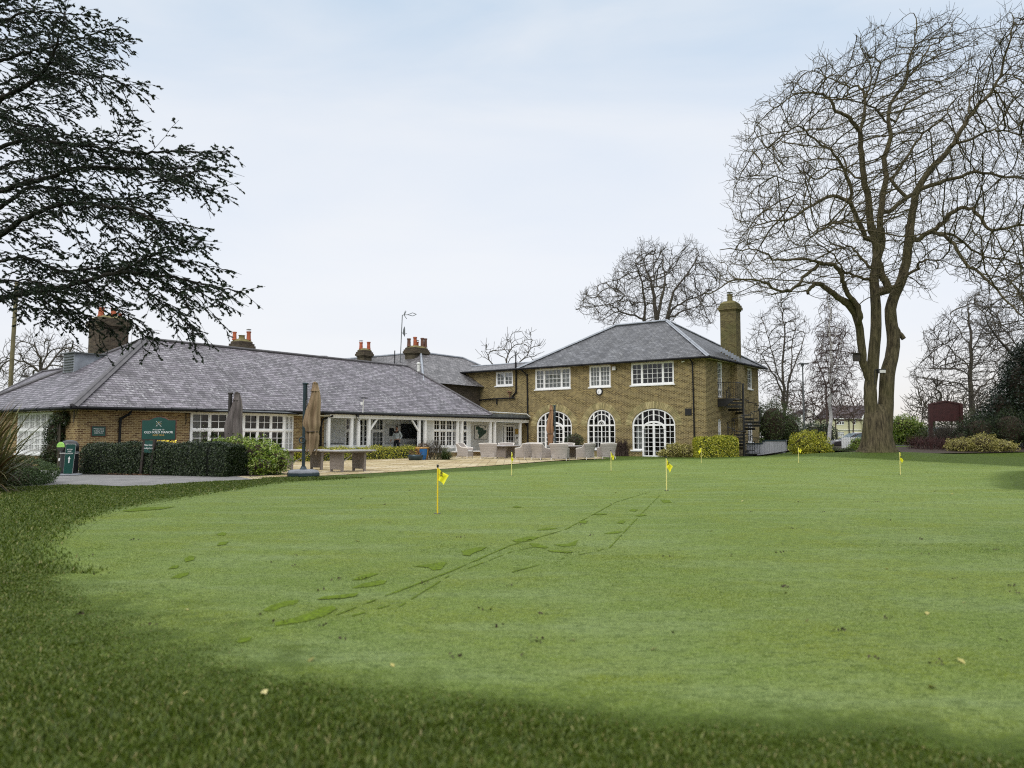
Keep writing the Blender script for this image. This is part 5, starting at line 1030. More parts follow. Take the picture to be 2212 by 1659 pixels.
# ---- wall clock, flood lights, camera
a, z = WB.M(q('d', 945, 750)); T = thing('wall_clock', 'round white clock with a black rim between the two storeys', 'clock', WB.P(a, z))
def disc(mb, W, a, z, r, d0, d1, n=28): mb.add([W.P(a + r * math.cos(2 * math.pi * i / n), z + r * math.sin(2 * math.pi * i / n), d) for d in (d0, d1) for i in range(n)], [tuple(range(n)), tuple(range(n, 2 * n))] + [(i, (i + 1) % n, n + (i + 1) % n, n + i) for i in range(n)])
mb = MB(); disc(mb, WB, a, z, .26, 0, .07); mb.build('rim', M['black'], T); mb = MB(); disc(mb, WB, a, z, .185, .07, .075); mb.build('face', M['white'], T)
mb = MB()
for k in range(12): t = k * math.pi / 6; mb.bar(WB.P(a + .15 * math.cos(t), z + .15 * math.sin(t), .078), WB.P(a + .19 * math.cos(t), z + .19 * math.sin(t), .078), .014, .004)
mb.build('numerals', M['black'], T); mb = MB(); mb.bar(WB.P(a, z, .08), WB.P(a + .10, z - .02, .08), .02, .004); mb.bar(WB.P(a, z, .084), WB.P(a + .07, z - .14, .084), .014, .004); mb.build('hands', M['mast'], T)
a, z = WB.M(q('d', 1090, 532)); T = thing('flood_light', 'white flood light on the brick wall under the eaves', 'flood light', WB.P(a, z)); mb = MB(); mb.wbox(WB, a - .12, a + .12, z - .12, z + .12, .08, .2); mb.build('housing', M['dirtywhite'], T); mb = MB(); mb.wbox(WB, a - .1, a + .1, z - .1, z + .06, .2, .206); mb.build('lamp_glass', M['curtain'], T); mb = MB(); mb.wbox(WB, a - .17, a - .1, z - .1, z - .04, 0, .12); mb.wbox(WB, a - .03, a + .03, z - .03, z + .03, 0, .08); mb.build('bracket', M['black'], T)
a, z = WB.M(q('e', 300, 655)); T = thing('security_camera', 'small white camera under the eaves left of the corner downpipe', 'security camera', WB.P(a, z)); mb = MB(); mb.tube([WB.P(a - .1, z, .12), WB.P(a + .08, z - .03, .2)], .045, 8); mb.build('body', M['white'], T); mb = MB(); mb.tube([WB.P(a - .02, z, .0), WB.P(a - .02, z + .02, .12)], .02, 6); mb.build('bracket', M['white'], T)
Wg = Wall(WA.P(0, 0, .5), WA.t, WA.n); a, zt_ = Wg.M(q('i', 745, 170)); _, zb_ = Wg.M(q('i', 737, 380)); T = thing('pole_light', 'thin white post with a flat flood light on the veranda gutter', 'flood light', Wg.P(a, zb_))
mb = MB(); mb.tube([Wg.P(a, zb_), Wg.P(a + .03, zt_)], .025, 8); mb.build('post', M['dirtywhite'], T); mb = MB(); mb.box(Wg.P(a + .08, zt_ + .06, .05), (.3, .2, .06), ax=(E2, unit(E1 * -1 + UZ * .5) if False else -E1, UZ)); mb.build('lamp_head', M['black'], T); mb = MB(); mb.box(Wg.P(a - .1, zt_ - .25, .0), (.1, .06, .16), ax=(E2, -E1, UZ)); mb.build('junction_box', M['white'], T)
mb = MB(); mb.box(Wg.P(a - .4, 2.42, .02), (.12, .12, .12), ax=(E2, -E1, UZ)); mb.tube([Wg.P(a - .35, 2.38), Wg.P(a - .2, 2.15, .02), Wg.P(a - .2, 1.95, .02)], .015, 5); mb.tube([Wg.P(a - .5, 2.35), Wg.P(a - .25, 2.1, .03)], .012, 5); mb.build('bracket', M['black'], T)
# hanging baskets and brackets
def bracket(W, a, z, label):
    T = thing('basket_bracket', label, 'bracket', W.P(a, z)); mb = MB(); mb.bar(W.P(a, z + .05, .02), W.P(a, z - .5, .02), .025); mb.tube([W.P(a, z, .02), W.P(a - .02, z + .02, .25), W.P(a - .05, z - .03, .42)], .012, 6); mb.tube([W.P(a, z - .35, .02), W.P(a, z - .2, .2), W.P(a - .02, z, .3)], .012, 6); mb.build('scroll', M['black'], T)
bracket(WA, *WA.M(q('k', 1092, 330)), 'black scrolled bracket on the corner of the long wing'); bracket(WA, *WA.M(q('h', 162, 385)), 'black scrolled bracket left of the bay window')
a, z = WAe.M(q('k', 930, 650)); T = thing('wall_basket', 'half round wire wall basket of grey plants at the corner', 'planter', WAe.P(a, z)); mb = MB()
for k in range(9): t = math.pi * k / 8; mb.tube([WAe.P(a + .3 * math.cos(t), z + .12, .05 + .28 * math.sin(t)), WAe.P(a + .2 * math.cos(t), z - .08, .05 + .2 * math.sin(t)), WAe.P(a, z - .18, .06)], .008, 4)
mb.tube([WAe.P(a + .3 * math.cos(t), z + .12, .05 + .28 * math.sin(t)) for t in np.linspace(0, math.pi, 12)], .012, 5); mb.build('wire_frame', M['black'], T); mb = MB(); mb.lathe(WAe.P(a, 0, .08), [(.03, z - .15), (.16, z - .08), (.22, z + .08), (.05, z + .1)], 14); mb.build('liner', M['soil'], T); basket1 = (T, WAe.P(a, z + .12, .15))
a, z = WA.M(q('h', 2070, 690), .35); T = thing('hanging_basket', 'dark hanging basket on the brick beside the tan parasol', 'hanging basket', WA.P(a, z, .35)); mb = MB(); mb.lathe(WA.P(a, 0, .35), [(.04, z - .16), (.15, z - .1), (.2, z + .02), (.19, z + .04), (.02, z + .03)], 16); mb.build('bowl', M['soil'], T); mb = MB()
for k in range(3): t = 2.1 * k; mb.tube([WA.P(a + .18 * math.cos(t), z + .02, .35 + .18 * math.sin(t)), WA.P(a, z + .6, .35)], .006, 4)
mb.tube([WA.P(a, z + .6, .35), WA.P(a, z + .62, .0)], .012, 5); mb.build('chain', M['black'], T); basket2 = (T, WA.P(a, z + .08, .35))
# pots on the terrace
p = gp(*q('i', 1622, 1072)); T = thing('plant_pot', 'glazed pot in orange with a blue panel beside the veranda post', 'pot', p)
M['orangeglaze'] = plain('orange_glaze', (.42, .24, .06), .25, 0, .15, 5); M['blueglaze'] = plain('blue_glaze', (.015, .11, .30), .3, 0, .15, 5)
pr = [(.25, .0), (.29, .1), (.35, .3), (.37, .5), (.38, .62), (.41, .66), (.41, .7), (.36, .71), (.34, .64)]
mb = MB(); mb.lathe(p, pr, 28); mb.build('body', M['orangeglaze'], T, smooth=True)
mb = MB(); n = 8; vs = [p + V((r_ + .006) * math.cos(t), (r_ + .006) * math.sin(t), z_) for r_, z_ in pr[:5] for t in np.linspace(-1.9, -.75, n)]; mb.add(vs, [(i * n + k, i * n + k + 1, (i + 1) * n + k + 1, (i + 1) * n + k) for i in range(4) for k in range(n - 1)]); mb.build('blue_panel', M['blueglaze'], T, fix=False)
pot1 = (T, p + UZ * .72)
p = gp(*q('i', 1518, 1080)); T = thing('plant_pot', 'low wide black bowl of plants left of the orange and blue pot', 'pot', p); mb = MB(); mb.lathe(p, [(.28, 0), (.36, .06), (.40, .2), (.42, .3), (.38, .32), (.3, .28)], 24); mb.build('body', M['mast'], T, smooth=True); pot2 = (T, p + UZ * .32)
# ---- aerial and dishes
p = dp(*q('m', 540, 480), 59.5); pt = dp(*q('m', 560, 98), 59.5); T = thing('television_aerial', 'tall thin aerial mast with a diamond shaped antenna beside the chimney cluster', 'aerial', p)
mb = MB(); mb.tube([p - UZ * .6, pt], .035, 6); mb.build('mast', M['felt'], T); mb = MB()
A_m = lambda x, y: dp(*q('m', x, y), 59.5)
for a, b_ in (((562, 98), (615, 95)), ((615, 95), (660, 76)), ((660, 76), (697, 91)), ((697, 91), (662, 107)), ((662, 107), (615, 95)), ((578, 100), (603, 135)), ((575, 95), (590, 55)), ((580, 97), (597, 62))): mb.tube([A_m(*a), A_m(*b_)], .025, 5)
mb.build('antenna', M['felt'], T)
c = A_m(566, 262); mb = MB(); mb.lathe((0, 0, 0), [(.02, 0), (.2, .03), (.38, .11), (.40, .12)], 16); Rm = np.stack([V(0, 0, 1), V(0, 1, 0), V(1, 0, .15)], 1); mb.v = [tuple(c + Rm @ V(*v)) for v in mb.v]; mb.build('dish', M['felt'], T); mb = MB(); mb.tube([A_m(555, 265), A_m(572, 288), A_m(605, 278)], .02, 5); mb.build('dish_arm', M['felt'], T)
p = dp(*q('m', 486, 520), 58.); T = thing('roof_vent_pipe', 'thin dark vent pipe on the rear slate roof', 'pipe', p); mb = MB(); mb.tube([p - UZ * .5, dp(*q('m', 486, 445), 58.)], .04, 6); mb.build('pipe', M['gutter'], T)
# ---- timber pole at the far left
p = dp(*q('a', 85, 780), 46.); T = thing('telegraph_pole', 'weathered timber pole behind the roof at the far left', 'pole', (p[0], p[1], 0)); mb = MB(); mb.tube([(p[0], p[1], -.2), (p[0], p[1], 5), (p[0] + .1, p[1], 10.5)], [.14, .125, .11], 10); mb.build('shaft', M['pole'], T); mb = MB(); mb.tube([(p[0] + .15, p[1], 7.2), (p[0] + .3, p[1], 7.2)], .05, 6); mb.build('fitting', M['steel'], T)
# ---- spiral stair
st = V(0, 0, 0); sc_ = WS.P(2.97, 0, 1.28); T = thing('spiral_stair', 'black iron spiral staircase climbing to the first floor door', 'staircase', sc_)
Rr = 1.05; zL = 3.70; nst = 17; mb = MB(); mb.tube([sc_ - UZ * .1, sc_ + UZ * (zL + 1.0)], .07, 10); mb.build('column', M['black'], T)
rail = []
for k in range(nst):
    z = .2 + (3.5 - .2) * k / (nst - 1); t1 = math.radians(180 - (3.5 - z) * 164) + .03; t0 = t1 + .42; mb = MB()
    P = [sc_ + V(.07 * math.cos(t0), .07 * math.sin(t0), 0)] + [sc_ + V(Rr * math.cos(t), Rr * math.sin(t), 0) for t in (t0, (t0 + t1) / 2, t1)] + [sc_ + V(.07 * math.cos(t1), .07 * math.sin(t1), 0)]
    n = len(P); mb.add([p + UZ * (z - .045) for p in P] + [p + UZ * z for p in P], [tuple(range(n))[::-1], tuple(range(n, 2 * n))] + [(i, (i + 1) % n, n + (i + 1) % n, n + i) for i in range(n)])
    off = V(-math.sin(t0), math.cos(t0), 0) * -.02; mb.hexa([p + UZ * zz for zz in (z - .15, z - .046) for p in (P[0], P[1], P[1] + off, P[0] + off)])
    mb.build('tread', M['black'], T)
    for f in (.75, .3):
        t = t1 + (t0 - t1) * f; zz = z + .2 * (.5 - f); b_ = sc_ + V(Rr * .98 * math.cos(t), Rr * .98 * math.sin(t), 0); mb = MB(); mb.tube([b_ + UZ * (z - .03), b_ + UZ * (zz + .92)], .014, 5); mb.build('baluster', M['black'], T); rail.append(b_ + UZ * (zz + .92))
mb = MB(); mb.tube(rail, .022, 6); mb.build('handrail', M['black'], T)
mb = MB(); mb.wbox(WS, 1.85, 3.35, zL - .1, zL, .02, 1.2); mb.build('landing', M['black'], T)
mb = MB(); mb.hexa([WS.P(a, z, d) for z, dd in ((zL - .5, .5), (zL - .1, 1.1)) for a, d in ((1.86, .02), (1.96, .02), (1.96, dd), (1.86, dd))]); mb.build('landing_bracket', M['black'], T)
for a in np.arange(1.88, 3.0, .14): mb = MB(); mb.tube([WS.P(a, zL, 1.17), WS.P(a, zL + 1.02, 1.17)], .014, 5); mb.build('baluster', M['black'], T)
for d_ in np.arange(.1, 1.1, .16): mb = MB(); mb.tube([WS.P(1.88, zL, d_), WS.P(1.88, zL + 1.02, d_)], .012, 5); mb.build('baluster', M['black'], T)
mb = MB(); mb.tube([WS.P(1.88, zL + 1.02, .02), WS.P(1.88, zL + 1.02, 1.17), WS.P(3.0, zL + 1.02, 1.17)], .022, 6); mb.build('landing_rail', M['black'], T)
# ---- grey boarded screen with dark coping
cp = [gp(1628, 985, 0)[:2], gp(*q('e', 905, 1492))[:2], gp(*q('e', 968, 1488))[:2], (17.9, 52.3), (19.3, 53.0), (20.3, 54.6), (20.6, 57)]
cp = [(15.3, 51.2), (16.2, 51.55), (16.5, 51.75), (17.3, 51.85), (18.15, 52.2), (18.6, 53.2), (18.95, 55.)]; T = thing('boarded_screen', 'grey vertical boarded screen with a dark coping right of the stair', 'fence', (17.5, 52.4, 0)); mb = MB(); mc = MB()
M['greyboard'] = plain('grey_painted_boards', (.34, .345, .37), .7, 0, .08, 3)
S = []; 
for a, b_ in zip(cp[:-1], cp[1:]):
    L = math.hypot(b_[0] - a[0], b_[1] - a[1]); n = max(1, round(L / .16))
    for k in range(n): S.append((a[0] + (b_[0] - a[0]) * k / n, a[1] + (b_[1] - a[1]) * k / n))
S.append(cp[-1]); hz = lambda x: .80 + .20 * float(sm((x - 16.35) / .35))
for i in range(len(S) - 1):
    a, b_ = V(*S[i], 0), V(*S[i + 1], 0); d = unit(b_ - a); z = hz((a[0] + b_[0]) / 2); g0 = float(gh(a[0], a[1])) - .05
    mb.box((a + b_) / 2 + UZ * (g0 + z) / 2, (np.linalg.norm(b_ - a) - .012, .03 + .012 * (i % 2), z - g0), ax=(d, np.cross(UZ, d), UZ))
    mc.box((a + b_) / 2 + UZ * (z + .035), (np.linalg.norm(b_ - a) + .02, .14 + .001 * (i % 3), .07), ax=(d, np.cross(UZ, d), UZ))
mb.build('boards', M['greyboard'], T); mc.build('coping', M['mast'], T)
gx, gy = gp(*q('e', 885, 1495))[:2]; T = thing('iron_gate', 'small black scrolled iron gate at the foot of the stair', 'gate', (gx, gy, 0)); mb = MB(); gb = V(gx, gy, 0)
for k in range(7): mb.tube([gb + V(-.6 + k * .16, .1 * k * .3, 0), gb + V(-.6 + k * .16, .1 * k * .3, 1.0)], .012, 5)
mb.tube([gb + V(-.6, 0, 1.0), gb + V(.4, .18, 1.0)], .02, 6); mb.tube([gb + V(-.6, 0, .12), gb + V(.4, .18, .12)], .015, 6)
for zc_ in (.9, .55, .2): mb.tube([gb + V(.45 + .07 * math.cos(t), .2, zc_ + .07 * math.sin(t)) for t in np.linspace(0, 5, 12)], .012, 5)
mb.build('ironwork', M['black'], T)
# ---- lamp post, board, fence, cars, houses
p = dp(1738, 960, 72.); zt_ = dp(1738, 787, 72.)[2]; T = thing('street_lamp', 'slim dark lamp column between the clubhouse and the birch', 'lamp post', (p[0], p[1], .5)); mb = MB(); mb.tube([(p[0], p[1], .4), (p[0], p[1], 2.2), (p[0], p[1], 2.25), (p[0], p[1], zt_)], [.13, .12, .085, .06], 8); mb.build('column', M['felt'], T); mb = MB(); mb.box((p[0] + .1, p[1], zt_ + .05), (.85, .4, .12)); mb.box((p[0], p[1], zt_ - .1), (.2, .2, .2)); mb.build('lamp_head', M['felt'], T)
G_ = lambda x, y: q('g', x, y)
Yb = 56.; x0, z1 = dp(*G_(556, 815), Yb)[[0, 2]]; x1, z0 = dp(*G_(886, 985), Yb)[[0, 2]]; ztp = dp(*G_(720, 785), Yb)[2]; xm_ = (x0 + x1) / 2; T = thing('sign_board', 'dark red gabled board on two posts above the shrubs', 'sign board', (xm_, Yb, .5)); Wk = Wall(V(0, Yb, 0), RX, V(0, -1, 0))
mb = MB(); slab(mb, Wk, [(x0, z0), (x1, z0), (x1, z1), (xm_, ztp), (x0, z1)], -.05, .05); mb.build('board', M['maroon'], T)
mb = MB(); mb.ribbon(Wk, [(x0 - .05, z1 + .03), (xm_, ztp + .05), (x1 + .05, z1 + .03)], .12, -.08, .09); mb.build('gable_trim', M['maroon'], T)
for x in (x0 + .05, x1 - .05): mb = MB(); mb.wbox(Wk, x - .12, x + .1, .3, z1 + .05, -.12, .12); mb.build('post', M['maroon'], T)
L_ = lambda x, y: q('l', x, y)
T = thing('picket_fence', 'white picket fence beside the big tree trunk', 'fence', dp(1830, 970, 52.) * V(1, 1, 0) + UZ * .4); k = 0
xs_ = [dp(*L_(975 + i * 41.5, 950), 52.)[0] for i in range(20)]; zt_, zm_, zb_ = (dp(*L_(1100, y), 52.)[2] for y in (878, 948, 1085))
for x in xs_: mb = MB(); w_ = .085 / 2 * 1.6; mb.hexa([V(x + a * w_, 52 + b * .012, z) for z in (zb_, zt_ - .06) for a, b in ((-1, -1), (1, -1), (1, 1), (-1, 1))]); mb.hexa([V(x + a * w_ * (1 if z < zt_ - .03 else .3), 52 + b * .012, z) for z in (zt_ - .06, zt_) for a, b in ((-1, -1), (1, -1), (1, 1), (-1, 1))]); mb.build('picket', M['white'], T)
for z in (zm_, zb_ + .25): mb = MB(); mb.box(((xs_[0] + xs_[-1]) / 2, 52.045, z), (xs_[-1] - xs_[0] + .1, .05, .12)); mb.build('rail', M['white'], T)
def carpaint(n, c): m, nt, b = mk(n); b.inputs['Base Color'].default_value = c4(c); b.inputs['Roughness'].default_value = .25; b.inputs['Metallic'].default_value = .3; b.inputs['Coat Weight'].default_value = .6; return m
M['car1'] = carpaint('dark_plum_paint', (.022, .014, .016)); M['car2'] = carpaint('white_car_paint', (.55, .57, .6)); M['car3'] = carpaint('silver_paint', (.4, .42, .45)); M['cglass'] = plain('car_glass', (.10, .15, .17), .06, 0, .2, 1); M['tyre'] = plain('tyre_rubber', (.012, .012, .013), .8)
def car(name, label, origin, rz, paint, kind='hatch', L=4.3):
    T = thing(name, label, 'car', origin, 'cars in the car park'); O = V(*origin); cr, sr = math.cos(rz), math.sin(rz)
    R_ = lambda x, y, z: O + V(x * cr - y * sr, x * sr + y * cr, z); k = L / 4.3
    bt = [(-2.13, .45), (-2.15, .7), (-2.0, .86), (-1.2, .97), (-.35, 1.02), (.6, 1.03), (1.5, 1.03), (2.08, .98), (2.15, .7), (2.12, .42)]
    rows = []
    mb = MB(); n = len(bt); sec = []
    for y, ins in ((-.88, 0), (-.80, .0), (.80, 0), (.88, 0)):
        sec.append([R_(x * k * (1 if abs(y) < .85 else .985), y, z - (.0 if abs(y) < .85 else .04)) for x, z in bt] + [R_(x * k, y, .28) for x in (1.9, -1.9)])
    m_ = len(sec[0]); mb.add([p for s in sec for p in s], [(j * m_ + i, j * m_ + (i + 1) % m_, (j + 1) * m_ + (i + 1) % m_, (j + 1) * m_ + i) for j in range(3) for i in range(m_)] + [tuple(range(m_)), tuple(3 * m_ + i for i in range(m_))[::-1]]); mb.build('body', M[paint], T, bevel=.03)
    cab = [(-1.05, .97), (-.30, 1.42), (.2, 1.49), (.9, 1.48), (1.5, 1.38), (1.95, 1.02)]; mb = MB(); A = [R_(x * k, -.74 if z > 1.1 else -.82, z) for x, z in cab]; B = [R_(x * k, .74 if z > 1.1 else .82, z) for x, z in cab]; n = len(cab)
    mb.add(A + B, [tuple(range(n))[::-1], tuple(range(n, 2 * n))] + [(i, i + 1, n + i + 1, n + i) for i in range(n - 1)]); mb.build('roof', M[paint], T, bevel=.03)
    for s in (-1, 1):
        for P in (((-.80, 1.03), (-.22, 1.38), (.28, 1.43), (.34, 1.04)), ((.44, 1.04), (.38, 1.43), (.95, 1.42), (1.15, 1.06)), ((1.24, 1.07), (1.06, 1.41), (1.42, 1.34), (1.7, 1.08))):
            mb = MB(); mb.add([R_(x * k, s * (.835 - (z - 1.03) * .2), z) for x, z in P], [(0, 1, 2, 3)]); mb.build('side_window', M['cglass'], T, fix=False)
    mb = MB(); mb.add([R_(-1.02 * k, -.72, 1.01), R_(-1.02 * k, .72, 1.01), R_(-.33 * k, .66, 1.415), R_(-.33 * k, -.66, 1.415)], [(0, 1, 2, 3)]); mb.v = [tuple(V(*v) + (R_(-.02, 0, .02) - O)) for v in mb.v]; mb.build('windscreen', M['cglass'], T, fix=False)
    for x in (-1.3, 1.3):
        for s in (-1, 1): mb = MB(); mb.tube([R_(x * k, s * .72, .32), R_(x * k, s * .9, .32)], .32, 18); w = mb.build('wheel', M['tyre'], T); mb = MB(); mb.tube([R_(x * k, s * .9, .32), R_(x * k, s * .91, .32)], .2, 12); mb.build('rim', M['steel'], w)
    for s in (-1, 1): mb = MB(); mb.box(R_(-2.1 * k, s * .62, .68), (.1, .3, .13), rz=rz); mb.build('headlight', M['curtain'], T)
    return T
def gz_(x, y): return float(gh(x, y)) + .03
x_ = dp(*L_(635, 960), 56.)[0] + 2.15; car('parked_car', 'dark hatchback parked behind the white picket fence', (x_ + .3, 56., dp(*L_(1200, 795), 56.)[2] - 1.49), 0., 'car1')
pv = dp(*L_(615, 905), 84.); car('parked_car', 'white car seen end on beyond the round yellow-green bush', (pv[0], 84., dp(*L_(615, 830), 84.)[2] - 1.49), math.pi / 2, 'car2', L=4.)
pv = dp(2005, 935, 70.); car('parked_car', 'pale car mostly hidden behind the red stemmed shrubs right of the trunk', (pv[0], 70., gz_(30, 70)), .1, 'car3')
M['creamwall'] = plain('cream_render', (.52, .50, .33), .8, 0, .06, 1); M['pinkwhite'] = plain('white_render', (.62, .60, .58), .8, 0, .06, 1); M['redroof'] = slatemat('dark_red_tiles', (.035, .02, .022), (.06, .035, .036), (.08, .06, .05), .3, .25, .2, .02)
def house(label, Y_, x0, x1, z0, ze_, zr, wins, gables, wallm, group=None, depth=8.):
    T = thing('house', label, 'house', ((x0 + x1) / 2, Y_, z0), group); W = Wall(V(0, Y_, 0), RX, V(0, -1, 0)); mb = MB(); mb.hexa([V(x, y, z) for z in (z0 - .5, ze_) for x, y in ((x0, Y_), (x1, Y_), (x1, Y_ + depth), (x0, Y_ + depth))])
    for gx0, gx1, gz in gables:
        mb.wbox(W, gx0, gx1, z0 - .5, ze_, .0, .8); mb.add([W.P(gx0, ze_, .8), W.P(gx1, ze_, .8), W.P((gx0 + gx1) / 2, gz, .8)], [(0, 1, 2)])
    mb.build('wall', M[wallm], T)
    if zr:
        mb = MB(); o = .4; mb.quad(V(x0 - o, Y_ - o, ze_), V(x1 + o, Y_ - o, ze_), V(x1 - 1, Y_ + depth / 2, zr), V(x0 + 1., Y_ + depth / 2, zr)); mb.quad(V(x1 + o, Y_ + depth, ze_), V(x0 - o, Y_ + depth, ze_), V(x0 + 1., Y_ + depth / 2, zr), V(x1 - 1, Y_ + depth / 2, zr)); mb.quad(V(x0 - o, Y_ - o, ze_), V(x0 + 1, Y_ + depth / 2, zr), V(x0 - o, Y_ + depth, ze_)); mb.quad(V(x1 + o, Y_ - o, ze_), V(x1 - 1, Y_ + depth / 2, zr), V(x1 + o, Y_ + depth, ze_))
        for gx0, gx1, gz in gables:
            xm = (gx0 + gx1) / 2
            for g in (gx0 - .3, gx1 + .3): mb.quad(W.P(g, ze_ - .2, 1.), W.P(xm, gz + .08, 1.), W.P(xm, gz + .08, -4), W.P(g, ze_ - .2, -4))
        r_ = mb.build('roof', M['redroof'], T, fix=False)
        mb = MB(); mb.wbox(W, x0 - .4, x1 + .4, ze_ - .15, ze_ - .01, .35, .5)
        for gx0, gx1, gz in gables: xm = (gx0 + gx1) / 2; mb.ribbon(W, [(gx0 - .3, ze_ - .2), (xm, gz + .05), (gx1 + .3, ze_ - .2)], .28, .98, 1.06)
        mb.build('barge_board', M['white'], T)
    for a0_, a1_, b0_, b1_, n_, pr in wins:
        mb = MB(); mb.wbox(W, a0_, a1_, b0_, b1_, pr, pr + .06); o = mb.build('window', M['white'], T); g = MB(); w_ = (a1_ - a0_) / n_
        for i in range(n_):
            for j in range(2): g.wbox(W, a0_ + w_ * i + .1, a0_ + w_ * (i + 1) - .05, b0_ + .12 + (b1_ - b0_ - .1) * (.58 * j), b0_ + (b1_ - b0_) * (.55 if j == 0 else .94), pr + .06, pr + .07)
        g.build('pane', M['screen'], o)
    return T
YH = 140.; hx = lambda x: dp(*L_(x, 700), YH)[0]; hz_ = lambda y: dp(*L_(1000, y), YH)[2]
house('cream two storey house with a dark red tiled roof left of the big trunk', YH, hx(790), hx(1700), hz_(960), hz_(545), hz_(300), [(hx(868), hx(1000), hz_(662), hz_(556), 3, 0), (hx(1162), hx(1206), hz_(660), hz_(556), 1, 0), (hx(1322), hx(1400), hz_(665), hz_(548), 2, .8), (hx(885), hx(992), hz_(866), hz_(785), 3, 0), (hx(1135), hx(1245), hz_(890), hz_(790), 2, 0)], [(hx(1300), hx(1460), hz_(395))], 'creamwall')
T_h = [o for o in bpy.data.objects if o.name == 'house'][0]
mb = MB(); Wh = Wall(V(0, YH, 0), RX, V(0, -1, 0)); mb.wbox(Wh, hx(880), hx(1330), hz_(757), hz_(745), 0, .15); mb.wbox(Wh, hx(1255), hx(1268), hz_(545), hz_(380), -2.2, .3) if False else None; mb.build('string_course', M['dirtywhite'], T_h); mb = MB(); mb.tube([Wh.P(hx(1083), hz_(820), .15), Wh.P(hx(1083), hz_(548), .15)], .1, 6); mb.build('downpipe', M['black'], T_h)
YH = 150.
house('white rendered house with a steep gable beside the lamp column', YH, hx(215), hx(500), hz_(960), hz_(520), hz_(400), [(hx(360), hx(395), hz_(640), hz_(555), 1, .8), (hx(415), hx(450), hz_(640), hz_(555), 1, .8)], [(hx(215), hx(500), hz_(385))], 'pinkwhite')
# bird box and lights on the big tree
p = dp(*U_pt(955, 880), 44.6) if False else dp(*q('u', 955, 880), 44.6); T = thing('bird_box', 'small dark wooden bird box on the left stem of the big tree', 'bird box', p); mb = MB(); mb.box(p, (.34, .22, .42)); mb.build('box', M['wood_dark'], T); mb = MB(); mb.box(p + V(-.02, -.05, .24), (.42, .34, .04)); mb.build('lid', M['wood_dark'], T); mb = MB(); mb.tube([p + V(-.02, -.112, .06), p + V(-.02, -.116, .06)], .05, 10); mb.build('entrance', M['black'], T)
p = dp(*q('u', 1120, 970), 44.2); T = thing('flood_light', 'black flood light clamped to the right stem of the big tree', 'flood light', p); mb = MB(); mb.box(p, (.44, .2, .24)); mb.build('housing', M['black'], T); mb = MB(); mb.box(p + V(0.03, -.102, -.02), (.34, .01, .16)); mb.build('lamp_glass', M['curtain'], T); mb = MB(); mb.tube([p + V(-.28, .1, .1), p + V(-.1, .1, .0)], .04, 6); mb.tube([p + V(-.3, .15, .1), p + V(-.32, .15, -.7)], .02, 5); mb.build('bracket', M['black'], T)
# ================================================================ PERSON
M['skin'] = plain('skin', (.42, .24, .17), .55, 0, .08, 12); M['sweater'] = plain('light_grey_marl_jumper', (.52, .56, .56), .95, 0, .14, 60); M['yoke'] = plain('dark_brown_grey_yoke', (.07, .052, .052), .95, 0, .15, 50); M['trousers'] = plain('black_trousers', (.010, .010, .013), .9); M['hair'] = plain('dark_hair', (.015, .010, .008), .8, 0, .4, 60); M['shoe'] = plain('dark_shoe', (.02, .02, .022), .5); M['lips'] = plain('lips', (.30, .12, .10), .5)
def skin_mesh(nodes, sub=2):
    """nodes: (pos, rx, ry, parent)"""
    me = bpy.data.meshes.new('tmp'); me.from_pydata([n[0] for n in nodes], [(i, n[3]) for i, n in enumerate(nodes) if n[3] >= 0], []); o = bpy.data.objects.new('tmp', me); COL.objects.link(o)
    o.modifiers.new('s', 'SKIN').use_smooth_shade = True; o.modifiers.new('u', 'SUBSURF').levels = sub
    if not me.skin_vertices: me.attributes
    bm = bmesh.new(); bm.from_mesh(me); lay = bm.verts.layers.skin.verify(); bm.verts.ensure_lookup_table()
    for i, v in enumerate(bm.verts): v[lay].radius = (nodes[i][1], nodes[i][2]); v[lay].use_root = (i == 0)
    bm.to_mesh(me); bm.free(); dg = bpy.context.evaluated_depsgraph_get(); dg.update(); r = bpy.data.meshes.new_from_object(o.evaluated_get(dg)); bpy.data.objects.remove(o); return r
def put(parent, name, me, mat, Mx, O):
    for v in me.vertices: v.co = Vector(O + Mx @ np.array(v.co) - ORG[parent.name])
    me.materials.clear(); me.materials.append(mat); me.polygons.foreach_set('use_smooth', [True] * len(me.polygons)); return link_mesh(name, me, parent)
pf = dp(857, 980, float(WA.P(18.95, 0, -.95)[1])) * V(1, 1, 0); zf_ = .2
zhead = dp(857, 920.5, pf[1])[2]; SCL = (zhead - zf_) / 1.80
T = thing('person', 'bearded man in a dark cap and grey jumper with dark yoke walking on the veranda', 'person', pf + UZ * zf_)
th = math.radians(-28); Mx = np.array([[math.cos(th), -math.sin(th), 0], [math.sin(th), math.cos(th), 0], [0, 0, 1]]) * SCL; O = pf + UZ * zf_
B_ = [((0, 0, .95), .15, .105, -1), ((0, 0, 1.10), .135, .10, 0), ((0, 0, 1.28), .165, .115, 1), ((0, .01, 1.43), .13, .09, 2), ((0, 0, 1.52), .058, .058, 3), ((0, -.025, 1.60), .066, .075, 4), ((0, -.03, 1.68), .078, .095, 5), ((0, -.02, 1.76), .06, .075, 6)]
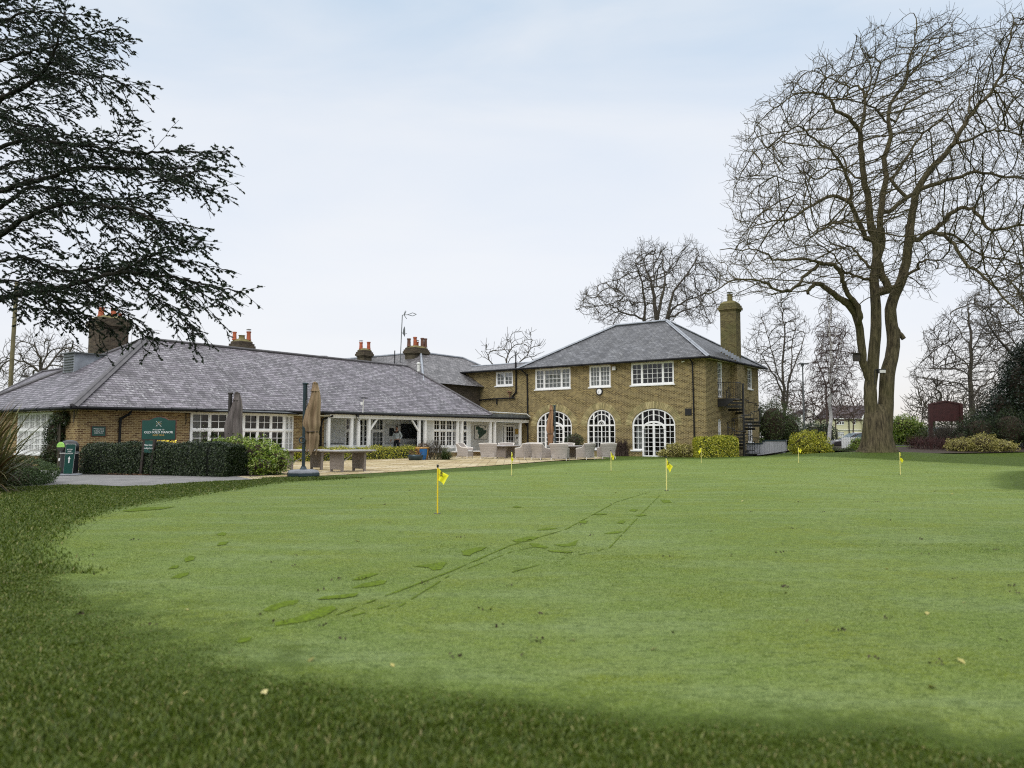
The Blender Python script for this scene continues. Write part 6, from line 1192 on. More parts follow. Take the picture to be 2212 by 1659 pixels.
def arm(s, el, wr):
    b = len(B_); B_.append(((s * .19, .01, 1.43), .065, .06, 3)); B_.append((el, .046, .046, b)); B_.append((wr, .028, .026, b + 1)); h = unit(V(*wr) - V(*el)); W0 = V(*wr); f = unit(V(0, -1, 0) - h * np.dot(V(0, -1, 0), h)); sd_ = np.cross(h, f) * s
    p = W0 + h * .05; B_.append((tuple(p), .018, .038, b + 2)); pb = b + 3; p2 = W0 + h * .095; B_.append((tuple(p2), .014, .040, pb)); kb = pb + 1
    for k, (o_, l) in enumerate(((.030, .068), (.010, .076), (-.010, .070), (-.029, .055))):
        r0_ = p2 + f * o_ + h * .01; i0 = len(B_); B_.append((tuple(r0_), .0095, .0095, kb)); B_.append((tuple(r0_ + h * l * .5 + sd_ * -.006), .009, .009, i0)); B_.append((tuple(r0_ + h * l * .9 + sd_ * -.022), .0075, .0075, i0 + 1))
    i0 = len(B_); tb = W0 + h * .035 + f * .03; B_.append((tuple(tb), .011, .011, pb)); B_.append((tuple(tb + f * .022 + h * .03), .010, .010, i0)); B_.append((tuple(tb + f * .026 + h * .055), .008, .008, i0 + 1))
arm(-1, (-.30, .02, 1.16), (-.37, -.10, .93)); arm(1, (.33, .06, 1.17), (.27, -.04, .93))
for s, k_, an, to in ((-1, (-.11, -.10, .52), (-.11, -.05, .10), (-.12, -.19, .045)), (1, (.11, .02, .52), (.11, .16, .13), (.115, .06, .045))):
    b = len(B_); B_ += [((s * .09, 0, .88), .095, .10, 0), (k_, .065, .065, b), (an, .042, .045, b + 1), (to, .04, .03, b + 2)]
put(T, 'body', skin_mesh(B_), M['skin'], Mx, O)
J = [((0, 0, .93), .185, .145, -1), ((0, 0, 1.10), .172, .135, 0), ((0, 0, 1.28), .18, .13, 1), ((0, .01, 1.43), .14, .102, 2), ((0, 0, 1.50), .072, .07, 3)]
for s, el, wr in ((-1, (-.30, .02, 1.16), (-.362, -.09, .955)), (1, (.33, .06, 1.17), (.275, -.03, .955))): b = len(J); J += [((s * .19, .01, 1.43), .078, .074, 3), (el, .060, .060, b), (wr, .040, .038, b + 1)]
jm = skin_mesh(J); jo = put(T, 'jumper', jm, M['sweater'], Mx, O); jm.materials.append(M['yoke']); zl = zf_ + 1.36 * SCL - ORG[T.name][2]; xl = .17 * SCL
for p in jm.polygons:
    c = p.center; r_ = math.hypot(c.x, c.y)
    if c.z > zl and r_ < .21 * SCL: p.material_index = 1
Tr = [((0, 0, .99), .175, .135, -1), ((0, 0, .90), .175, .135, 0)]
for s, k_, an in ((-1, (-.11, -.10, .52), (-.11, -.05, .12)), (1, (.11, .02, .52), (.11, .16, .15))): b = len(Tr); Tr += [((s * .095, 0, .82), .105, .115, 1), (k_, .080, .080, b), (an, .062, .062, b + 1)]
put(T, 'trousers', skin_mesh(Tr), M['trousers'], Mx, O)
for s, a_, b_ in ((-1, (-.11, -.02, .05), (-.12, -.22, .04)), (1, (.11, .18, .09), (.115, .02, .04))): put(T, 'shoe', skin_mesh([(a_, .05, .05, -1), (((a_[0] + b_[0]) / 2, (a_[1] + b_[1]) / 2, .045), .052, .042, 0), (b_, .042, .03, 1)]), M['shoe'], Mx, O)
def ell(c, r, n=14, cut=-9):
    me = bpy.data.meshes.new('e'); bm = bmesh.new(); bmesh.ops.create_uvsphere(bm, u_segments=n, v_segments=n, radius=1)
    for v in bm.verts: v.co = Vector((c[0] + v.co.x * r[0], c[1] + v.co.y * r[1], c[2] + max(v.co.z, cut) * r[2]))
    bm.to_mesh(me); bm.free(); return me
put(T, 'cap', ell((0, -.015, 1.735), (.092, .108, .075), 16, -.2), M['hair'], Mx, O); put(T, 'beard', ell((0, -.085, 1.605), (.052, .045, .045)), M['hair'], Mx, O)
put(T, 'nose', ell((0, -.128, 1.66), (.012, .02, .018)), M['skin'], Mx, O); put(T, 'mouth', ell((0, -.128, 1.625), (.02, .008, .006)), M['lips'], Mx, O)
for s in (-1, 1): put(T, 'eye', ell((s * .03, -.117, 1.685), (.012, .008, .007)), M['hair'], Mx, O); put(T, 'ear', ell((s * .082, -.02, 1.67), (.012, .022, .032)), M['skin'], Mx, O)
put(T, 'logo', ell((.08, -.115, 1.375), (.012, .006, .02)), M['white'], Mx, O)
# ================================================================ TREES
def spacecol(nodes, par, att, di, dk, st, iters=70, wob=.15):
    """nodes (N,3) start skeleton, par parent index list, att attractor points"""
    nodes = [np.array(p) for p in nodes]; par = list(par); A = np.array(att)
    N0 = np.array(nodes); near = np.zeros(len(A), int); nd2 = np.full(len(A), 1e9)
    for s in range(0, len(N0), 200):
        D = ((A[:, None] - N0[None, s:s + 200]) ** 2).sum(2); j = D.argmin(1); d = D[np.arange(len(A)), j]; k = d < nd2; nd2[k] = d[k]; near[k] = j[k] + s
    rng = np.random.default_rng(5)
    for it in range(iters):
        alive = nd2 > dk * dk; A, near, nd2 = A[alive], near[alive], nd2[alive]
        if not len(A): break
        act = nd2 < di * di
        if not act.any(): break
        P = np.array(nodes); dirs = A[act] - P[near[act]]; dirs /= np.sqrt(nd2[act])[:, None]
        u, inv = np.unique(near[act], return_inverse=True); S = np.zeros((len(u), 3)); np.add.at(S, inv, dirs)
        S /= np.maximum(np.linalg.norm(S, axis=1), 1e-6)[:, None]
        pp = np.array([par[i] if par[i] >= 0 else i for i in u]); T = P[u] - P[pp]; tl = np.linalg.norm(T, axis=1); T[tl > 0] /= tl[tl > 0][:, None]
        S = S + T * .75 + rng.normal(0, wob, S.shape); S /= np.maximum(np.linalg.norm(S, axis=1), 1e-6)[:, None]
        new = P[u] + S * st; b = len(nodes)
        for i, p in zip(u, new): nodes.append(p); par.append(int(i))
        for s in range(0, len(new), 300):
            D = ((A[:, None] - new[None, s:s + 300]) ** 2).sum(2); j = D.argmin(1); d = D[np.arange(len(A)), j]; k = d < nd2; nd2[k] = d[k]; near[k] = j[k] + b + s
    return np.array(nodes), np.array(par)
def tubes_from_tree(P, par, R, name, mat, parent=None, loc=None, sides=(3, 5, 9), th=(.03, .12), smooth=True, noise_r=0.):
    n = len(P); ch = [[] for _ in range(n)]
    for i, p in enumerate(par):
        if p >= 0: ch[p].append(i)
    start = []; VV = []; FF = []; base = 0
    def chain(seq):
        nonlocal base
        pts = P[seq]; rr = R[seq].copy()
        if len(seq) > 1: rr[0] = min(rr[0], rr[1] * 1.25)
        k = sides[0] if rr.max() < th[0] else (sides[1] if rr.max() < th[1] else sides[2])
        m_ = len(pts); d = np.empty_like(pts); d[1:-1] = pts[2:] - pts[:-2]; d[0] = pts[1] - pts[0]; d[-1] = pts[-1] - pts[-2]
        d /= np.maximum(np.linalg.norm(d, axis=1), 1e-9)[:, None]
        a = np.cross(d[0], (0, 0, 1.)); a = a if np.linalg.norm(a) > .1 else np.array([1., 0, 0]); a /= np.linalg.norm(a)
        t = np.arange(k) * 2 * math.pi / k; ct, stt = np.cos(t)[:, None], np.sin(t)[:, None]
        for i in range(m_):
            a = a - d[i] * np.dot(a, d[i]); a /= max(np.linalg.norm(a), 1e-9); b = np.cross(d[i], a); r = rr[i]
            if noise_r and k > 5: rv = r * (1 + noise_r * (np.sin(t * 3 + pts[i][2] * 1.3) + .6 * np.sin(t * 5 + pts[i][2] * 2.1)))[:, None]
            else: rv = r
            VV.append(pts[i] + (ct * a + stt * b) * rv)
        ii = np.arange(m_ - 1)[:, None] * k + base; kk_ = np.arange(k)[None]; k2 = (kk_ + 1) % k
        FF.append(np.stack([ii + kk_, ii + k2, ii + k + k2, ii + k + kk_], -1).reshape(-1, 4)); base += m_ * k
    stack = [(i, None) for i in range(n) if par[i] < 0]
    while stack:
        i, pr = stack.pop(); seq = [i] if pr is None else [pr, i]
        while ch[i]:
            c = sorted(ch[i], key=lambda j: -R[j]); 
            for j in c[1:]: stack.append((j, i))
            i = c[0]; seq.append(i)
        if len(seq) > 1: chain(seq)
    return fast_mesh(name, np.concatenate(VV), np.concatenate(FF), mat, parent, loc, smooth)
def pipe(P, par, tip, ex, fixed=None):
    n = len(P); R = np.zeros(n); S = np.zeros(n)
    for i in range(n - 1, -1, -1):
        r = tip if S[i] == 0 else S[i] ** (1 / ex)
        if fixed is not None and i in fixed: r = max(fixed[i], r) if fixed[i] < 0 else fixed[i]
        R[i] = r
        if par[i] >= 0: S[par[i]] += min(r, 9) ** ex
    return R
def smooth_limb(P, r):
    P = np.array(P); r = np.array(r)[:, None]; Q = np.concatenate([P, r], 1); m_ = len(Q); out = []
    for i in range(m_ - 1):
        a, b, c, d = Q[max(i - 1, 0)], Q[i], Q[i + 1], Q[min(i + 2, m_ - 1)]
        for k in range(3): t = k / 3; out.append(.5 * (2 * b + (c - a) * t + (2 * a - 5 * b + 4 * c - d) * t * t + (3 * b - a - 3 * c + d) * t ** 3))
    out.append(Q[-1]); out = np.array(out); return [p for p in out[:, :3]], list(out[:, 3])
def limbs_to_nodes(limbs, seg):
    """limbs: list of (points3d, radii, parent limb index or None) -> nodes, parents, fixed radii, joined at nearest node"""
    N = []; par = []; fx = {}
    for pts, rad in limbs:
        pts = [np.array(p, float) for p in pts]; prev = None
        if N:
            D = ((np.array(N) - pts[0]) ** 2).sum(1); j = int(D.argmin()); prev = j
        for i in range(len(pts)):
            if i == 0:
                if prev is not None: continue
                N.append(pts[0]); par.append(-1); fx[0] = rad[0]; prev = 0; continue
            a, b = pts[i - 1] if not (i == 1) else N[prev], pts[i]; L = np.linalg.norm(b - a); n = max(1, int(L / seg))
            for k in range(1, n + 1):
                t = k / n; p = a + (b - a) * t
                N.append(p); par.append(prev); prev = len(N) - 1; fx[prev] = rad[i - 1] + (rad[i] - rad[i - 1]) * t
    return N, par, fx
def poly_attract(poly, Y, n, depth, z_jit=0., inset=90., seed=3, rag=.38):
    rg = np.random.default_rng(seed); poly = np.array(poly, float); mn, mx = poly.min(0), poly.max(0); P = rg.uniform(mn, mx, (n * 5, 2)); P = P[inside(P, poly)][:n]
    a, b = poly, np.roll(poly, -1, 0); d = np.full(len(P), 1e9)
    for p, r in zip(a, b):
        e = r - p; t = np.clip(((P - p) @ e) / max(e @ e, 1e-9), 0, 1); d = np.minimum(d, np.linalg.norm(P - p - t[:, None] * e, axis=1))
    ok = d > rag * inset * (.5 + .5 * np.sin(P[:, 0] * .06 + 1.3 * np.sin(P[:, 1] * .03)) * np.sin(P[:, 1] * .055 + 1)) * (1 if inset > 40 else .3); P, d = P[ok], d[ok]
    k = np.sqrt(np.clip(d / inset, .02, 1)); dyy = rg.uniform(-1, 1, len(P)) * depth * k
    return np.array([dp(u, v, Y + w_) for (u, v), w_ in zip(P, dyy)])
def bare_tree(name, label, cat, limbs, Y, polys, natt, depth, tip=.012, ex=2.7, di=3., dk=.5, st=.3, mat='bark', group=None, seg=.6, inset=90., extra_twigs=0, fixr=True, wob=.08, noise_r=0., seed=3, basez=None, twig=(.25, .6), droop=0., thin=None, rs=.53):
    """limbs: list of ([(u,v,dY)...],[radii])"""
    L3 = [smooth_limb([dp(u, v, Y + dY) for u, v, dY in pts], [r * rs for r in rad]) for pts, rad in limbs]
    if basez is not None: L3[0][0][0][2] = basez
    N, par, fx = limbs_to_nodes(L3, seg)
    att = np.concatenate([poly_attract(pg, Y, int(natt * f), depth, inset=inset, seed=seed) for pg, f in polys])
    rg = np.random.default_rng(seed + 1); N = np.array(N); js = rg.normal(0, seg * .09, N.shape) * np.array([max(.12, 1 - 3. * fx.get(i, 0)) for i in range(len(N))])[:, None]; js[0] = 0; N = N + js
    P, pr = spacecol(N, par, att, di, dk, st, wob=wob)
    if extra_twigs:
        m0 = len(P); idx = rg.choice(np.arange(len(N), m0), min(extra_twigs, m0 - len(N)), replace=False); NP = []; NR = []
        for i in idx:
            d = P[i] - P[pr[i]]; d /= max(np.linalg.norm(d), 1e-6); s = rg.normal(0, 1, 3); s -= d * np.dot(s, d); s /= np.linalg.norm(s)
            v = d * .6 + s * .8 + V(0, 0, .25 - droop); v /= np.linalg.norm(v); l = rg.uniform(*twig); p = P[i] + v * l * .5; NP.append(p); NR.append(i)
            v2 = v + V(0, 0, .3 - droop * 2); v2 /= np.linalg.norm(v2); NP.append(p + v2 * l * .5); NR.append(m0 + len(NP) - 2)
        P = np.concatenate([P, NP]); pr = np.concatenate([pr, NR])
    R = pipe(P, pr, tip, ex, fx if fixr else None)
    base = P[0].copy(); T = thing(name, label, cat, base, group)
    big = np.zeros(len(P), bool)
    for i in fx: big[i] = True
    # trunk and limbs as one part, fine branches as crown
    lim = [i for i in range(len(P)) if big[i]]; mp = {i: k for k, i in enumerate(lim)}
    tubes_from_tree(P[lim], np.array([mp[pr[i]] if pr[i] >= 0 else -1 for i in lim]), R[lim], 'trunk', M[mat], T, noise_r=noise_r, sides=(4, 7, 14))
    need = set(); fine = [i for i in range(len(P)) if not big[i]]
    for i in fine:
        if big[pr[i]]: need.add(int(pr[i]))
    al = sorted(list(need)) + fine; mp = {i: k for k, i in enumerate(al)}
    pp = np.array([-1 if i in need else mp[pr[i]] for i in al]); RR = R[al].copy()
    for k, i in enumerate(al):
        if i in need: RR[k] = min(RR[k], .12)
    tubes_from_tree(P[al], pp, RR, 'crown', M[mat] if thin is None else M[thin], T)
    return T, P, pr, R
M['bark'] = barkmat('ash_bark', (.018, .014, .009), (.135, .11, .065), (.075, .075, .024), 9., .35)
M['bark_far'] = barkmat('grey_brown_bark', (.045, .038, .033), (.10, .085, .07), (.09, .085, .045), 9., .4)
M['bark_red'] = barkmat('reddish_twigs', (.045, .030, .027), (.10, .072, .06), (.09, .06, .05), 9., .4)
M['bark_birch'] = barkmat('birch_bark', (.45, .44, .42), (.72, .70, .67), (.10, .09, .08), 3., .55, zs=1.5)
T_ = lambda x, y, d=0.: q('t', x, y) + (d,)
U_ = lambda x, y, d=0.: q('u', x, y) + (d,)
def lin(a, b, n): return list(np.linspace(a, b, n))
def LB(f, pts, ra, rb, dmax=0., d0=0.):
    n = len(pts); return ([f(x, y, d0 + dmax * (i / (n - 1)) ** 1.2) for i, (x, y) in enumerate(pts)], lin(ra, rb, n))
YT = 45.
limbs = [
 LB(U_, [(1075, 1500), (1062, 1380), (1052, 1200), (1048, 1080), (1062, 960), (1075, 800), (1085, 600), (1080, 450), (1075, 330), (1090, 200), (1080, 100), (1060, 0)], .76, .36),
 LB(U_, [(1062, 1100), (1035, 1000), (1000, 900), (985, 780), (970, 650), (930, 560), (880, 510)], .42, .40, -1.),
 LB(U_, [(880, 510), (800, 460), (740, 410), (690, 393), (650, 415), (632, 452)], .34, .16, -1., -1.),
 LB(U_, [(965, 650), (975, 590), (950, 525), (900, 460), (870, 390), (850, 320), (800, 268), (730, 258), (660, 300), (600, 350), (550, 415), (490, 442), (420, 425), (340, 380), (260, 365), (150, 362), (60, 420), (-60, 460)], .30, .05, -3., -1.),
 LB(U_, [(740, 258), (680, 235), (600, 228), (500, 235), (400, 222), (300, 165), (200, 165), (60, 160)], .17, .04, -4., -2.),
 LB(U_, [(1045, 370), (980, 345), (920, 320), (880, 310), (850, 260), (780, 180), (690, 120)], .17, .05, -2.),
 LB(U_, [(1040, 290), (1000, 230), (940, 160), (890, 135), (870, 160)], .17, .06, 2.),
 LB(U_, [(1120, 1500), (1140, 1380), (1150, 1200), (1160, 1000), (1190, 880), (1200, 760), (1180, 600), (1195, 500), (1250, 380), (1285, 250), (1300, 100), (1310, 0)], .88, .40, 1.),
 LB(U_, [(1170, 440), (1160, 400), (1115, 300), (1100, 220), (1125, 120), (1120, 30)], .42, .36, .5),
 LB(U_, [(1230, 420), (1290, 330), (1360, 290), (1370, 250), (1440, 230), (1540, 240)], .2, .05, -2.),
 LB(T_, [(1060, 1560), (1045, 1450), (1030, 1300), (1000, 1180), (990, 1020), (980, 900), (955, 830), (890, 765), (830, 740), (775, 660), (700, 620), (620, 610), (500, 650)], .40, .06, -2.),
 LB(T_, [(1110, 1600), (1110, 1450), (1130, 1300), (1150, 1170), (1140, 1050), (1180, 930), (1168, 850), (1170, 750), (1200, 650), (1275, 570), (1300, 450), (1320, 350), (1350, 200), (1340, 90)], .36, .05, 2.),
 LB(T_, [(1310, 1640), (1320, 1450), (1340, 1320), (1378, 1225), (1450, 1120), (1530, 1030), (1600, 950), (1680, 820), (1740, 720), (1830, 640), (1890, 540), (1940, 380), (1990, 200), (2000, 90)], .44, .06, 1., 1.),
 LB(T_, [(1385, 1255), (1500, 1212), (1650, 1168), (1740, 1143), (1900, 1165), (2067, 1190), (2200, 1230)], .24, .08, -2., 1.),
 LB(T_, [(1335, 1610), (1450, 1540), (1530, 1480), (1580, 1420), (1650, 1380), (1720, 1390), (1780, 1440), (1830, 1520), (1950, 1515), (2080, 1490), (2250, 1480)], .28, .10, -4., 1.),
 LB(U_, [(1520, 40), (1600, 130), (1700, 270), (1800, 350), (1900, 430), (1990, 540), (2067, 620)], .2, .06, -5., -1.),
 LB(U_, [(1560, 60), (1640, 90), (1760, 190), (1880, 220), (2067, 255), (2200, 290)], .15, .05, 3., 0.),
 LB(T_, [(1025, 1610), (980, 1500), (930, 1380), (880, 1322), (800, 1302), (700, 1340), (620, 1390), (520, 1450), (400, 1470), (280, 1500)], .28, .05, -4.),
 LB(T_, [(925, 1350), (922, 1240), (890, 1160), (850, 1080), (780, 1000), (700, 945), (620, 870), (560, 842), (480, 900), (350, 985), (220, 1000)], .19, .035, -3., -1.),
 LB(T_, [(900, 1140), (830, 1130), (740, 1120), (660, 1160), (600, 1230), (540, 1300)], .1, .03, 3., -1.),
 LB(T_, [(970, 1200), (900, 1120), (860, 1050), (800, 1060), (700, 1050), (560, 1090), (430, 1160)], .12, .03, 4., 0.),
 LB(T_, [(970, 880), (1010, 760), (1010, 640), (960, 580), (880, 570), (760, 510), (640, 470)], .2, .04, 3.),
 LB(T_, [(1010, 640), (1050, 560), (1050, 450), (1000, 350), (960, 240)], .12, .03, 1., 1.),
 LB(T_, [(1150, 830), (1100, 740), (1020, 690), (900, 660), (780, 650), (680, 640)], .13, .03, -4., 1.),
 LB(T_, [(1150, 1430), (1250, 1345), (1340, 1280)], .24, .2, 1., 1.),
 LB(T_, [(1165, 1180), (1215, 1160), (1275, 1060), (1350, 950), (1430, 860), (1540, 780), (1580, 690), (1660, 620), (1800, 540)], .2, .04, 5., 2.),
 LB(T_, [(1200, 850), (1270, 720), (1330, 660), (1450, 600), (1560, 570), (1680, 520)], .13, .03, 4., 2.),
 LB(T_, [(1290, 520), (1380, 420), (1440, 310), (1530, 260), (1600, 150), (1660, 60)], .12, .025, 3., 2.),
 LB(T_, [(1600, 960), (1700, 930), (1800, 880), (1900, 860), (2000, 885), (2150, 890)], .16, .06, -3., 1.),
 LB(T_, [(1700, 770), (1705, 690), (1740, 620), (1860, 580), (2000, 500), (2120, 440)], .13, .05, 4., 2.),
 LB(T_, [(960, 1470), (880, 1470), (800, 1480), (720, 1500), (660, 1560), (600, 1620)], .13, .03, -5., -2.),
 LB(U_, [(1180, 640), (1225, 700), (1262, 752)], .36, .26, -.3, .8),
]
poly = [q('t', x, y) for x, y in ((1010, 100), (960, 190), (880, 240), (750, 290), (600, 390), (480, 380), (370, 540), (290, 640), (200, 700), (130, 950), (60, 1120), (10, 1380), (20, 1640))] + \
       [q('u', x, y) for x, y in ((-60, 100), (-80, 330), (30, 480), (180, 540), (330, 610), (520, 620), (600, 480), (700, 500), (720, 620), (860, 560), (960, 480), (1200, 560), (1370, 550), (1480, 440), (1560, 400), (1700, 440), (1860, 600), (2100, 640), (2450, 500))] + \
       [q('t', x, y) for x, y in ((2500, 900), (2450, 300), (2150, -60), (1990, -20), (1760, 130), (1560, 40), (1340, 60), (1190, 100))]
bare_tree('bare_tree', 'huge bare deciduous tree with three stems forking from a mossy ridged trunk', 'tree', limbs, YT, [(poly, 1.)], 10500, 8., tip=.0092, ex=2.75, di=2.6, dk=.34, st=.24, inset=120., extra_twigs=13000, wob=.13, noise_r=.04, basez=float(gh(21.2, 45.)) - .15, twig=(.3, .85), mat='bark')
# flared root collar with leaf litter
base = dp(*U_(1098, 1500)[:2], YT); rc = MB(); Zb = float(gh(base[0], base[1]))
rc.lathe((base[0], base[1], 0), [(1.3, Zb - .2), (1.1, Zb + .02), (.93, Zb + .3), (.85, Zb + .7), (.79, Zb + 1.4), (.70, Zb + 2.2), (.40, Zb + 2.7)], 26, 1., .66)
for i, p in enumerate(rc.v):
    t = math.atan2(p[1] - base[1], p[0] - base[0]); h = max(0, 1 - (p[2] - Zb) / 1.2); k = 1 + (.13 * h + .03) * math.sin(t * 7 + 1) + .025 * math.sin(t * 13 + p[2] * 2); rc.v[i] = (base[0] + (p[0] - base[0]) * k, base[1] + (p[1] - base[1]) * k, p[2])
bt = [o for o in bpy.data.objects if o.name == 'bare_tree'][0]; rc.build('root_flare', M['bark'], bt, smooth=True)
N_ = lambda x, y, d=0.: q('n', x, y) + (d,)
# tree behind the clubhouse
limbs = [LB(N_, [(930, 1500), (932, 1080), (912, 900), (880, 700), (850, 600), (800, 420)], .55, .08),
         LB(N_, [(925, 1250), (945, 1080), (985, 860), (1020, 700), (1010, 500), (1000, 330)], .4, .07, 3.),
         LB(N_, [(920, 1300), (830, 1180), (810, 1080), (800, 850), (755, 600), (700, 450)], .38, .07, -3.),
         LB(N_, [(935, 1300), (1010, 1180), (1045, 1070), (1080, 900), (1150, 720), (1250, 590), (1340, 470), (1390, 350)], .4, .07, 2.),
         LB(N_, [(1040, 1080), (1150, 930), (1300, 850), (1450, 800), (1580, 700)], .22, .05, -3.), LB(N_, [(1040, 1090), (1180, 1000), (1300, 960), (1420, 900)], .2, .05, 3.),
         LB(N_, [(815, 1090), (700, 1040), (560, 990), (480, 940), (400, 918), (280, 925), (150, 905), (60, 980)], .2, .04, -2.),
         LB(N_, [(820, 900), (740, 880), (650, 885), (600, 800)], .1, .04, 2.), LB(N_, [(870, 680), (760, 580), (640, 575), (520, 640), (330, 690)], .16, .04, -3.),
         LB(N_, [(1020, 640), (1060, 540), (1130, 480), (1190, 350)], .14, .05, 2.), LB(N_, [(905, 760), (910, 600), (905, 450), (930, 300)], .16, .05, 3.)]
poly = [q('n', x, y) for x, y in ((0, 900), (120, 720), (300, 600), (420, 430), (540, 260), (760, 230), (880, 120), (1000, 170), (1150, 190), (1400, 200), (1560, 330), (1700, 560), (1750, 800), (1650, 1100), (1300, 1250), (700, 1200), (250, 1180), (20, 1120))]
bare_tree('bare_tree', 'broad bare tree with a domed crown rising behind the hipped slate roof', 'tree', limbs, 82., [(poly, 1.)], 4600, 9., tip=.013, ex=2.7, di=4.5, dk=.5, st=.4, inset=90, extra_twigs=7500, mat='bark_far', seg=1., basez=0., twig=(.4, 1.0))
# small bare tree over the link roof
c_ = lambda x, y: q('c', x, y)
limbs = [([c_(1240, 700) + (0,), c_(1250, 440) + (0,), c_(1290, 330) + (0,), c_(1290, 250) + (0,)], [.3, .16, .08, .04]), ([c_(1245, 560) + (0,), c_(1440, 400) + (1,), c_(1480, 250) + (1,)], [.16, .1, .04]), ([c_(1240, 600) + (0,), c_(1090, 450) + (-1,), c_(1050, 330) + (-1,)], [.16, .1, .04])]
poly = [c_(x, y) for x, y in ((940, 470), (990, 330), (1060, 270), (1150, 300), (1200, 200), (1330, 200), (1400, 160), (1480, 150), (1560, 220), (1620, 320), (1560, 480))]
bare_tree('bare_tree', 'small bare tree showing over the low link roof', 'tree', limbs, 85., [(poly, 1.)], 380, 4., tip=.02, di=5, dk=.9, st=.5, inset=30, extra_twigs=300, mat='bark_far', seg=1., basez=0., twig=(.5, 1.2))
# bare tree at the far left behind the roofs
a_ = lambda x, y, d=0.: q('a', x, y) + (d,)
limbs = [LB(a_, [(350, 800), (345, 580), (320, 450), (260, 360)], .35, .08), LB(a_, [(345, 600), (430, 500), (520, 400), (600, 330)], .2, .06, 2.), LB(a_, [(340, 620), (240, 520), (120, 500), (20, 470)], .2, .06, -2.), LB(a_, [(340, 560), (400, 420), (420, 300)], .16, .05, 1.)]
poly = [q('a', x, y) for x, y in ((-150, 480), (-50, 420), (40, 330), (120, 300), (170, 240), (300, 230), (420, 260), (560, 270), (740, 320), (900, 420), (900, 600), (650, 700), (0, 780), (-150, 750))]
bare_tree('bare_tree', 'bare tree behind the roofs at the far left beside the pole', 'tree', limbs, 72., [(poly, 1.)], 1500, 6., tip=.014, di=4, dk=.6, st=.42, inset=60, extra_twigs=1800, mat='bark_far', seg=1., basez=0., twig=(.4, .9), seed=9)
# right-hand trees beyond the car park
limbs = [LB(U_, [(1730, 1420), (1728, 1230), (1712, 1100), (1712, 900), (1712, 760), (1700, 600), (1690, 520)], .55, .07),
         LB(U_, [(1715, 1150), (1780, 1080), (1850, 1010), (1950, 920)], .2, .06, 2.), LB(U_, [(1712, 1110), (1640, 1060), (1560, 1040), (1440, 1000)], .14, .04, -2.), LB(U_, [(1712, 950), (1620, 860), (1500, 760), (1420, 700)], .14, .04, 2.),
         LB(U_, [(1712, 1010), (1620, 960), (1500, 950), (1380, 930)], .12, .03, -3.), LB(U_, [(1712, 830), (1640, 700), (1580, 600)], .12, .04, 2.), LB(U_, [(1712, 860), (1780, 730), (1860, 600)], .14, .04, -2.), LB(U_, [(1715, 980), (1800, 850), (1900, 740)], .14, .04, 3.)]
poly = [q('u', x, y) for x, y in ((1260, 1010), (1330, 880), (1330, 760), (1370, 660), (1480, 570), (1580, 480), (1700, 400), (1850, 420), (1980, 520), (2050, 700), (2050, 1000), (1950, 1150), (1800, 1220), (1560, 1200), (1400, 1120))]
bare_tree('bare_tree', 'bare tree with ascending limbs standing behind the dark red board', 'tree', limbs, 72., [(poly, 1.)], 3600, 6.5, tip=.012, di=4, dk=.5, st=.36, inset=80, extra_twigs=4500, mat='bark_far', seg=1., basez=.5, twig=(.35, .8), seed=12)
limbs = [LB(U_, [(2420, 1500), (2350, 1200), (2250, 900), (2150, 700), (2080, 560), (2000, 400)], .6, .08), LB(U_, [(2300, 1150), (2100, 980), (1980, 850), (1860, 700), (1780, 560)], .3, .05, -2.), LB(U_, [(2250, 950), (2120, 900), (2000, 780), (1900, 640)], .2, .05, 2.), LB(U_, [(2200, 780), (2180, 500), (2150, 250)], .2, .05), LB(U_, [(2330, 1200), (2150, 1150), (2000, 1080), (1880, 1060)], .2, .05, 1.)]
poly = [q('u', x, y) for x, y in ((1600, 480), (1680, 460), (1850, 380), (1950, 250), (2100, 200), (2400, 150), (2600, 600), (2500, 1200), (2100, 1250), (1850, 1150), (1800, 900), (1720, 700))]
bare_tree('bare_tree', 'bare tree leaning in from the right edge over the dark holly', 'tree', limbs, 58., [(poly, 1.)], 2400, 6., tip=.012, di=4, dk=.5, st=.36, inset=80, extra_twigs=3000, mat='bark_far', seg=1., basez=.5, twig=(.35, .8), seed=13)
f_ = lambda x, y, d=0.: q('f', x, y) + (d,)
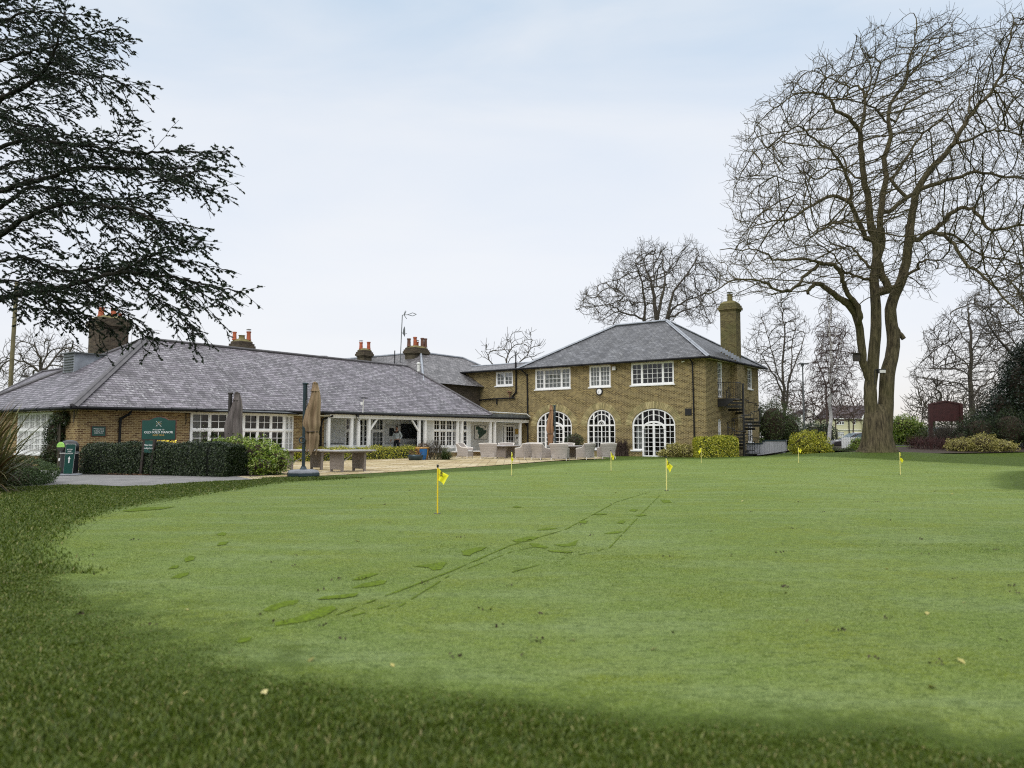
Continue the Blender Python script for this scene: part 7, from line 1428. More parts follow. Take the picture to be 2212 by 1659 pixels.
# slender trees between clubhouse and birch
lb = 'bare slender multi-stemmed tree %s'
for k, (lm, pg, Y, na, s_, lbl) in enumerate((
    ([LB(f_, [(350, 1200), (345, 760), (340, 500), (345, 200), (330, -60), (310, -200)], .3, .05), LB(f_, [(350, 900), (400, 600), (460, 400), (530, 200), (590, 60)], .2, .04, 1.), LB(f_, [(345, 780), (290, 600), (200, 430), (120, 330), (60, 260)], .18, .04, -1.), LB(f_, [(400, 640), (420, 400), (440, 150), (470, -80)], .16, .04, 1.), LB(f_, [(345, 640), (260, 400), (190, 150), (130, -50)], .14, .04)],
     [(60, 800), (-60, 450), (-80, 200), (60, -150), (250, -250), (420, -330), (560, -150), (640, 100), (620, 500), (560, 800)], 74., 1900, 21, 'bare slender multi-stemmed tree beside the right gable of the clubhouse'),
    ([LB(f_, [(780, 1000), (775, 620), (700, 400), (650, 250)], .2, .04), LB(f_, [(778, 640), (850, 420), (900, 200), (960, 20)], .16, .04), LB(f_, [(778, 760), (900, 620), (1000, 500), (1100, 300)], .14, .03)],
     [(560, 700), (560, 350), (640, 60), (800, -60), (1000, -50), (1160, 100), (1180, 500), (1120, 780), (800, 820)], 88., 1700, 22, 'reddish bare tree between the birch and the big trunk'))):
    bare_tree('bare_tree', lbl, 'tree', lm, Y, [([q('f', *p) for p in pg], 1.)], na, 5., tip=.012, di=3.6, dk=.5, st=.36, inset=60, extra_twigs=int(na * 1.2), mat='bark_far' if k == 0 else 'bark_red', seg=1., basez=.5, twig=(.35, .8), seed=s_)
# silver birch with weeping twigs
limbs = [LB(f_, [(800, 1180), (820, 1000), (822, 800), (825, 500), (818, 200), (812, -40), (800, -260), (790, -420)], .30, .05), LB(f_, [(822, 700), (880, 450), (930, 200), (960, 60)], .1, .03, 1.), LB(f_, [(822, 500), (760, 300), (700, 150), (660, 60)], .09, .03, -1.), LB(f_, [(820, 250), (880, 60), (930, -100)], .08, .03), LB(f_, [(818, 150), (750, -20), (700, -130)], .08, .03)]
pg = [q('f', x, y) for x, y in ((600, 560), (610, 100), (680, -160), (790, -450), (880, -250), (980, -50), (1060, 200), (1060, 560), (960, 760), (680, 720))]
bare_tree('birch_tree', 'silver birch with a pale trunk and weeping dark twigs', 'tree', limbs, 66., [(pg, 1.)], 1500, 3.5, tip=.012, di=3., dk=.42, st=.3, inset=50, extra_twigs=2600, mat='bark_birch', thin='bark_red', seg=.8, basez=.6, twig=(.6, 1.5), droop=.75, seed=25)
# far scrubby tree lines
def treeline(name, label, uvtop, Y, vbase, n, mat, seed, depth=5.):
    pg = uvtop + [(uvtop[-1][0], vbase), (uvtop[0][0], vbase)]; us = np.linspace(uvtop[0][0], uvtop[-1][0], n + 2)[1:-1]; rg = np.random.default_rng(seed)
    xs_, ys_ = [p[0] for p in uvtop], [p[1] for p in uvtop]; out = []
    for j, u in enumerate(us):
        vt = float(np.interp(u, xs_, ys_)); w_ = (uvtop[-1][0] - uvtop[0][0]) / n * .8
        pgj = [(u - w_ * .75, vbase), (u - w_, vt + (vbase - vt) * .4), (u - w_ * .4, vt + 4), (u + w_ * .2, vt - 2), (u + w_ * .9, vt + (vbase - vt) * .35), (u + w_ * .8, vbase)]
        lm = [([(u, vbase + 14, 0), (u + rg.uniform(-3, 3), vbase - 6, 0), (u + rg.uniform(-6, 6), (vt + vbase) / 2, 0)], [.2, .14, .06])]
        bare_tree(name, label[j % len(label)], 'tree', lm, Y + rg.uniform(-4, 4), [(pgj, 1.)], 420, 3., tip=.024, di=5, dk=.6, st=.5, inset=20, extra_twigs=600, mat=mat, seg=1., basez=.4, twig=(.6, 1.3), seed=seed + j, group=name.replace('_', ' ') + 's along the far boundary')
treeline('scrub_tree', ['bare brown scrub tree in the far boundary right of the big trunk'], [(1955, 838), (1990, 828), (2040, 836), (2080, 850), (2130, 840), (2190, 850)], 92., 925, 6, 'bark_far', 40)
treeline('thicket_tree', ['reddish brown bare thicket tree beyond the car park left of the big trunk'], [(1660, 845), (1700, 838), (1740, 828), (1790, 850), (1850, 845), (1880, 858)], 118., 915, 5, 'bark_red', 60)
# ================================================================ CEDAR
M['cedar_bark'] = barkmat('cedar_bark', (.010, .009, .007), (.028, .024, .018), (.02, .024, .014), 12., .4)
M['needle'] = leafmat('cedar_needles', [(0, (.014, .025, .015)), (.4, (.026, .042, .025)), (.8, (.040, .060, .036)), (1, (.065, .085, .05))], .6, .08, .7, .25)
Vv = lambda x, y: (x * .4557, y * .4557)
CT = thing('cedar_tree', 'dark cedar reaching in from the left with layered drooping branches', 'tree', (-15.5, 16., 0))
rg = np.random.default_rng(77)
climbs = [  # (points in view v coords, depth start, depth end, r0, width factor, droop)
 ([(-160, 560), (0, 470), (100, 420), (200, 345), (260, 240), (300, 130), (310, 20)], 16, 15, .16, .8),
 ([(-160, 330), (0, 290), (120, 250), (260, 215), (380, 180), (500, 140), (580, 130)], 17, 16, .10, 1.0),
 ([(-160, 120), (0, 100), (120, 60), (250, 55), (420, 75)], 15, 14, .08, 1.0),
 ([(-160, 30), (0, 10), (120, -40), (260, -50)], 18, 17, .08, .9),
 ([(100, 420), (220, 350), (340, 350), (480, 365), (600, 400), (670, 413)], 16, 14.5, .07, 1.0),
 ([(-160, 480), (0, 400), (150, 330), (250, 300), (400, 250), (520, 200), (630, 185)], 19, 18, .08, 1.0),
 ([(-160, 540), (0, 550), (90, 590), (190, 600), (330, 640), (420, 660)], 18, 17, .10, .9),
 ([(420, 680), (520, 690), (560, 660), (575, 600), (610, 580), (665, 565)], 15, 14.8, .03, .6),
 ([(-160, 760), (0, 700), (150, 660), (300, 680), (480, 700), (640, 725), (800, 720), (900, 720), (1000, 725), (1095, 718)], 17, 14.5, .12, 1.0),
 ([(-160, 960), (0, 905), (120, 870), (250, 840), (350, 800), (500, 790), (650, 800), (800, 800), (900, 790), (1000, 740)], 16, 15, .15, 1.0),
 ([(650, 880), (780, 850), (880, 830), (970, 800), (1070, 790)], 15, 14, .04, .8), ([(700, 850), (850, 870), (960, 895), (1060, 905)], 16, 15.5, .04, .8),
 ([(-160, 1060), (0, 980), (60, 940), (150, 890), (350, 900), (450, 940), (560, 945), (700, 930), (800, 900)], 18, 16, .13, 1.0),
 ([(-160, 1200), (40, 1090), (100, 1045), (250, 980), (360, 960), (500, 980), (620, 990), (740, 1050), (850, 1060), (940, 1085)], 15.5, 14, .14, 1.0),
 ([(600, 960), (700, 1000), (780, 1100), (850, 1140), (960, 1165)], 15, 14.5, .05, .9), ([(420, 1000), (520, 1080), (600, 1150), (680, 1180)], 16, 15.5, .04, .8),
 ([(250, 1000), (330, 1100), (420, 1180), (500, 1210)], 17, 16.8, .04, .8), ([(100, 1060), (180, 1130), (280, 1180), (360, 1215)], 15, 14.8, .03, .45),
 ([(-160, 1300), (0, 1240), (120, 1220), (260, 1280), (350, 1280), (480, 1270), (620, 1240), (760, 1225), (900, 1250), (1080, 1278)], 17, 15, .09, 1.0),
 ([(-160, 1480), (0, 1420), (100, 1395), (250, 1370), (400, 1335), (560, 1295), (700, 1300), (840, 1320), (960, 1345), (1060, 1365), (1170, 1388)], 16, 14, .16, 1.05),
 ([(700, 1300), (820, 1360), (950, 1390), (1060, 1445)], 15, 14.5, .04, .9), ([(600, 1310), (720, 1400), (820, 1480), (930, 1570)], 15, 14.5, .05, .9),
 ([(400, 1340), (500, 1420), (600, 1500), (680, 1580), (730, 1650)], 15.5, 15, .05, .9), ([(200, 1380), (320, 1440), (420, 1500), (560, 1560)], 16.5, 16, .05, .9),
 ([(50, 1400), (150, 1460), (260, 1500), (380, 1540)], 17, 16.5, .04, .7), ([(-160, 1400), (-20, 1340), (150, 1330), (300, 1350)], 15, 14.5, .06, .9),
 ([(-160, 880), (0, 800), (100, 760), (220, 760), (350, 740)], 20, 19, .10, 1.0), ([(-160, 660), (0, 620), (120, 640), (250, 690), (380, 720)], 15, 14.5, .07, 1.0),
 ([(-160, 1000), (0, 1060), (60, 1100), (120, 1130)], 16, 15.8, .05, .6), ([(-160, 200), (0, 190), (100, 180), (220, 150), (330, 100)], 20, 19.5, .07, 1.0),
 ([(-160, 400), (0, 520), (120, 500), (250, 490), (330, 480), (410, 500)], 17.5, 17, .06, .9), ([(550, 1290), (640, 1250), (740, 1200), (800, 1170), (960, 1130)], 14.5, 14, .05, .8)]
limbP = []; tw_nodes = []; tw_par = []; tw_R = []; nee = []
def add_chain(pts, r0, r1):
    b = len(tw_nodes)
    for i, p in enumerate(pts): tw_nodes.append(p); tw_par.append(-1 if i == 0 else b + i - 1); tw_R.append(r0 + (r1 - r0) * i / max(1, len(pts) - 1))

trunkx = V(-15.5, 16.5, 0)
def branchlet(p, d, L, lvl, flat):
    """recursive flat spray; needles gathered on the last levels"""
    n = max(3, int(L / .13)); pts = [p]; v = d.copy()
    for i in range(n):
        v = unit(v + rg.normal(0, .075, 3) + V(0, 0, (-.05 if lvl < 2 else .03)) + flat * .02); pts.append(pts[-1] + v * L / n)
    add_chain(pts, (.012 if lvl == 1 else .0065), .003)
    if lvl >= 1:
        for a, b in zip(pts[:-1], pts[1:]):
            for k in range(5): nee.append((a + (b - a) * rg.uniform(), unit(b - a)))
    if lvl < 2:
        s = 1
        for i in range(1, n, 1):
            if rg.uniform() < .82:
                t = i / n; dd = unit(pts[i] - pts[i - 1]); sd_ = unit(np.cross(dd, UZ)) * s; s = -s
                branchlet(pts[i], unit(dd * .75 + sd_ * .7 + V(0, 0, rg.uniform(-.45, .18))), L * (.42 * (1 - t * .55)) * rg.uniform(.6, 1.1), lvl + 1, flat)
for pts, ya, yb, r0, wf in climbs:
    m_ = len(pts); P3 = [dp(x * .4557, y * .4557, ya + (yb - ya) * i / (m_ - 1)) for i, (x, y) in enumerate(pts)]; S = smooth_poly(P3, 8)[: (m_ - 1) * 8 + 1]
    S = np.array(S); 
    # open curve: fix ends of the closed spline
    S[:8] = [P3[0] + (np.array(P3[1]) - P3[0]) * k / 8 for k in range(8)]; S[-9:] = [P3[-2] + (np.array(P3[-1]) - P3[-2]) * k / 8 for k in range(9)]
    S += rg.normal(0, .012, S.shape); add_chain(list(S), r0 * .45, .007); Ltot = np.linalg.norm(np.diff(S, axis=0), axis=1).sum(); acc = 0; s = 1; nxt = .25
    for i in range(1, len(S)):
        acc += np.linalg.norm(S[i] - S[i - 1])
        while acc > nxt:
            nxt += rg.uniform(.046, .10); t = acc / Ltot; d = unit(S[i] - S[i - 1]); sd_ = unit(np.cross(d, UZ)); s = -s
            if t < .12: continue
            yaw = rg.uniform(.25, 1.0); v = unit(d * (1.25 - yaw * .6) + sd_ * s * yaw + V(0, 0, rg.uniform(-.8, .4)))
            L = wf * rg.uniform(.5, 1.35) * (.10 + .95 * math.sin(math.pi * min(1, .18 + .75 * t)))
            branchlet(S[i], v, L, 0, d)
tubes_from_tree(np.array(tw_nodes), np.array(tw_par), np.array(tw_R), 'branches', M['cedar_bark'], CT, th=(.02, .09))
c0 = np.array([a for a, d in nee]); d0 = np.array([d for a, d in nee]); n = len(c0); print('cedar tufts', n, 'nodes', len(tw_nodes))
r1 = rg.normal(0, 1, (n, 3)); s1 = np.cross(d0, r1); s1 /= np.linalg.norm(s1, axis=1)[:, None]
ln = rg.uniform(.024, .045, n)[:, None]; wd_ = rg.uniform(.010, .016, n)[:, None]; ax_ = d0 * .7 + s1 * .75; ax_ /= np.linalg.norm(ax_, axis=1)[:, None]; sx_ = np.cross(ax_, d0); sx_ /= np.maximum(np.linalg.norm(sx_, axis=1), 1e-6)[:, None]
vs = np.stack([c0 - ax_ * ln * .3, c0 + sx_ * wd_ + ax_ * ln * .3, c0 + ax_ * ln, c0 - sx_ * wd_ + ax_ * ln * .3], 1).reshape(-1, 3)
fast_mesh('needles', vs, np.arange(n * 4).reshape(-1, 4), M['needle'], CT)
mb = MB(); mb.tube([(-15.5, 16.5, -.2), (-15.4, 16.5, 3), (-15.3, 16.4, 8), (-15.2, 16.3, 14)], [.9, .7, .55, .3], 14)
mb.build('trunk', M['cedar_bark'], CT, smooth=True)
# ================================================================ SHRUBS, HEDGES, PLANTS
def leaf_quads(C, N, size, asp=.5, jit=.7, rg=RNG):
    n = len(C); a = rg.normal(0, 1, (n, 3)) * jit + N; a /= np.linalg.norm(a, axis=1)[:, None]; b = np.cross(a, rg.normal(0, 1, (n, 3))); b /= np.maximum(np.linalg.norm(b, axis=1), 1e-6)[:, None]; c = np.cross(a, b)
    s = (size * rg.uniform(.6, 1.3, n))[:, None]; t = b * s; w = c * s * asp; bend = a * s * .18
    vs = np.stack([C - t, C + w * .9 - t * .1 + bend, C + t, C - w * .9 - t * .1 + bend], 1).reshape(-1, 3); return vs, np.arange(n * 4).reshape(-1, 4)
def shell(parts, n, rg, lump=.12, thick=.3, zmin=.0):
    """sample points in outer shell of ellipsoids (centre, radii)"""
    vol = np.array([r[0] * r[2] + r[0] * r[1] for c, r in parts]); k = rg.choice(len(parts), n, p=vol / vol.sum()); d = rg.normal(0, 1, (n, 3)); d /= np.linalg.norm(d, axis=1)[:, None]
    c = np.array([p[0] for p in parts])[k]; r = np.array([p[1] for p in parts])[k]; f = 1 - thick * rg.uniform(0, 1, n) ** 1.6
    f = f * (1 + lump * np.sin(d[:, 0] * 7 + k) * np.sin(d[:, 2] * 8 + d[:, 1] * 5)); P = c + d * r * f[:, None]; g = gh(P[:, 0], P[:, 1]); ok = P[:, 2] > g + zmin; return P[ok], (d / r * r.min())[ok]
def shrub(name, label, cat, parts, n, size, mat, asp=.5, group=None, core='soil', lump=.12, thick=.3, jit=.7, stems=True, seed=1, stuff=False):
    rg = np.random.default_rng(seed); parts = [(V(*c), V(*r)) for c, r in parts]; o = parts[0][0] * V(1, 1, 0); o[2] = float(gh(o[0], o[1])); T = thing(name, label, cat, o, group)
    C, N = shell(parts, n, rg, lump, thick); vs, fs = leaf_quads(C, N, size, asp, jit, rg); fast_mesh('foliage', vs, fs, M[mat], T)
    if stems:
        mb = MB()
        for c, r in parts:
            g = float(gh(c[0], c[1]))
            for k in range(5): t = rg.uniform(0, 6.28); e = c + V(r[0] * .6 * math.cos(t), r[1] * .6 * math.sin(t), r[2] * rg.uniform(0, .6)); mb.tube([V(c[0] + .1 * math.cos(t), c[1] + .1 * math.sin(t), g - .03), (V(c[0], c[1], g) + e) / 2 + V(0, 0, .1), e], [.03, .02, .01], 5)
        mb.build('stems', M['bark_far'], T)
    if core:
        mb = MB()
        for c, r in parts: mb.lathe((c[0], c[1], 0), [(r[0] * .62 * math.sqrt(max(.02, 1 - f * f)), max(float(gh(c[0], c[1])), c[2] + r[2] * .68 * f)) for f in (-.98, -.8, -.4, 0, .4, .75, .95)], 12, 1, r[1] / r[0])
        mb.build('inner_growth', M[core], T)
    return T
def hedge(name, label, path, width, h, n, size, mat, asp=.55, seed=1, core='hedge_core', round_=.25, bum=.03, cat='hedge', group=None, wob=.04):
    rg = np.random.default_rng(seed); P = np.array(path, float); seg = np.linalg.norm(np.diff(P, axis=0), axis=1); cum = np.concatenate([[0], np.cumsum(seg)]); L = cum[-1]
    def at(s):
        i = np.clip(np.searchsorted(cum, s) - 1, 0, len(seg) - 1); t = ((s - cum[i]) / seg[i])[:, None]; p = P[i] + (P[i + 1] - P[i]) * t; d = (P[i + 1] - P[i]) / seg[i][:, None]; return p, d
    per = width + 2 * h; u = rg.uniform(0, 1, n) * per; s = rg.uniform(0, L, n); ne = int(n * width / L * .9); s[:ne] = np.where(rg.uniform(0, 1, ne) < .5, 0, L) + rg.normal(0, .03, ne); s = np.clip(s, 0, L)
    off = np.where(u < h, -width / 2, np.where(u > h + width, width / 2, u - h - width / 2)); z = np.where(u < h, u, np.where(u > h + width, per - u, h)); nrm_o = np.where(u < h, -1., np.where(u > h + width, 1., 0.)); nrm_z = np.where((u >= h) & (u <= h + width), 1., 0.)
    if ne: off[:ne] = rg.uniform(-width / 2, width / 2, ne); z[:ne] = rg.uniform(0, h, ne)
    k = np.clip((z - (h - round_)) / round_, 0, 1); off = off * (1 - .35 * k ** 2); e = np.clip(np.minimum(s, L - s) / round_, 0, 1); z = z * (1 - .08 * (1 - e) ** 2) - .10 * h * np.abs(off * 2 / width) ** 4 * (nrm_z > 0)
    b = wob * (np.sin(s * 2.3 + z * 3) + np.sin(s * 5.1 + off * 4)) ; p, d = at(s); nn = np.stack([-d[:, 1], d[:, 0]], 1); inn = -np.abs(rg.normal(0, bum * 1.5, n))
    off2 = off + (b * .5 + inn) * np.sign(off + 1e-6) * (nrm_o != 0) + rg.normal(0, bum, n); z2 = np.maximum(z + (b + inn) * (nrm_z > 0) + rg.normal(0, bum, n), .01)
    xy = p + nn * off2[:, None]; g = gh(xy[:, 0], xy[:, 1]); C = np.stack([xy[:, 0], xy[:, 1], g + z2], 1); N = np.stack([nn[:, 0] * nrm_o, nn[:, 1] * nrm_o, nrm_z + .15], 1)
    o = V(*P[len(P) // 2], 0); T = thing(name, label, cat, o, group); vs, fs = leaf_quads(C, N, size, asp, .55, rg); fast_mesh('foliage', vs, fs, M[mat], T)
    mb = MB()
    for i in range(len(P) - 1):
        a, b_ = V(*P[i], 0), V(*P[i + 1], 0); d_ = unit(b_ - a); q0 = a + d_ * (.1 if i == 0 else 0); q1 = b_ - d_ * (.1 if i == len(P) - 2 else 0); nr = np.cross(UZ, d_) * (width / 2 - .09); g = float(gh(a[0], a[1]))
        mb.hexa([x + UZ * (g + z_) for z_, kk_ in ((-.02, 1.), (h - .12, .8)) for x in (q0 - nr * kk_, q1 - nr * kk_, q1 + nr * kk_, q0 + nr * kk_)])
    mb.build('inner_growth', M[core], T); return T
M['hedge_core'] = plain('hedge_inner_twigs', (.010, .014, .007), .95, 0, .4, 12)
M['lf_dark'] = leafmat('dark_yew_leaves', [(0, (.010, .020, .006)), (.5, (.022, .040, .012)), (.85, (.042, .068, .020)), (1, (.09, .115, .04))], .4, .1, 3, .3)
M['lf_laurel'] = leafmat('glossy_laurel_leaves', [(0, (.05, .10, .012)), (.35, (.15, .25, .02)), (.7, (.30, .42, .04)), (1, (.60, .64, .24))], .3, .2, 1.5, .45)
M['lf_gold'] = leafmat('golden_variegated_leaves', [(0, (.06, .09, .010)), (.25, (.20, .25, .015)), (.6, (.48, .47, .03)), (1, (.80, .74, .12))], .4, .2, 2.5, .35)
M['lf_pale'] = leafmat('cream_yellow_leaves', [(0, (.10, .11, .02)), (.3, (.28, .26, .05)), (.7, (.52, .46, .14)), (1, (.70, .62, .30))], .45, .2, 2.5, .3)
M['lf_olive'] = leafmat('olive_green_leaves', [(0, (.030, .05, .012)), (.5, (.055, .085, .02)), (.9, (.10, .14, .04)), (1, (.18, .2, .08))], .5, .15, 2, .4)
M['lf_mound'] = leafmat('fine_mound_leaves', [(0, (.028, .055, .014)), (.5, (.05, .09, .024)), (.9, (.085, .135, .04)), (1, (.12, .17, .06))], .6, .1, 4, .4)
M['lf_holly'] = leafmat('dark_holly_leaves', [(0, (.006, .014, .006)), (.5, (.012, .024, .010)), (.85, (.02, .036, .016)), (1, (.09, .11, .09))], .28, .05, 1, .3)
M['lf_brown'] = leafmat('brown_dead_leaves', [(0, (.05, .025, .012)), (.5, (.11, .06, .03)), (1, (.2, .12, .06))], .8, .1, 2, .2)
M['stem_red'] = plain('red_dogwood_stems', (.058, .021, .018), .6, 0, .5, 5); M['daff'] = plain('yellow_petals', (.75, .60, .05), .6, 0, .1)
# clipped dark hedge
hp = [(-14.2, 26.6), (-13.4, 26.35), (-12.2, 26.15), (-10.5, 25.45), (-9.2, 24.75), (-8.6, 24.6)]
hedge('clipped_hedge', 'long low clipped dark evergreen hedge behind the gravel path', hp, 1.15, 1.02, 42000, .030, 'lf_dark', round_=.3, bum=.028, wob=.03)
shrub('laurel_bush', 'loose bright green laurel bush at the right end of the clipped hedge', 'bush', [((-8.4, 25.9, .62), (.75, .7, .62)), ((-7.75, 25.7, .45), (.55, .5, .5)), ((-9.3, 26.7, .75), (.9, .6, .52)), ((-10.1, 27.2, .72), (.6, .5, .48)), ((-8.0, 25.2, .3), (.5, .4, .35))], 8500, .055, 'lf_laurel', .38, lump=.2, thick=.45, jit=1.1, seed=4)
shrub('twiggy_shrub', 'bare brownish shrub with sparse leaves against the bay window', 'shrub', [((-11.3, 28.8, .95), (.5, .5, .75)), ((-10.6, 29.2, .9), (.5, .5, .6))], 1100, .035, 'lf_olive', .45, core=None, thick=.9, jit=1.2, seed=5)
shrub('climbing_shrub', 'dark glossy climber trained up the corner beside the end window', 'climber', [(WAe.P(1.35, .7, .25), (.55, .3, .8)), (WAe.P(1.45, 1.45, .22), (.5, .28, .6)), (WAe.P(1.0, 2.0, .2), (.45, .25, .3)), (WAe.P(1.6, .3, .3), (.5, .35, .45))], 7500, .04, 'lf_dark', .5, thick=.4, seed=6)
# yellow border along the long wing
Lp = [WA.P(a, 0, 1.05)[:2] for a in (10.2, 12.5, 14.8, 17.0, 18.6)]
hedge('golden_border', 'low golden leaved border in front of the veranda', Lp, .95, .66, 14500, .034, 'lf_gold', seed=8, core='hedge_core', bum=.045, wob=.05, cat='border plants')
shrub('bronze_shrub', 'bronze tipped tuft at the right end of the golden border', 'shrub', [(WA.P(19.05, .35, .95), (.35, .4, .42))], 700, .05, 'lf_brown', .3, core=None, thick=.8, seed=9)
shrub('pruned_shrub', 'small reddish shrub between the two near tables', 'shrub', [(gp(*q('i', 110, 1100)) + UZ * .45, (.35, .3, .3))], 500, .04, 'lf_brown', .5, core=None, thick=.8, seed=10)
# house corner shrubs
pp = gp(*q('e', 215, 1500)); shrub('pale_shrub', 'cream and yellow variegated shrub beside the arched french doors', 'shrub', [((10.1, 48.6, .42), (.75, .5, .48)), ((10.7, 48.3, .40), (.5, .45, .45)), ((9.45, 48.7, .22), (.45, .4, .26))], 5200, .045, 'lf_pale', .45, lump=.2, thick=.4, seed=11)
hedge('laurel_hedge', 'clipped yellow-green hedge block at the corner of the clubhouse', [(11.15, 47.75), (13.65, 47.95)], 1.1, 1.22, 16000, .042, 'lf_gold', seed=12, bum=.045, wob=.04)
pp = gp(*q('f', 560, 1330), .02); shrub('round_bush', 'big rounded yellow-green bush beyond the green beside the grey screen', 'bush', [((18.45, 49.6, .75), (.95, 1., .92)), ((19.2, 49.9, .78), (.95, 1., .88)), ((18.9, 49.3, .5), (1.2, .9, .6))], 15000, .05, 'lf_gold', .45, lump=.16, thick=.35, seed=13)
shrub('low_shrub', 'small green shrub in front of the white picket fence', 'shrub', [((22.3, 50.6, .85), (.5, .4, .38)), ((22.0, 50.4, .55), (.5, .4, .3))], 2200, .05, 'lf_laurel', .4, lump=.2, thick=.5, seed=14)
shrub('low_shrub', 'dark straggly ground shrub left of the picket fence', 'shrub', [((20.3, 49.6, .3), (.6, .4, .35)), ((21.1, 49.5, .35), (.6, .4, .25))], 3600, .04, 'lf_olive', .45, core=None, thick=.9, seed=15)
shrub('low_shrub', 'green undergrowth against the left foot of the big trunk', 'shrub', [((23.1, 50.2, .6), (.5, .4, .42)), ((22.6, 49.9, .45), (.5, .4, .25))], 2600, .045, 'lf_laurel', .4, thick=.5, seed=16)
ev = dp(*q('f', 300, 1000), 60.); shrub('evergreen_shrub', 'large dull green evergreen behind the grey screen', 'shrub', [((20., 60, 2.1), (1.5, 1.6, 2.1)), ((21.4, 60.5, 1.7), (1.2, 1.3, 1.5)), ((18.6, 61, 2.4), (1.4, 1.6, 2.))], 17000, .075, 'lf_olive', .35, lump=.22, thick=.5, seed=17)
shrub('dark_hedge', 'tall dark hedge between the evergreen and the birch', 'hedge', [((30.7, 80, 1.5), (1.5, 1., 1.3)), ((32.0, 80, 1.5), (1.3, 1., 1.2))], 3500, .10, 'lf_dark', .5, seed=18)
cc = dp(*q('g', 310, 1000), 60.); shrub('evergreen_shrub', 'variegated evergreen right behind the big trunk', 'shrub', [((29.4, 59, 2.0), (1.3, 1.1, .95)), ((30.4, 59.3, 1.7), (1.0, 1.1, .85)), ((29.6, 59, 1.2), (1.5, 1.1, .7))], 11000, .075, 'lf_laurel', .4, lump=.2, thick=.4, seed=19)
# undergrowth on the right
def stems_bush(name, label, c, rx, ry, h, n, mat, rad=.011, seed=1, cat='shrub', spread=.25):
    rg = np.random.default_rng(seed); T = thing(name, label, cat, (c[0], c[1], float(gh(c[0], c[1])))); mb = []; P = []; par = []; R = []
    for k in range(n):
        a, r = rg.uniform(0, 6.28), math.sqrt(rg.uniform()); x, y = c[0] + rx * r * math.cos(a), c[1] + ry * r * math.sin(a); g = float(gh(x, y)); L = h * rg.uniform(.5, 1.1); d = unit(V(rg.normal(0, spread), rg.normal(0, spread), 1)); b = len(P)
        P += [V(x, y, g - .03), V(x, y, g) + d * L * .5, V(x, y, g) + unit(d + rg.normal(0, .12, 3)) * L]; par += [-1, b, b + 1]; R += [rad, rad * .8, rad * .45]
        for j in range(2): i = b + 1; P.append(P[i] + unit(d + rg.normal(0, .45, 3)) * L * .4); par.append(i); R.append(rad * .5)
    tubes_from_tree(np.array(P), np.array(par), np.array(R), 'stems', M[mat], T); return T
stems_bush('dogwood', 'thicket of dark red bare stems right of the big trunk', (27.9, 52.0), 1.7, .8, .95, 260, 'stem_red', .013, 31, spread=.3)
stems_bush('twiggy_shrub', 'tangle of brown twigs below the dark red board', (31.0, 53.8), 2.0, 1.2, 1.7, 700, 'bark_far', .014, 32, spread=.4)
stems_bush('twiggy_shrub', 'low brown twigs between the red stems and the golden shrub', (30.0, 51.3), 1.3, .6, .7, 300, 'bark_red', .012, 33, spread=.4)
shrub('golden_shrub', 'low golden shrub at the edge of the lawn under the dark holly', 'shrub', [((28.9, 50.6, .72), (1.0, .6, .5)), ((30.2, 50.4, .85), (1.1, .7, .62)), ((31.7, 50.6, .65), (.9, .6, .4))], 9000, .05, 'lf_pale', .4, lump=.25, thick=.5, seed=21)
shrub('leafy_shrub', 'olive leaved shrub tangled behind the dark red board posts', 'shrub', [((31.6, 57.5, 1.5), (1.7, 1.2, 1.1)), ((33.6, 57, 1.9), (1.5, 1.2, 1.4)), ((30.2, 58, 1.2), (1.2, 1, .9))], 9000, .06, 'lf_olive', .4, core=None, lump=.3, thick=.9, seed=22)
shrub('conifer_shrub', 'blue-green layered shrub in front of the holly at the right edge', 'shrub', [((31.6, 53., 1.6), (1.6, 1.1, 1.2)), ((33.4, 52.6, 1.7), (1.6, 1.2, 1.5)), ((34.9, 51.5, 1.4), (1.1, 1., 1.3)), ((30.3, 52.8, 1.1), (.9, .8, .7))], 22000, .075, 'lf_dark', .22, lump=.28, thick=.5, seed=23)
shrub('holly_tree', 'tall very dark glossy holly at the right edge', 'tree', [((34.3, 54.5, 2.6), (1.5, 1.6, 2.5)), ((35.3, 54, 4.6), (1.5, 1.6, 2.6)), ((36.4, 54, 6.2), (1.9, 1.8, 2.4)), ((33.2, 54.5, 1.8), (1.2, 1.3, 1.5))], 30000, .085, 'lf_holly', .45, lump=.25, thick=.5, seed=24)
shrub('leafy_shrub', 'bright leaved shrub cut by the right edge of the view', 'shrub', [((33.2 + 1., 42.6, .7), (.0 + 1.1, .8, .9))], 100, .06, 'lf_olive', .4, seed=25) if False else None
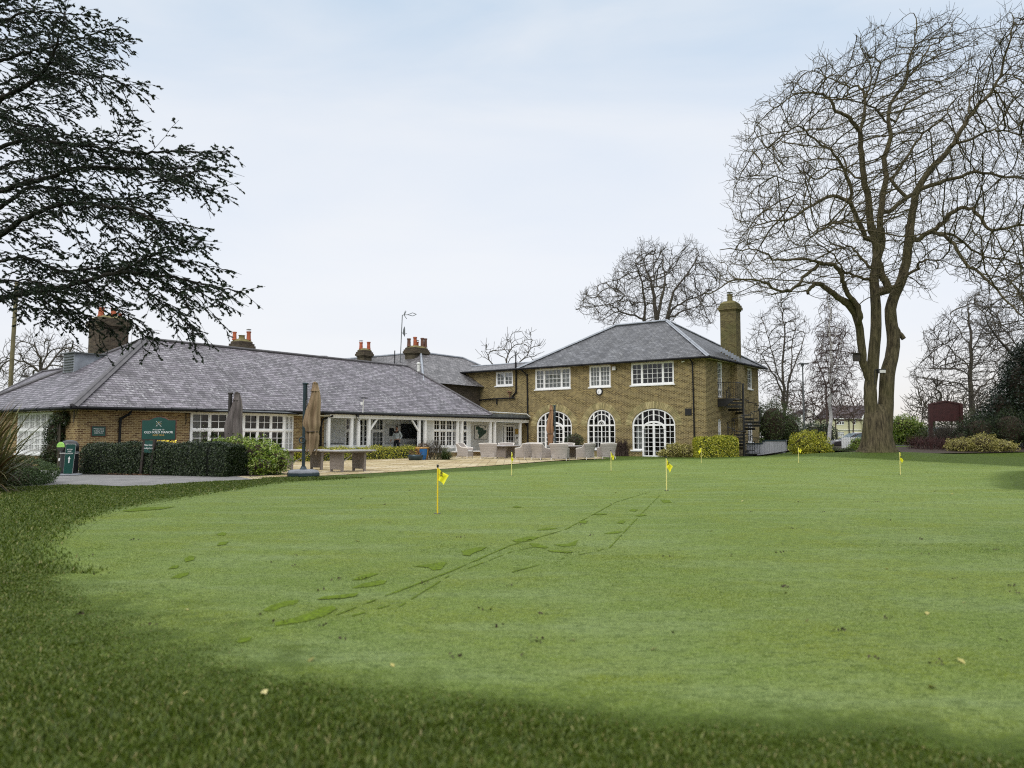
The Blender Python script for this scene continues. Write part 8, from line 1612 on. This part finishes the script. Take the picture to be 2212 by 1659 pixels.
# terrace plants
a_ = gp(*q('i', 1960, 1075)); stems_bush('grassy_plant', 'clump of green strap leaves spilling on the terrace', (a_[0], a_[1] + .45), .62, .35, .75, 10, 'lf_olive', .01, 41)
bpy.data.objects.remove(kids([o for o in bpy.data.objects if o.name == 'grassy_plant'][0])[0])
def strappy(T, c, n, L, w, mat, seed, arch=1., up_=.8):
    rg = np.random.default_rng(seed); vs = []; fs = []
    for k in range(n):
        a = rg.uniform(0, 6.283); el = rg.uniform(up_ * .55, up_ * 1.5); d = V(math.cos(a) * math.cos(el), math.sin(a) * math.cos(el), math.sin(el)); l = L * rg.uniform(.5, 1.1); s = unit(np.cross(d, UZ)); p = c + V(rg.normal(0, .09 * L), rg.normal(0, .09 * L), 0); b = len(vs); m_ = 7
        for i in range(m_ + 1):
            t = i / m_; ww = w * (1 - t) ** .6 * (.5 + .5 * min(1, t * 4)); vs += [p - s * ww, p + s * ww * .98 + V(0, 0, .15 * ww)]; d = unit(d + V(0, 0, -arch * .22 * (t + .15) * 1.3)); p = p + d * l / m_; p[2] = max(p[2], .01)
        fs += [(b + 2 * i, b + 2 * i + 1, b + 2 * i + 3, b + 2 * i + 2) for i in range(m_)]
    fast_mesh('leaves', np.array(vs), np.array(fs), M[mat], T, smooth=True)
strappy([o for o in bpy.data.objects if o.name == 'grassy_plant'][0], V(a_[0], a_[1] + .35, .02), 260, .95, .016, 'lf_olive', 42, 1.1, .9)
b_ = gp(*q('i', 1760, 1075)); stems_bush('twiggy_shrub', 'thin twiggy shrub in front of the four light veranda window', (b_[0], b_[1] + .5), .6, .35, 1.25, 120, 'bark_far', .009, 43, spread=.35)
T, p = pot1; C, N = shell([(p + UZ * .06, V(.26, .26, .16))], 160, np.random.default_rng(5)); vs, fs = leaf_quads(C, N, .05, .3); fast_mesh('plants', vs, fs, M['lf_brown'], T)
T, p = pot2; C, N = shell([(p + UZ * .08, V(.36, .36, .2))], 260, np.random.default_rng(6)); vs, fs = leaf_quads(C, N, .05, .4); fast_mesh('plants', vs, fs, M['lf_brown'], T)
for (T, p), mt, n in ((basket1, 'lf_mound', 260), (basket2, 'lf_dark', 260)): C, N = shell([(p, V(.25, .22, .16))], n, np.random.default_rng(7)); vs, fs = leaf_quads(C, N, .045, .4); fast_mesh('plants', vs, fs, M[mt], T)
pp = gp(*q('d', 625, 1300)); shrub('pot_shrub', 'dark rounded shrub standing before the left arched window', 'shrub', [((dp(1240, 985, 48.2)[0], 48.2, .98), (.62, .5, .5)), ((dp(1240, 985, 48.2)[0], 48.2, .45), (.4, .35, .45))], 2600, .04, 'lf_dark', .45, seed=44)
r_ = gp(*q('d', 1165, 1372)); stems_bush('bare_rose', 'gnarled reddish bare stems against the wall between two arched windows', (WB.P(5.75, 0, .25)[0], WB.P(5.75, 0, .25)[1]), .42, .15, 1.15, 60, 'bark_red', .026, 45, spread=.2)
r_ = WB.P(9.25, 0, .25); stems_bush('bare_rose', 'low reddish bare twigs right of the left arched window', (r_[0], r_[1]), .4, .15, .9, 50, 'bark_red', .015, 46, spread=.25)
dpos = gp(*q('a', 1370, 1180), 0.); T = thing('daffodils', 'row of yellow daffodils just showing over the clipped hedge', 'flowers', (-11.9, 27.2, 0)); rg_ = np.random.default_rng(8)
C = np.array([dp(*q('a', x, 1175 + rg_.uniform(-8, 8)), 27.1) for x in list(rg_.uniform(1300, 1460, 60))]); vs, fs = leaf_quads(C, np.tile(V(0, -1, .3), (60, 1)), .04, .8, .5, rg_); fast_mesh('petals', vs, fs, M['daff'], T)
mb = MB(); [mb.tube([c - UZ * (c[2] - .02), c], .006, 4) for c in C[::3]]; mb.build('stems', M['lf_olive'], T)
# left foreground: phormium and clipped mound
M['phorm'] = leafmat('phormium_leaves', [(0, (.045, .035, .015)), (.3, (.10, .105, .03)), (.6, (.17, .18, .06)), (.85, (.12, .06, .025)), (1, (.30, .28, .13))], .5, .15, 1.2, .3)
T = thing('phormium', 'big clump of arching strap leaves in green and bronze at the left edge', 'plant', (-12.0, 17.6, 0))
strappy(T, V(-12.0, 17.6, .05), 420, 2.3, .033, 'phorm', 51, .8, 1.05); strappy(T, V(-11.7, 17.1, .05), 90, 1.5, .03, 'phorm', 52, 1.6, .6)
shrub('clipped_mound', 'neat rounded green mound bush beside the strap leaved clump', 'bush', [((-13.0, 20.3, .28), (1.15, 1.2, .46)), ((-12.7, 19.8, .15), (.95, 1.0, .35)), ((-14.1, 20.5, .38), (1.1, 1.2, .55))], 30000, .026, 'lf_mound', .5, lump=.06, thick=.22, seed=53)
shrub('dead_stalks', 'dry brown stems against the end wall at the far left', 'shrub', [((-21.5, 30.5, 1.2), (.8, .6, 1.2))], 900, .06, 'lf_brown', .25, core=None, thick=.9, seed=54)
# leaf litter at the hedge foot, crumbs on the green
rg_ = np.random.default_rng(61); n = 300; C = np.stack([rg_.uniform(-13.2, -11.6, n), rg_.uniform(25.3, 25.7, n), rg_.uniform(.012, .04, n)], 1); C[:, 1] -= (C[:, 0] + 12.5) * .3; vs, fs = leaf_quads(C, np.tile(V(0, 0, 1.), (n, 1)), .035, .6, .4, rg_); tag(fast_mesh('leaf_litter', vs, fs, M['lf_brown']), 'brown fallen leaves along the foot of the hedge', 'leaf litter', kind='stuff')
us = np.concatenate([rg_.uniform(150, 2200, 90)]); vv = 1015 + 420 * rg_.uniform(0, 1, 90) ** 2; CC = []
for u, v in zip(us, vv):
    p = gp(u, v)
    for k in range(rg_.integers(2, 9)): CC.append(p + V(rg_.normal(0, .03), rg_.normal(0, .02), rg_.uniform(.008, .02)))
C = np.array(CC); C = C[C[:, 1] < 40]; vs, fs = leaf_quads(C, np.tile(V(0, 0, 1.), (len(C), 1)), .012, .7, 1., rg_); tag(fast_mesh('worm_casts', vs, fs, M['soil']), 'scattered dark crumbs and worm casts on the putting green', 'debris', kind='stuff')
n = 26; us = rg_.uniform(400, 2100, n); vv = rg_.uniform(1010, 1520, n); C = np.array([gp(u, v) + UZ * .012 for u, v in zip(us, vv)]); vs, fs = leaf_quads(C, np.tile(V(0, 0, 1.), (n, 1)), .03, .6, .3, rg_); tag(fast_mesh('fallen_leaves', vs, fs, M['lf_pale']), 'few pale fallen leaves lying on the grass', 'fallen leaves', kind='stuff')
for i in range(24):
    pass
